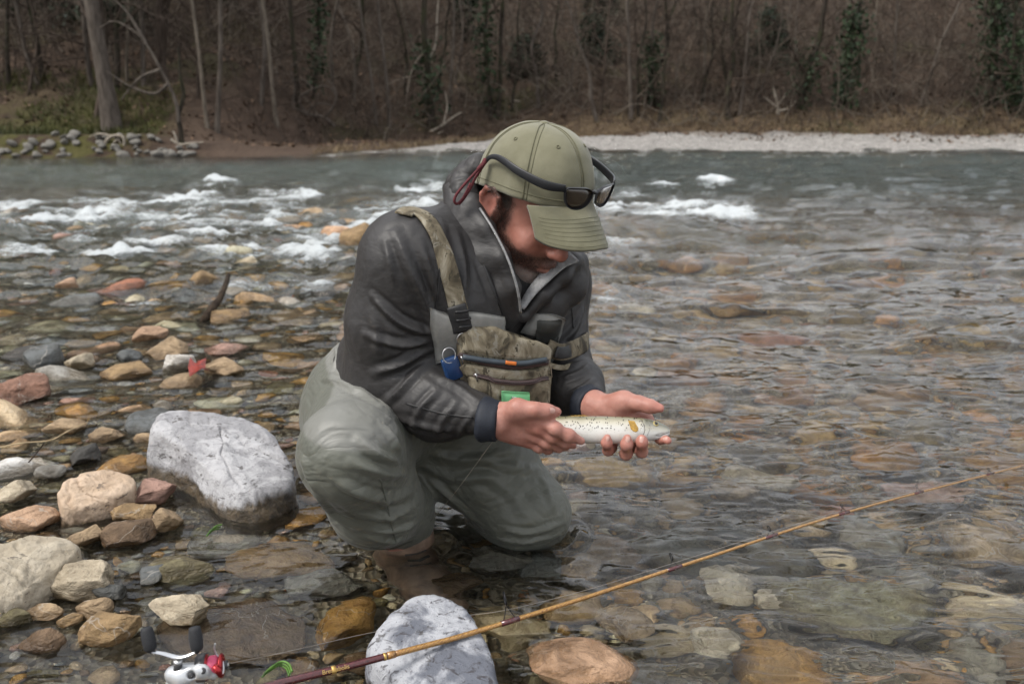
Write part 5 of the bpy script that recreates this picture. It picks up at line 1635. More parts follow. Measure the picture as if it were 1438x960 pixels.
ow = 1 + np.linspace(0, 1, 27)[1:] ** 2
xs = np.concatenate([-ow[::-1], np.linspace(-1, 1, 590), ow])
X, Y = np.meshgrid(xs, ys, indexing='ij'); X = np.clip(X, -1, 1) * (.35 + np.maximum(Y, .6) * .80) + np.sign(X) * np.maximum(np.abs(X) - 1, 0) * 110
p2 = lambda sx, sy, o=0: np.stack([X * sx + o, Y * sy + o * .7, 0 * X + o], -1).reshape(-1, 3)
def nz(sx, sy, octv, seed, o=0, warp=0.0):
    q = p2(sx, sy, o)
    if warp: q = q + warp * np.stack([fbm(q * .6, 2, seed + 50), fbm(q * .6 + 9, 2, seed + 51), 0 * q[:, 0]], 1)
    return fbm(q, octv, seed).reshape(X.shape)
foam0 = blobs(FOAM, X, Y)
rif = sstep(2.6, 5.0, Y) * sstep(1.6, -.6, X - .12 * Y)             # the broken riffle
rif = rif * sstep(15, 9, Y) + .35 * sstep(7, 10, Y)
glide = sstep(1.9, 4.2, Y) * sstep(-.3, .9, X + .15 * (Y - 3))      # long ripples on the right
calm = 1 - np.clip(rif + glide, 0, 1)
ridge = lambda a: 1 - 2 * np.abs(a)
nearr = .55 + .75 * sstep(-.3, .7, X)
Zw = nearr * (.0075 * nz(4.0, 8.0, 2, 71, 0, 1.2) + .0056 * nz(10, 20, 2, 72, 3, 1.0) - .0030 * np.abs(nz(20, 38, 2, 95, 1, .8)))
gl1 = nz(1.0, 3.9, 2, 73, 1, .45); gl2 = nz(3.0, 8.5, 2, 74, 5, .5); gl3 = nz(6.5, 19, 2, 84, 2, .4)
Zw = Zw + glide * (.070 * gl1 - .020 * np.abs(gl2) + .012 * gl2 + .0020 * gl3) * (1 - .55 * sstep(6, 12, Y))
lft = sstep(1.7, 2.6, Y) * sstep(.1, -.4, X); Zw = Zw + lft * (.012 * nz(4.5, 11, 3, 93, 4, .7) - .008 * np.abs(nz(9, 20, 2, 94, 3, .5)))
Zw = Zw + rif * (.060 * nz(1.0, 2.1, 3, 75, 2, .8) + .040 * nz(3.0, 6.5, 4, 76, 4, .8) + .012 * nz(11, 20, 2, 86, 4, .8))
Zw = Zw + sstep(6, 11, Y) * (.040 * nz(.9, 2.6, 4, 77, 6, .6) + .022 * nz(3, 7.5, 3, 87, 6, .6))
fn = nz(9, 14, 4, 78, 2, .8); fn2 = nz(2.2, 6.5, 4, 79, 7, 1.1)
fn3 = nz(3.2, 9.0, 4, 88, 3, 1.6)
foam = np.clip(foam0 * (.85 + 1.5 * fn3 + 1.3 * fn2 + .8 * fn) - .12, 0, 1.2)
Zw = Zw + foam0 * sstep(2, 4, Y) * (.004 + .045 * fn2 + .055 * fn3 + .038 * fn + .018 * nz(30, 40, 2, 80, 1))
# rings of disturbed water round the legs
for cx, cy, r0 in ((KL[0], KL[1], .08), (AR[0], AR[1], .06)):
    rr = np.hypot(X - cx, Y - cy); Zw = Zw + .0022 * np.sin((rr - r0) * 95) * np.exp(-np.maximum(rr - r0, 0) / .09) * (1 + .8 * nz(6, 6, 2, 81)) * (rr > r0 * .8)
rr = np.hypot(X - KL[0] - .02, Y - KL[1]); Zw = Zw + .010 * np.exp(-((rr - .098) / .016) ** 2) * (.6 + .9 * nz(14, 14, 2, 97)) * sstep(-.02, .05, X - KL[0])
V = np.stack([X, Y, Zw], -1).reshape(-1, 3)
t = NT("river_water")
c = t.coord()
b1 = t.noise(t.mapv(c, (1, 1.35, 1)), 26, 4, .55, .9); b2 = t.noise(c, 95, 3, .5, .4)
hgt = t.math('ADD', b1, t.math('MULTIPLY', b2, .10))
far_ = t.attr('far')
fw = t.noise(t.mapv(c, (1, 2.6, 1)), 2.6, 5, .62, .4)
bb = t.new('ShaderNodeBump', Height=b1, Strength=.06, Distance=.005)
b2n = t.new('ShaderNodeBump', Height=fw, Strength=1.0); t.set(b2n.inputs['Distance'], t.math('MULTIPLY', far_, .36)); t.set(b2n.inputs['Normal'], bb.outputs[0]); WNRM = b2n.outputs[0]
t.P(Base_Color=(.90, .955, .93), Transmission_Weight=1.0, IOR=1.333, Roughness=.0, Specular_IOR_Level=.5, Normal=WNRM)
fm = t.new("ShaderNodeBsdfPrincipled", Base_Color=(.70, .74, .75), Roughness=.5, Normal=t.bump(t.noise(c, 60, 5, .7), .9, .03))
fm.inputs['Subsurface Weight'].default_value = 0.0
ff = t.remap(t.math('ADD', t.attr('foam'), t.math('MULTIPLY', t.math('SUBTRACT', t.math('ADD', t.math('MULTIPLY', t.noise(t.mapv(c, (1, 2.8, 1)), 14, 6, .72, 1.4), .55), t.math('MULTIPLY', t.noise(t.mapv(c, (1, 1.6, 1)), 48, 5, .75, .8), .45)), .5), 3.0)), .12, 1.05, 0, .86)
ff = t.math('MULTIPLY', ff, t.remap(t.attr('foam'), .02, .25))
gr = t.new("ShaderNodeBsdfPrincipled", Base_Color=(.100, .128, .116), Roughness=.05, IOR=1.333, Normal=WNRM)  # green scatter of deep or aerated water, lightened to stand in for reflected sky
m1 = t.new("ShaderNodeMixShader"); t.set(m1.inputs[0], t.math('MULTIPLY', t.attr('depth'), .55)); t.l.new(t.b.outputs[0], m1.inputs[1]); t.l.new(gr.outputs[0], m1.inputs[2])
m2 = t.new("ShaderNodeMixShader"); t.set(m2.inputs[0], ff); t.l.new(m1.outputs[0], m2.inputs[1]); t.l.new(fm.outputs[0], m2.inputs[2])
t.l.new(m2.outputs[0], t.out.inputs['Surface'])
water = obj("river_surface", V, grid_faces(len(xs), len(ys)), t.m)
vattr(water, 'foam', foam.ravel()); vattr(water, 'far', (sstep(4.5, 11.0, Y) * (.55 + .45 * sstep(-.5, 1.5, X))).ravel()); aer = np.clip(blobs([(180, 300, 330, 60, .85), (470, 300, 260, 50, .75), (940, 285, 180, 34, .6)], X, Y) * (.75 + .6 * fn2), 0, .9)
vattr(water, 'depth', np.maximum(aer.ravel() * .75, sstep(.16, .55, -bed_z(X, Y)).ravel() * sstep(4.0, 12.5, Y).ravel()))
tag(water, "clear shallow river running from white rapids to long ripples", "river", kind="structure")

# ================================================================== THE FAR BANK
def hill_z(x, y):
    x = np.asarray(x, float); y = np.asarray(y, float)
    s = shoreline(x)
    beach = np.interp(x, [-40, -5.2, -3.2, -1.2, 0, 40], [.9, 1.2, 3.8, 3.6, 3.4, 3.8])       # width of the strip in front of the slope
    d = y - s
    lip = np.interp(x, [-40, -6, -4.2, -2.5, 40], [.30, .32, .10, .05, .07])
    z = -.5 * sstep(0, -2.2, d) + lip * sstep(-.1, np.maximum(beach * .35, .3), d) + .05 * sstep(.5, 4, d)
    k = np.maximum(0, d - beach)
    steep = np.interp(x, [-60, -6, 3, 60], [1.0, .9, .30, .14])
    z = z + .42 * k + .10 * np.sin(np.clip(k * .9, 0, 9)) * (k < 9) + steep * .62 * np.maximum(0, k - 9)
    cap_ = .62 + .112 * y + np.interp(x, [-60, -8, 0, 60], [40, 12, 0, 0])  # unseen crest shaped low on the right so the ripples reflect sky
    z = np.where(z > cap_, cap_ + .10 * (z - cap_), z)
    n = fbm(np.stack([x * .35, y * .35, 0 * x], -1).reshape(-1, 3), 4, 91).reshape(x.shape)
    n2 = fbm(np.stack([x * 1.9, y * 1.9, 0 * x], -1).reshape(-1, 3), 3, 92).reshape(x.shape)
    return z + (.22 * n + .07 * n2) * sstep(.8, 3.0, d) + .02 * n2 * sstep(0, .4, d)
ys = np.concatenate([np.linspace(11.5, 32, 190), np.linspace(33, 120, 40)])
xs = np.concatenate([np.linspace(-140, -22, 26), np.linspace(-21.5, 21.5, 240), np.linspace(22, 140, 26)])
X, Y = np.meshgrid(xs, ys, indexing='ij')
V = np.stack([X, Y, hill_z(X, Y)], -1).reshape(-1, 3)
t = NT("leaf_litter")
c = t.coord(); pos = c
n1 = t.noise(c, .55, 5, .6); n2 = t.noise(c, 3.2, 5, .65); n3 = t.noise(c, 17, 4, .7)
base = t.ramp(n2, (.30, (.036, .025, .018)), (.48, (.070, .048, .034)), (.66, (.108, .076, .055)), (.8, (.15, .115, .085)))
base = t.mix(t.math('MULTIPLY', t.remap(n3, .50, .68), .6), base, (.135, .092, .060))
base = t.mix(t.math('MULTIPLY', t.remap(n1, .52, .66), .6), base, (.060, .062, .026))
xx = t.new("ShaderNodeSeparateXYZ", Vector=pos)
grav = t.math('MULTIPLY', t.attr('gravel'), t.remap(t.math('ADD', t.attr('gravel'), t.math('MULTIPLY', t.math('SUBTRACT', n2, .5), .8)), .35, .6))
base = t.mix(grav, base, t.ramp(t.vor(c, 24, 'F1', 'Distance'), (.0, (.30, .285, .265)), (.5, (.40, .38, .355)), (.9, (.18, .165, .15))))
strw = t.math('MULTIPLY', t.attr('straw'), t.remap(n2, .35, .6))
base = t.mix(t.math('MULTIPLY', strw, .6), base, (.17, .125, .075))
mud = t.attr('mud'); base = t.mix(t.math('MULTIPLY', mud, .8), base, t.mix(n2, (.075, .050, .036), (.135, .096, .072)))
moss = t.math('MULTIPLY', t.attr('moss'), t.remap(n2, .42, .56)); base = t.mix(t.math('MULTIPLY', moss, .85), base, (.085, .085, .022))
t.P(Base_Color=base, Roughness=.9, Specular_IOR_Level=.15, Normal=t.bump(t.math('ADD', n2, t.math('MULTIPLY', n3, .4)), .9, .12))
hill = obj("hillside", V, grid_faces(len(xs), len(ys)), t.m)
D = (Y - shoreline(X)).ravel(); xr = X.ravel()
barw = np.interp(xr, [-40, -3.3, -1.6, 0, 3, 40], [0, 0, .9, 2.6, 3.6, 3.8])
vattr(hill, 'gravel', sstep(-.6, -.1, D) * sstep(barw + .15, barw - .25, D) * (barw > .15))
vattr(hill, 'straw', sstep(barw - .3, barw + .2, D) * sstep(barw + 1.5, barw + .6, D) * sstep(-3.4, -2, xr) * .9)
vattr(hill, 'mud', sstep(-6, -4.8, xr) * sstep(-.8, -2.2, xr) * sstep(4.2, 3.0, D) * sstep(barw - .1, barw + .25, D))
vattr(hill, 'moss', sstep(-5.4, -6.2, xr) * sstep(3.0, .5, D) * .9)
tag(hill, "brown leaf covered wooded slope with pale gravel shore", "hillside", kind="structure")
# the near bank behind the lens, so that the river lies in a valley from every side
ys2 = np.linspace(-60, -1.2, 40); xs2 = np.linspace(-120, 120, 60)
X, Y = np.meshgrid(xs2, ys2, indexing='ij')
Zb = .02 + .10 * np.maximum(0, -Y - 2) + .15 * fbm(np.stack([X * .3, Y * .3, 0 * X], -1).reshape(-1, 3), 3, 66).reshape(X.shape) * (Y < -3)
near = obj("near_bank", np.stack([X, Y, Zb], -1).reshape(-1, 3), grid_faces(60, 40), simple("near_bank_gravel", (.20, .17, .13), .85, scale=6, var=.25))
tag(near, "gravel bank behind the camera", "bank", kind="structure")

# ---- bark and leaves
def bark(name, a, b_, moss=0.0):
    t = NT(name); c = t.coord('Object')
    n = t.noise(t.mapv(c, (1, 1, .18)), 22, 5, .65); m = t.noise(c, 3.5, 4, .6)
    base = t.mix(t.remap(n, .35, .65), a, b_)
    if moss: base = t.mix(t.math('MULTIPLY', t.remap(m, .45, .62), moss), base, (.045, .060, .018))
    t.P(Base_Color=base, Roughness=.9, Specular_IOR_Level=.15, Normal=t.bump(n, .8, .03))
    return t.m
M_barkgrey = bark("grey_bark", (.070, .057, .047), (.150, .126, .105))
M_barkdark = bark("dark_bark", (.022, .018, .014), (.058, .046, .036), .35)
M_barkpale = bark("pale_bark", (.115, .095, .074), (.22, .185, .147))
M_twig = bark("twig_bark", (.055, .041, .032), (.115, .088, .070))
M_dead = bark("bleached_deadwood", (.26, .22, .175), (.44, .39, .32))
def leafmat(name, a, b_):
    t = NT(name); c = t.coord()
    n = t.noise(c, 2.2, 4, .7)
    t.P(Base_Color=t.mix(t.remap(n, .35, .65), a, b_), Roughness=.65, Specular_IOR_Level=.3)
    return t.m
M_ivy = leafmat("ivy_leaves", (.014, .028, .012), (.034, .060, .022))
M_ever = leafmat("evergreen_leaves", (.012, .022, .012), (.030, .046, .022))
M_moss = leafmat("moss", (.035, .042, .010), (.095, .098, .022))
M_straw = leafmat("dry_grass", (.13, .092, .052), (.27, .20, .115))

tr = np.random.default_rng(4)
def limb(p0, d, ln, r0, r1, n=6, bend=.25, up=.15):
    pts = [np.array(p0, float)]; d = unit(d)
    for i in range(n):
        d = unit(d + tr.normal(0, bend / n ** .5, 3) + np.array([0, 0, up / n]))
        pts.append(pts[-1] + d * ln / n)
    return np.array(pts), np.linspace(r0, r1, n + 1)
def tube_np(pts, rad, n):
    pts = np.asarray(pts); m = len(pts)
    T = np.gradient(pts, axis=0); T /= np.linalg.norm(T, axis=1, keepdims=True) + 1e-9
    ref = np.array([.31, .72, .62]); A = np.cross(T, ref); A /= np.linalg.norm(A, axis=1, keepdims=True) + 1e-9; B = np.cross(T, A)
    a = np.arange(n) * 2 * np.pi / n
    V = pts[:, None] + np.asarray(rad)[:, None, None] * (np.cos(a)[None, :, None] * A[:, None] + np.sin(a)[None, :, None] * B[:, None])
    return V.reshape(-1, 3), grid_faces(m, n, 0, True)
class MBN:
    def __init__(s): s.V, s.F, s.n = [], [], 0
    def add(s, V, F): s.V.append(V); s.F.append(np.asarray(F) + s.n); s.n += len(V)
    def mesh(s, name): return mesh_data(name, np.concatenate(s.V), np.concatenate(s.F))
def branches(mb, pts, rad, count, lo, ln, depth=2, spread=.9):
    L = len(pts)
    for k in range(count):
        f = lo + (1 - lo) * tr.random(); i = min(int(f * (L - 1)), L - 2); ff = f * (L - 1) - i
        p = pts[i] * (1 - ff) + pts[i + 1] * ff; r = (rad[i] * (1 - ff) + rad[i + 1] * ff)
        a = tr.uniform(0, 6.283); d = np.array([math.cos(a) * spread, math.sin(a) * spread, tr.uniform(.05, .75)])
        bl = ln * (1.15 - .75 * f) * tr.uniform(.6, 1.3)
        bp, br = limb(p, d, bl, min(r * .55, .045), .004, 5, .55, .35)
        mb.add(*tube_np(bp, br, 4 if depth > 1 else 3))
        if depth > 1: branches(mb, bp, br, 4, .2, bl * .5, depth - 1, 1.0)
        elif depth == 1:
            for q in range(3):
                j_ = tr.integers(1, 5); tp, tr_ = limb(bp[j_], bp[j_] - bp[j_ - 1] + tr.normal(0, .5, 3) * bl * .3, bl * .4, .004, .002, 2, .5)
                mb.add(*tube_np(tp, tr_, 3))
def leaf_cloud(centers, size, n, seed, flat=.6):
    g = np.random.default_rng(seed)
    idx = g.integers(0, len(centers), n)
    p = centers[idx] + g.normal(0, 1, (n, 3)) * size
    a = g.normal(0, 1, (n, 3)); a /= np.linalg.norm(a, axis=1, keepdims=True); b2 = np.cross(a, g.normal(0, 1, (n, 3))); b2 /= np.linalg.norm(b2, axis=1, keepdims=True)
    s = g.uniform(.025, .06, (n, 1))
    V = np.stack([p - a * s, p - b2 * s * flat, p + a * s, p + b2 * s * flat], 1).reshape(-1, 3)
    return V, np.arange(len(V)).reshape(-1, 4)
def on_slope(u, v):
    """where the sight line of a picture point meets the far bank"""
    d = ray(u, v); y = np.linspace(12, 60, 800); x = d[0] / d[1] * y; z = CAM_H + d[2] / d[1] * y
    h = hill_z(x, y); k = np.argmax(h > z)
    return np.array([x[k], y[k], h[k] - .03])
def tree(u, v, wpx, utop, mat, label, height=8.0, nb=18, lo=.22, bl=1.5, ivy=0.0, kink=.10, name="bare_tree", curve=0.0, group="trees on the far bank", share=None, cat="tree"):
    b0 = on_slope(u, v); dpx = proj(b0)[0, 2]
    r0 = .86 * wpx / 2 * dpx / FPX
    top3 = P(utop, 0, b0[1])                        # where it leaves the picture
    lean = (top3[0] - b0[0]) / max(top3[2] - b0[2], .5)
    root = empty(name, tuple(b0), label, cat, group)
    if u > 700: height = min(height, 3.5 + .5 * (u % 7) / 7)  # right-hand trees cut short above the view so the water reflects sky
    n = 12; pts = []
    for i in range(n):
        f = i / (n - 1); z = f * height
        w = kink * (math.sin(f * 9 + u) * .5 + math.sin(f * 17 + 2 * u) * .3) * min(1, f * 4)
        pts.append(np.array([lean * z + w + curve * math.sin(math.pi * min(1, f * height / 3.2)), w * .7, z - .05]))
    pts = np.array(pts); rad = r0 * (1 - .62 * np.linspace(0, 1, n) ** .8); rad[0] *= 1.35
    V, F = tube_np(spline(pts, 26), np.interp(np.linspace(0, 1, 26), np.linspace(0, 1, n), rad), 9)
    tk = obj("trunk", V, F, mat, root, local=True)
    mb = MBN(); branches(mb, pts, rad, nb, lo, bl)
    if mb.n:
        cr = bpy.data.objects.new("crown", mb.mesh("crown")); COL.objects.link(cr); cr.data.materials.append(M_twig if mat is not M_barkpale else M_barkgrey); cr.parent = root
    if ivy:
        m = (spline(pts, 60)[3:int(60 * ivy)])
        V, F = leaf_cloud(m, r0 * 1.5 + .05, int(1500 * ivy), int(u), .8); obj("ivy", V, F, M_ivy, root, local=True, smooth=False)
    return root
TG = "bare trees of the far bank"
tree(158, 182, 27, 128, M_barkgrey, "thickest grey trunk near the left end of the far bank, bare", 9, 20, .3, 2.0, kink=.05, group=TG)
bt = tree(254, 200, 10, 252, M_barkdark, "dark snapped tree bending left at the far water's edge", 1.5, 0, .5, .5, kink=.05, name="broken_tree", group=TG)
mb = MBN(); b0 = np.array(bt.location)
for pts in ([(251, 172), (246, 140), (226, 98), (205, 62), (188, 44), (160, 30), (140, 40)], [(226, 98), (196, 110), (170, 140)], [(205, 62), (180, 20), (150, -10)], [(236, 118), (216, 132), (180, 120), (150, 100)]):
    c = spline([P(u_, v_, b0[1] - .1) for u_, v_ in pts], 16) - b0
    mb.add(*tube_np(c, np.linspace(.030, .008, 16), 5))
cr = bpy.data.objects.new("crown", mb.mesh("crown")); COL.objects.link(cr); cr.data.materials.append(M_barkgrey); cr.parent = bt
tree(291, 178, 6, 271, M_barkpale, "slim pale trunk left of a pair of stems, leaning left", 8, 14, .3, group=TG, kink=.08)
tree(304, 186, 8, 313, M_barkgrey, "grey twin stem rising right of the slim pale trunk", 8, 16, .25, group=TG, kink=.09)
tree(389, 179, 7, 367, M_barkpale, "slender pale trunk leaning left over the brown beach", 8, 12, .35, group=TG, kink=.05)
tree(418, 150, 8, 412, M_barkdark, "dark forked tree above the tangle of roots", 8, 18, .2, group=TG)
tree(440, 140, 6, 447, M_barkdark, "thin ivy topped tree above the root tangle", 7, 10, .3, ivy=.6, group=TG)
tree(528, 177, 6, 505, M_barkgrey, "thin leaning stem left of two others on the bank behind the hood", 7, 12, .3, group=TG)
tree(547, 181, 6, 531, M_barkgrey, "thin straight stem at the beach edge behind the hood", 7, 12, .3, group=TG)
tree(606, 178, 12, 598, M_barkdark, "dark thick trunk with a pale hooked branch left of the cap", 7, 16, .25, group=TG, ivy=.25)
tree(600, 140, 6, 566, M_barkpale, "pale stem leaning away behind the dark thick trunk", 7, 8, .3, group=TG)
tree(630, 160, 6, 640, M_barkgrey, "slim stem just right of the dark thick trunk", 7, 10, .3, group=TG)
tree(688, 166, 8, 684, M_barkdark, "left of two dark trunks standing together above the cap", 7, 14, .3, ivy=.55, group=TG)
tree(698, 167, 8, 706, M_barkdark, "right of two dark trunks standing together above the cap", 7, 12, .25, group=TG)
tree(756, 152, 7, 752, M_barkgrey, "crooked grey tree directly behind the top of the cap", 7, 22, .15, kink=.2, group=TG)
tree(840, 170, 8, 800, M_barkgrey, "leaning grey snag at the shore right of the cap", 3.2, 10, .4, .9, kink=.1, group=TG)
tree(886, 167, 8, 882, M_barkgrey, "tall straight trunk a little right of the cap", 8, 16, .3, group=TG, kink=.04)
tree(895, 163, 5, 905, M_barkdark, "thin dark stem beside the tall straight trunk", 7, 12, .3, group=TG)
tree(912, 150, 8, 922, M_barkgrey, "trunk wrapped in green ivy right of the tall straight one", 8, 12, .3, ivy=.42, group=TG)
tree(924, 172, 6, 946, M_barkdark, "short dark curved stem by the ivy wrapped trunk", 3.6, 12, .25, 1.1, group=TG, kink=.15)
tree(988, 145, 6, 993, M_barkpale, "pale thin stem in the middle of the right bank", 8, 12, .35, group=TG, kink=.04)
tree(1022, 166, 9, 1030, M_barkdark, "dark double stem left of the bleached stump", 7, 14, .2, group=TG)
tree(1037, 164, 6, 1058, M_barkgrey, "grey stem crossing behind the dark double stem", 8, 16, .25, group=TG)
tree(1122, 152, 12, 1160, M_barkdark, "dark ivy clad tree leaning right behind the bleached stump", 8, 18, .2, ivy=.35, group=TG)
tree(1180, 152, 10, 1208, M_barkdark, "dark leaning stub with ivy on the right bank", 2.6, 8, .4, 1.0, ivy=.8, group=TG)
tree(1290, 150, 6, 1345, M_barkgrey, "grey branchy tree sloping right near the right end", 8, 24, .12, 2.0, group=TG)
tree(1250, 140, 5, 1262, M_barkgrey, "faint thin stem left of the sloping branchy tree", 8, 20, .15, 1.8, group=TG)
tree(1388, 150, 14, 1402, M_barkdark, "big dark ivy covered tree at the right end of the bank", 8, 18, .2, ivy=.9, group=TG)
tree(1430, 160, 8, 1425, M_barkdark, "dark trunk at the right picture edge", 8, 16, .2, ivy=.5, group=TG)
tree(60, 110, 8, 44, M_barkdark, "dark trunk on the grassy rise at the upper left", 8, 22, .15, group=TG)
tree(12, 120, 7, 4, M_barkdark, "dark trunk at the left picture edge", 8, 22, .15, group=TG)
# smaller stems further up: copies of a few grown trees
protos = []; sap = []
for k in range(7):
    h_ = tr.uniform(3.6, 5.2); mbt = MBN(); n = 10
    pts = np.array([[.12 * math.sin(f * 7 + k) * min(1, f * 3) + tr.normal(0, .02) + (k - 3) * .05 * f * h_ * .4, .1 * math.sin(f * 9 + k * 2), f * h_ - .05] for f in np.linspace(0, 1, n)])
    rad = (.035 + .012 * (k % 3)) * (1 - .7 * np.linspace(0, 1, n))
    V, F = tube_np(spline(pts, 16), np.interp(np.linspace(0, 1, 16), np.linspace(0, 1, n), rad), 6)
    mbt.add(V, F); tm = mbt.mesh("trunk"); tm.materials.append([M_barkgrey, M_barkdark, M_twig, M_barkpale][k % 4])
    mb = MBN(); branches(mb, pts, rad, 15, .12, 1.5); bm2 = mb.mesh("crown"); bm2.materials.append(M_twig)
    protos.append((tm, bm2))
for k in range(64):
    u, v = tr.uniform(-60, 1500), tr.uniform(20, 150) if k % 3 else tr.uniform(120, 168)
    b0 = on_slope(u, v)
    root = empty("sapling", tuple(b0), None, "tree", "thin saplings on the wooded slope"); sap.append((root, u, v, k % 7))
    tm, bm2 = protos[k % 7]
    for nm, me in (("trunk", tm), ("crown", bm2)):
        o = bpy.data.objects.new(nm, me); COL.objects.link(o); o.parent = root
    root.rotation_euler = (tr.normal(0, .06), tr.normal(0, .09), tr.uniform(0, 6.28)); s_ = tr.uniform(.75, 1.25) * (1 if u < 640 else .72); root.scale = (s_, s_, s_)  # right-hand saplings scaled down to leave more sky for the water to reflect
def sap_place(u):
    for lim, w_ in ((120, "near the left end of the slope"), (330, "behind the snapped tree"), (480, "above the root tangle"), (660, "behind the hood"), (860, "above the cap"), (1000, "behind the tall straight trunk"), (1150, "above the bleached stump"), (1300, "right of the bleached stump")):
        if u < lim: return w_
    return "near the right end of the slope"
sk = {}
for q in sap: sk.setdefault(("higher" if q[2] < 85 else "lower", ["grey", "dark", "brown", "pale"][q[3] % 4], sap_place(q[1])), []).append(q)
for key, qs in sk.items():
    qs.sort(key=lambda q: q[1])
    for n_, q in enumerate(qs):
        lab = f"thin {key[1]} sapling {key[0]} up the bank {key[2]}".replace("lower up", "low on").replace("higher up the", "high on the").replace("near the ", "by the ")
        q[0]['label'] = (lab if len(qs) == 1 else f"{['first', 'second', 'third', 'fourth', 'fifth', 'sixth'][min(n_, 5)]} from left, {lab}").replace(' up the bank', '').replace(' on the bank', '')
# evergreens: dark masses of small leaves over limbs
def evergreen(u, v, h_, w_, label, seed):
    b0 = on_slope(u, v); root = empty("evergreen_tree", tuple(b0), label, "tree", "dark evergreens on the slope")
    pts, rad = limb((0, 0, 0), (0, 0, 1), h_, .09, .02, 8, .12); obj("trunk", *tube_np(pts, rad, 7), M_barkdark, root, local=True)
    g = np.random.default_rng(seed); cs_ = []
    mb = MBN()
    for k in range(34):
        f = g.uniform(.12, 1); p = pts[min(int(f * 8), 7)]; a = g.uniform(0, 6.28); L = w_ * (1.1 - .8 * f) * g.uniform(.5, 1.1)
        bp, br = limb(p, (math.cos(a), math.sin(a), .1), L, .02, .004, 4, .3, -.1); mb.add(*tube_np(bp, br, 4)); cs_.append(spline(bp, 8)[2:])
    obj("crown", np.concatenate(mb.V), np.concatenate(mb.F), M_barkdark, root, local=True)
    V, F = leaf_cloud(np.concatenate(cs_), .10, 5200, seed); obj("crown", V, F, M_ever, root, local=True, smooth=False)
evergreen(195, 58, 4.0, 1.5, "dark evergreen at the top left behind the thick grey trunk", 1)
evergreen(70, 40, 4.0, 1.6, "dark evergreen at the top left corner behind bare branches", 2)
evergreen(330, 20, 3.5, 1.2, "dark evergreen at the top edge above the pair of grey stems", 3)
evergreen(735, 108, .9, .55, "small green bush on the slope above the cap", 4)
evergreen(845, 30, 2.2, .7, "dark green bush high on the slope right of the cap", 5)
evergreen(838, 88, 1.1, .5, "dark leafy bush halfway up the slope right of the cap", 6)
evergreen(1075, 92, 1.3, .7, "dark evergreen bush above the bleached stump", 7)
evergreen(1420, 60, 3.0, 1.3, "dark evergreen tree in the top right corner", 8)
evergreen(655, 58, 1.6, .5, "dark green shrub high up left of the cap", 9)
evergreen(500, 10, 3.0, 1.2, "dark evergreen at the top edge above the hood", 10)

# ---- undergrowth, twigs and grass nobody could count
mb = MBN()
for k in range(6600):
    u, v = tr.uniform(-120, 1560), tr.uniform(0, 172) if tr.random() < .75 else tr.uniform(120, 176)
    if v > 150 and tr.random() < .5: continue
    d = ray(u, v); y = tr.uniform(15.5 if u < 480 else 17.5, 31); x = d[0] / d[1] * y
    if y - shoreline(np.array(x)) < (2.0 if x < -2.2 else 3.6): continue
    p = np.array([x, y, float(hill_z(np.array([[x]]), np.array([[y]]))[0, 0])])
    L = tr.uniform(.35, 1.7)
    bp, br = limb(p, (tr.normal(0, .55), tr.normal(0, .55), 1), L, tr.uniform(.006, .013), .003, 3, .55, .0); mb.add(*tube_np(bp, br, 3))
    for q in range(3):
        j_ = tr.integers(1, 4); tp, tq_ = limb(bp[j_], tr.normal(0, 1, 3) + np.array([0, 0, .6]), L * .45, .005, .002, 2, .5); mb.add(*tube_np(tp, tq_, 3))
o = bpy.data.objects.new("undergrowth", mb.mesh("undergrowth")); COL.objects.link(o); o.data.materials.append(M_twig)
tag(o, "tangle of leafless twigs and brush over the slope", "undergrowth", kind="stuff")
mb = MBN()
for k in range(1700):
    u, v = tr.uniform(-120, 1560), tr.uniform(10, 170)
    d = ray(u, v); y = tr.uniform(17.5, 27); x = d[0] / d[1] * y
    if y - shoreline(np.array(x)) < 3.7: continue
    p = np.array([x, y, float(hill_z(np.array([[x]]), np.array([[y]]))[0, 0])]); L = tr.uniform(.8, 2.6)
    bp, br = limb(p, (tr.normal(0, .8), tr.normal(0, .6), .8), L, tr.uniform(.007, .016), .003, 6, .7, -.15); mb.add(*tube_np(bp, br, 3))
    for q in range(4):
        j_ = tr.integers(1, 6); tp, tq_ = limb(bp[j_], tr.normal(0, 1, 3) + np.array([0, 0, .4]), L * .35, .005, .002, 3, .6); mb.add(*tube_np(tp, tq_, 3))
o = bpy.data.objects.new("brushwood", mb.mesh("brushwood")); COL.objects.link(o); o.data.materials.append(M_barkpale)
tag(o, "pale bent bare branches and brushwood across the far slope", "brushwood", kind="stuff")
g = np.random.default_rng(21)
def scatter(n, fx, size, mat, name, label, lift=.02):
    x, y = fx(n); z = hill_z(x, y) + lift
    p = np.stack([x, y, z], 1); a = g.normal(0, 1, (len(x), 3)) * [1, 1, .35]; a /= np.linalg.norm(a, axis=1, keepdims=True)
    b2 = np.cross(a, g.normal(0, .4, (len(x), 3)) + [0, 0, 1]); b2 /= np.linalg.norm(b2, axis=1, keepdims=True); s = g.uniform(.5, 1.2, (len(x), 1)) * size
    V = np.stack([p - a * s, p - b2 * s * .6, p + a * s, p + b2 * s * .6], 1).reshape(-1, 3)
    o = obj(name, V, np.arange(len(V)).reshape(-1, 4), mat, smooth=False); tag(o, label, name.replace('_', ' '), kind="stuff")
def fx(n):
    y = g.uniform(14.8, 32, n); x = g.uniform(-.66, .66, n) * y; k = y - shoreline(x) > np.where(x < -2, 1.0, 2.6); return x[k], y[k]
scatter(16000, fx, .055, leafmat("dead_leaves", (.075, .044, .026), (.185, .115, .070)), "fallen_leaves", "dead brown leaves lying over the wooded slope")
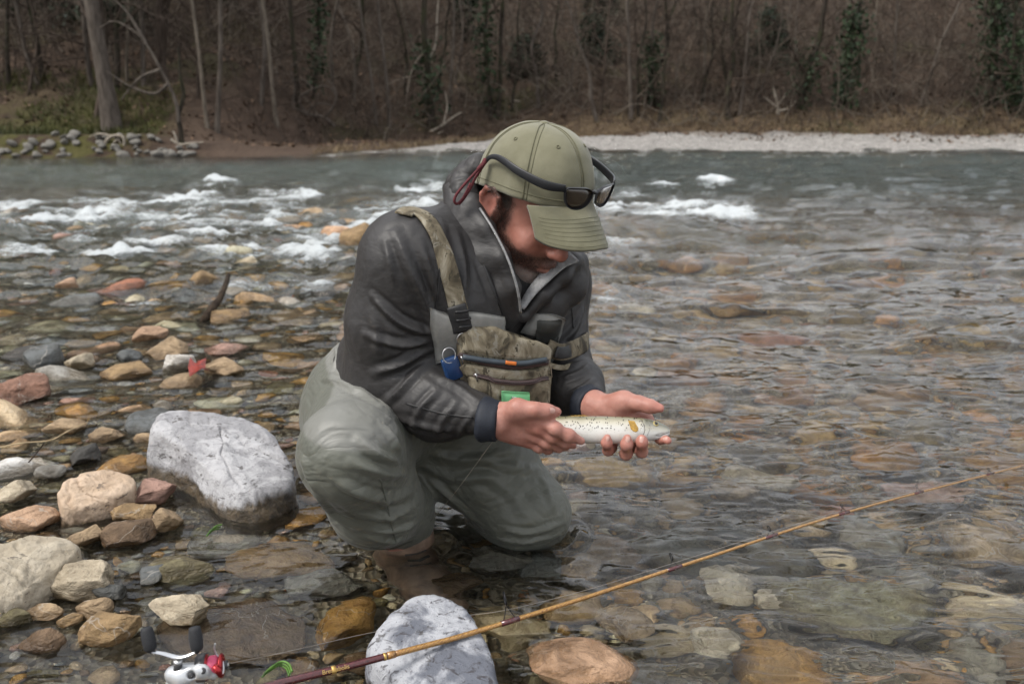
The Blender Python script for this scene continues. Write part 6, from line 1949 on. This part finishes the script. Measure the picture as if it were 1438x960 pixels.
def blades(n, fx, hgt, mat, name, label):
    x, y = fx(n); z = hill_z(x, y) - .01; p = np.stack([x, y, z], 1); m = len(x)
    d = g.normal(0, .42, (m, 3)) + [0, 0, 1]; d /= np.linalg.norm(d, axis=1, keepdims=True); L = g.uniform(.5, 1.3, (m, 1)) * hgt
    s = np.cross(d, g.normal(0, 1, (m, 3))); s /= np.linalg.norm(s, axis=1, keepdims=True); s *= .006
    tip = p + d * L + np.array([0, 0, -.25]) * L * g.random((m, 1))
    mid = p + d * L * .55
    V = np.stack([p - s, p + s, mid + s * .8, mid - s * .8, tip], 1).reshape(-1, 3); i = np.arange(m) * 5
    F = [(a, a + 1, a + 2, a + 3) for a in i] + [(a + 3, a + 2, a + 4) for a in i]
    o = obj(name, V, F, mat, smooth=False); tag(o, label, name.replace('_', ' '), kind="stuff")
def fx(n):
    x = g.uniform(-3.2, 11, n); y = shoreline(x) + np.interp(x, [-40, -3.3, -1.6, 0, 3, 40], [0, .2, .9, 2.6, 3.6, 3.8]) + np.abs(g.normal(0, .45, n)) - .05; return x, y
blades(4200, fx, .14, M_straw, "dry_grass", "straw coloured dead grass along the top of the gravel bar")
def fx(n):
    x = g.uniform(-11, -5.8, n); y = shoreline(x) + g.uniform(.5, 3.0, n); k = fbm(np.stack([x * .9, y * 1.4, 0 * x], 1), 2, 5) > .02; return x[k], y[k]
blades(9000, fx, .16, M_moss, "mossy_grass", "yellow green moss and grass on the low left bank")
def fx(n):
    x = g.uniform(-12, -5, n); y = shoreline(x) + g.uniform(4.5, 8.5, n); k = fbm(np.stack([x * .5, y * .8, 0 * x], 1), 2, 15) > .0; return x[k], y[k]
blades(5000, fx, .22, leafmat("olive_dry_grass", (.115, .10, .045), (.20, .165, .085)), "rough_grass", "rough olive and straw grass on the rise at upper left")
# pale gravel of the bar
x = g.uniform(-2.2, 11.5, 9000); d = g.uniform(-.25, 3.7, 9000); y = shoreline(x) + d
k = d < np.interp(x, [-3.3, -1.6, 0, 3, 40], [0, .8, 2.5, 3.5, 3.7]); x, y = x[k], y[k]
uv_, uf = ico(1); s = g.uniform(.012, .034, len(x)); z = hill_z(x, y)
V = (uv_[None] * (s[:, None, None] * np.array([1, .85, .55])) + np.stack([x, y, z], 1)[:, None]).reshape(-1, 3)
F = (uf[None] + (np.arange(len(x)) * len(uv_))[:, None, None]).reshape(-1, 3)
o = obj("gravel", V, F, simple("pale_gravel", (.36, .34, .315), .8, scale=7, var=.25, bump=0)); tag(o, "pale pebbles of the gravel bar on the far shore", "gravel", kind="stuff")
# rip-rap along the left bank
M_rip = simple("bank_rock", (.19, .178, .155), .85, scale=9, var=.35, bump=.5, bdist=.03)
rk = []
for k in range(6):
    V, F = rock_unit(400 + k, 2, 9, .2, .06); m = mesh_data("bank_rock", V, F); m.materials.append(M_rip); rk.append(m)
for k in range(150):
    x = g.uniform(-11.5, -4.9); dd = abs(g.normal(0, .22)); y = float(shoreline(x)) + dd - .05
    o = bpy.data.objects.new("bank_rock", rk[k % 6]); COL.objects.link(o); s_ = g.uniform(.035, .085) * (1.5 if k % 9 == 0 else 1)
    o.location = (x, y, float(hill_z(np.array([[x]]), np.array([[y]]))[0, 0]) + .02); o.scale = (s_ * 1.25, s_, s_ * .75); o.rotation_euler = (g.uniform(-.4, .4), g.uniform(-.4, .4), g.uniform(0, 6))
    tag(o, "pale block of rock lining the waterline of the left bank", "rock", "pale rocks lining the left bank")
# driftwood
def snag(name, label, lines, Y0, r0, mat, group=None):
    root = None
    mb = MBN()
    for pts, a, b2 in lines:
        c = spline([P(u_, v_, Y0 + (q[0] if q else 0)) for u_, v_, *q in pts], 14)
        if root is None: root = c[0].copy()
        mb.add(*tube_np(c - root, np.linspace(a, b2, 14) * .55, 6))
    o = bpy.data.objects.new(name, mb.mesh(name)); COL.objects.link(o); o.data.materials.append(mat); o.location = root
    tag(o, label, "driftwood"); return o
b0 = on_slope(612, 186)
snag("deadwood", "pale broken log lying at the foot of the dark trunk left of the cap", [([(600, 187), (618, 178), (636, 165), (648, 158)], .06, .03), ([(622, 176), (628, 150), (625, 128)], .04, .02), ([(604, 186), (612, 188), (624, 184)], .04, .02)], b0[1], .05, M_dead)
b0 = on_slope(600, 120)
snag("hooked_branch", "long pale branch hooking down left of the dark trunk", [([(606, 80), (592, 78), (582, 92), (576, 108), (572, 130), (570, 150)], .035, .012), ([(576, 108), (558, 112), (540, 122)], .02, .008), ([(604, 80), (612, 60), (614, 20), (616, -10)], .04, .03)], 19.6, .04, M_dead)
b0 = on_slope(1095, 160)
snag("bleached_stump", "bleached upturned root stump on the right bank", [([(1092, 163), (1092, 146), (1088, 132), (1086, 122)], .09, .025), ([(1092, 148), (1100, 138), (1103, 130)], .05, .02), ([(1090, 150), (1078, 140), (1072, 136)], .05, .015), ([(1094, 156), (1108, 152), (1118, 142)], .05, .02)], b0[1], .05, M_dead)
b0 = on_slope(728, 143)
snag("pale_log", "short pale log lying on the leaf litter above the cap", [([(717, 141), (725, 142), (735, 145)], .055, .05)], b0[1] - .05, .05, M_dead)
b0 = on_slope(430, 168)
snag("root_tangle", "tangle of twisted grey roots on the bank behind the hood", [([(470, 178), (455, 165), (430, 160), (410, 152), (398, 165)], .07, .03), ([(430, 160), (420, 140), (440, 125), (462, 122), (474, 140)], .06, .02), ([(455, 165), (468, 150), (472, 130), (460, 112)], .05, .02), ([(410, 152), (414, 120), (408, 96), (425, 82)], .045, .015), ([(440, 126), (425, 112), (402, 118)], .035, .012), ([(430, 160), (446, 146), (466, 148)], .05, .02), ([(398, 165), (412, 172), (440, 176)], .06, .03)], b0[1], .05, M_barkgrey)
b0 = on_slope(265, 206)
snag("washed_up_root", "washed up root lying at the waterline under the snapped tree", [([(240, 196), (252, 203), (268, 201), (286, 200)], .045, .02), ([(250, 202), (246, 190), (243, 184)], .04, .02)], b0[1], .05, M_dead)
b0 = on_slope(160, 206)
snag("round_root_plate", "round knot of bleached roots among the rocks of the left bank", [([(150, 212), (148, 200), (158, 191), (172, 192), (175, 203), (168, 210), (152, 211)], .05, .045), ([(158, 192), (140, 188), (126, 192)], .04, .02), ([(160, 200), (166, 196), (170, 203)], .03, .02)], float(b0[1]), .05, M_dead)

# ================================================================== ROD, REEL AND SMALL THINGS
rodp = [(330, 976, 1.005), (400, 957, 1.036), (500, 932, 1.086), (602, 905, 1.14), (660, 889, 1.174), (830, 836, 1.285), (1000, 780, 1.42), (1200, 716, 1.62), (1438, 653, 1.946), (1520, 632, 2.09)]
RP = np.array([P(*q) for q in rodp])
RPs = spline(RP, 120)
rod = empty("fishing_rod", tuple(RP[2]), "slim golden brown spinning rod lying across the mottled boulder, silver reel at its butt", "fishing rod")
uR = proj(RPs)[:, 0]
t = NT("golden_cane_blank"); c = t.coord()
wv = t.noise(t.mapv(c, (1, 1, 1)), 240, 3, .6)
t.P(Base_Color=t.ramp(wv, (.3, (.20, .085, .022)), (.6, (.46, .235, .065)), (.8, (.62, .36, .12))), Roughness=.28, Coat_Weight=.6, Coat_Roughness=.1, Metallic=.15); M_blank = t.m
M_wrap = simple("burgundy_lacquer", (.085, .016, .018), .25, var=.2, coat=.6, scale=300, bump=.03)
M_gold = simple("gold_thread", (.62, .40, .12), .35, .6, var=.1, scale=600)
def rr(u): return np.interp(u, [330, 500, 660, 1000, 1438, 1520], [.0052, .0047, .0040, .0028, .0016, .0014])
k1 = np.searchsorted(uR, 548)
V, F = tube(RPs[:k1 + 1], rr(uR[:k1 + 1]) * 1.12, 12); obj("butt_section", V, F, M_wrap, rod)
V, F = tube(RPs[k1:], rr(uR[k1:]), 12); obj("blank", V, F, M_blank, rod)
def along(u):
    i = np.searchsorted(uR, u); f = (u - uR[i - 1]) / (uR[i] - uR[i - 1]); return RPs[i - 1] * (1 - f) + RPs[i] * f, unit(RPs[i] - RPs[i - 1])
for u, w_ in ((549, .006), (468, .003), (540, .002)):
    p, d = along(u); V, F = tube([p - d * w_, p + d * w_], rr(u) * 1.22, 12); obj("thread_wrap", V, F, M_gold if w_ < .005 else M_blank, rod)
# close spiral whipping in golden thread
for a0, b0 in ((560, 1432),):
    pts = []; n = 2600
    us = np.linspace(a0, b0, n); 
    C3 = np.stack([np.interp(us, uR, RPs[:, k]) for k in range(3)], 1)
    d = unit(RPs[-1] - RPs[k1]); _, a_, b_ = frame_of(d)
    ph_ = np.cumsum(np.full(n, 1.1)); pts = C3 + (rr(us) * 1.05)[:, None] * (np.cos(ph_)[:, None] * a_ + np.sin(ph_)[:, None] * b_)
    V, F = tube_np(pts, np.full(n, .00042), 3); obj("spiral_whipping", V, F, M_gold, rod)
# line guides
M_guide = simple("dark_guide_wire", (.03, .03, .032), .3, .8, var=.05, bump=0)
for u, hp_, rad in ((716, 20, .0088), (947, 10, .0055), (1083, 7, .004), (1185, 7, .0034), (1290, 6, .003), (1390, 5, .0026)):
    p, d = along(u); m = proj(p)[0, 2] / FPX
    up = unit(np.array([.05, .55, .83]) - d * (d @ np.array([.05, .55, .83])))
    ctr_ = p + up * (hp_ * m * 1.15 + rad)
    gd0 = ring(ctr_, unit(d + .35 * np.cross(d, up)), rad, rad * .14 + .0002, "line_guide", M_guide, rod, 1.2, up)
    for sg in (-1, 1):
        V, F = tube([p + d * sg * .012, p + d * sg * .006 + up * hp_ * m * .5, ctr_ - up * rad], .0007, 5); obj("guide_foot", V, F, M_guide, gd0)
    V, F = tube([p - d * .016, p + d * .016], rr(u) * 1.18, 10); obj("guide_wrap", V, F, M_wrap, gd0)
# worn gold lettering on the butt, illegible in the photograph
fc = bpy.data.curves.new("rod_lettering", 'FONT'); fc.body = "Breskabolis"; fc.size = .0085; fc.extrude = .00015; fc.align_x = 'CENTER'
p, d = along(470); viewd = unit(np.array([0, 0, CAM_H]) - p)
zz = unit(viewd - d * (viewd @ d)); yy = np.cross(zz, d)
_tmp = bpy.data.objects.new("lettering_curve", fc); COL.objects.link(_tmp); bpy.context.view_layer.update()
me_l = bpy.data.meshes.new_from_object(_tmp.evaluated_get(bpy.context.evaluated_depsgraph_get())); bpy.data.objects.remove(_tmp)
fo = bpy.data.objects.new("lettering", me_l); COL.objects.link(fo); fo.data.materials.append(M_gold); fo.parent = rod
M4 = Matrix([[d[0], yy[0], zz[0], 0], [d[1], yy[1], zz[1], 0], [d[2], yy[2], zz[2], 0], [0, 0, 0, 1]])
fo.matrix_local = Matrix.Translation(Vector(p + zz * float(rr(470)) * 1.14 - yy * .0028 - np.array(rod.location))) @ M4
bpy.context.view_layer.update()
# line: from the reel through the guides, slack over the water
M_line = simple("fishing_line", (.30, .26, .22), .4, var=.05, bump=0)
ln_ = [P(302, 935, .985), P(400, 915, 1.07), P(520, 888, 1.19), P(640, 866, 1.235), along(716)[0] + np.array([0, .008, .016]), P(830, 826, 1.30), along(947)[0] + np.array([0, .004, .008]), along(1185)[0] + np.array([0, .003, .005]), along(1430)[0] + np.array([0, .002, .003])]
V, F = tube(spline(ln_, 90), .00045, 5); obj("line", V, F, M_line, rod)
tl = spline([P(604, 732, 1.56), P(640, 690, 1.50), P(690, 622, 1.42), P(706, 600, 1.405)], 24)
V, F = tube(tl, .00050, 5); o = obj("leader_line", V, F, M_line); tag(o, "thin fishing line running from the angler's hand down to the water", "fishing line")

# reel: white body, pink spool, folding double handle with two black knobs
M_white_metal = simple("pearl_white_reel_metal", (.62, .64, .66), .3, .35, var=.06, scale=40, bump=.04, coat=.5)
M_dgrey = simple("dark_grey_reel_plastic", (.035, .035, .038), .4, var=.1)
M_pink = simple("pink_line", (.62, .07, .16), .5, var=.15, scale=900, bump=.4, bdist=.0006)
M_redspool = simple("red_anodised_spool", (.42, .03, .035), .25, .6, var=.05, bump=0)
M_knob = simple("black_foam_knob", (.018, .019, .022), .75, var=.15, scale=500, bump=.2, bdist=.0006)
YR = .985
rb = P(262, 948, YR)
reel = empty("reel", tuple(rb - np.array(rod.location))); reel.parent = rod
def RO(name, VF, mat, smooth=True): return obj(name, VF[0], VF[1], mat, reel, smooth)
s_ = SDF()
s_.chain([P(243, 946, YR), P(258, 948, YR), P(278, 940, YR), P(300, 946, YR)], [.0105, .0135, .0085, .0065], k=.010)
s_.cone(P(250, 962, YR + .01), P(272, 958, YR + .01), .016, .013, k=.012)
s_.ell(P(284, 942, YR - .006), (.010, .006, .009), None, k=.008)
s_.ell(P(268, 948, YR - .012), (.0055, .006, .0055), None, k=.003, op='-')
V, F = s_.mesh(.0012); V = relax(V, F, 2); RO("gear_housing", (V, F), M_white_metal)
ax = unit([1, .12, .05])
for (u, v, rr_) in ((285, 941, .0042), (268, 948, .0036)):
    V, F = lathe([(rr_, -.004), (rr_, .0015), (rr_ * .7, .002), (0.0005, .002)], 16, (0, -1, .45), P(u, v, YR - .0095)); RO("housing_screw", (V, F), M_dgrey)
# rotor and spool
so = P(292, 936, YR + .008)
V, F = lathe([(.0145, -.012), (.0165, -.006), (.0165, -.001), (.0125, .0005), (.0120, .014), (.0150, .0155), (.0152, .0185), (.0105, .0200), (.0040, .0210), (.0006, .0212)], 28, ax, so); RO("spool", (V, F), M_redspool)
V, F = lathe([(.0122, .0010), (.0136, .003), (.0139, .008), (.0134, .0125), (.0122, .0140)], 28, ax, so); RO("spooled_line", (V, F), M_pink)
V, F = lathe([(.0060, .0200), (.0062, .0240), (.0040, .0252), (.0005, .0254)], 18, ax, so); RO("drag_knob", (V, F), M_dgrey)
V, F = lathe([(.0030, .0248), (.0030, .0262), (.0005, .0264)], 14, ax, so); RO("drag_cap", (V, F), M_metal)
V, F = lathe([(.0176, -.013), (.0180, -.004), (.0168, -.001), (.0120, -.0008)], 28, ax, so); RO("rotor", (V, F), M_dgrey)
V, F = tube(spline([P(306, 948, YR - .005), P(312, 946, YR - .008), P(314, 938, YR), P(312, 926, YR + .01), P(304, 918, YR + .012), P(301, 910, YR + .01), P(302, 903, YR + .008)], 26), .0011, 8); RO("bail_wire", (V, F), M_white_metal)
V, F = tube([P(300, 934, YR - .008), P(306, 940, YR - .010), P(310, 948, YR - .008)], [.0040, .0048, .0035], 10); RO("bail_arm", (V, F), M_redspool)
# handle
hc_ = P(250, 928, YR - .004)
V, F = tube([P(252, 948, YR), P(250, 938, YR - .003), hc_], [.0062, .0058, .0046], 14); RO("handle_shaft", (V, F), M_dgrey)
V, F = lathe([(.0058, -.002), (.0060, .0015), (.0045, .003), (.0005, .0032)], 16, (0, -.5, .9), hc_); RO("handle_nut", (V, F), M_metal)
arm = spline([P(211, 914, YR - .004), P(228, 917, YR - .003), P(248, 922, YR - .004), P(262, 920, YR - .004), P(276, 914, YR - .002)], 24)
V, F = tube(arm, np.interp(np.linspace(0, 1, 24), [0, .15, .5, .85, 1], [.0026, .0034, .0046, .0034, .0026]), 10, flat=.55); RO("handle_arm", (V, F), simple("polished_alloy", (.70, .71, .73), .2, .9, var=.03, bump=0))
for (u0, v0, u1, v1) in ((212, 914, 205, 880), (277, 914, 273, 879)):
    a, b2 = P(u0, v0, YR - .004), P(u1, v1, YR + .006); L = np.linalg.norm(b2 - a)
    V, F = lathe([(.0012, -.003), (.0028, -.001), (.0060, .001), (.0078, .004), (.0083, L * .35), (.0084, L * .6), (.0076, L * .86), (.0066, L * .97), (.0040, L), (.0006, L + .0006)], 22, b2 - a, a); RO("handle_knob", (V, F), M_knob)
# reel foot and the grip run out of the picture, under the frame
V, F = tube([P(262, 960, YR + .004), P(300, 975, YR + .003), P(326, 978, 1.005)], [.0055, .004, .0045], 10); RO("reel_foot", (V, F), M_white_metal)
gp = [RP[0], RP[0] + (RP[0] - RP[2]) * .9]
V, F = tube([gp[0] + (RP[1] - RP[0]) * .3, gp[0], gp[1], gp[1] + (gp[1] - gp[0]) * .4], [.0085, .0115, .0125, .013], 16); obj("grip", V, F, simple("cork_grip", (.42, .29, .17), .8, var=.2, scale=200, bump=.3), rod)

# dark stick in the shallows, dry stem, red leaf, green sprig
M_stick = bark("wet_stick", (.030, .021, .015), (.065, .045, .030))
stp = spline([G(321, 386, .10), G(316, 402, .08), G(308, 420, .05), G(297, 434, .03), G(288, 448, .0), G(284, 460, -.05)], 30)
V, F = tube(stp + .004 * np.stack([fbm(stp * 30 + k, 2, k) for k in range(3)], 1), np.linspace(.010, .021, 30), 8); o = obj("stick", V, F, M_stick); tag(o, "dark wet stick poking out of the riffle at left", "stick")
pts = spline([G(-20, 632, .03), G(30, 622, .035), G(70, 618, .03), G(96, 605, .045), G(124, 592, .05)], 30)
V, F = tube(pts, np.linspace(.0022, .0012, 30), 6); o = obj("dry_stem", V, F, simple("straw_stem", (.44, .33, .19), .7)); tag(o, "pale dry grass stem lying over the stones at the left edge", "stem")
pts = spline([G(34, 655, .012), G(48, 640, .03), G(62, 622, .034)], 14); V, F = tube(pts, .0016, 5); o2 = obj("side_twig", V, F, M_stick, o)
def leaf_plate(outline, z0, name, label, mat, cat, curl=.012):
    P3 = np.array([G(u, v, z0) for u, v in outline]); c0 = P3.mean(0); n = len(P3)
    V, F = [c0 + np.array([0, 0, .004])], []
    for f in (.5, 1.0):
        for i, p in enumerate(P3): V.append(c0 + (p - c0) * f + np.array([0, 0, curl * f * f * math.sin(i * 1.7) + .35 * curl]))
    for i in range(n):
        i2 = (i + 1) % n; F += [(0, 1 + i, 1 + i2), (1 + i, 1 + n + i, 1 + n + i2, 1 + i2)]
    V = np.array(V); m = len(V); Vb = V - np.array([0, 0, .0012])
    F += [tuple(x + m for x in f[::-1]) for f in F]; F += [(1 + n + i, 1 + n + i + m, 1 + n + (i + 1) % n + m, 1 + n + (i + 1) % n) for i in range(n)]
    o = obj(name, np.concatenate([V, Vb]), F, mat, smooth=False); tag(o, label, cat); return o
M_redleaf = simple("red_leaf", (.20, .022, .012), .45, var=.35, scale=60, bump=.4, bdist=.003)
leaf_plate([(264, 516), (268, 508), (274, 511), (278, 503), (282, 510), (290, 508), (288, 515), (294, 519), (284, 523), (276, 526), (266, 525)], .040, "red_leaf", "dark red fallen leaf lying against the white quartz stone", M_redleaf, "leaf")
M_green_w = simple("water_weed", (.10, .22, .03), .5, var=.3)
for k, (pl, lab) in enumerate((([(368, 950), (380, 940), (392, 934), (402, 938), (406, 948)], "curl of green weed in the water beside the rod butt"), ([(290, 752), (300, 744), (308, 742)], "scrap of green weed below the white boulder"))):
    mbw = MB(); 
    for q in range(3):
        pts = spline([G(u + q * 2, v - q * 3, .012 + .004 * q) for u, v in pl], 14); mbw.add(*tube(pts, .0016, 5))
    o = mbw.build("water_weed", M_green_w); tag(o, lab, "weed")

# small wave of water thrown up against the wader knee is part of the river skin
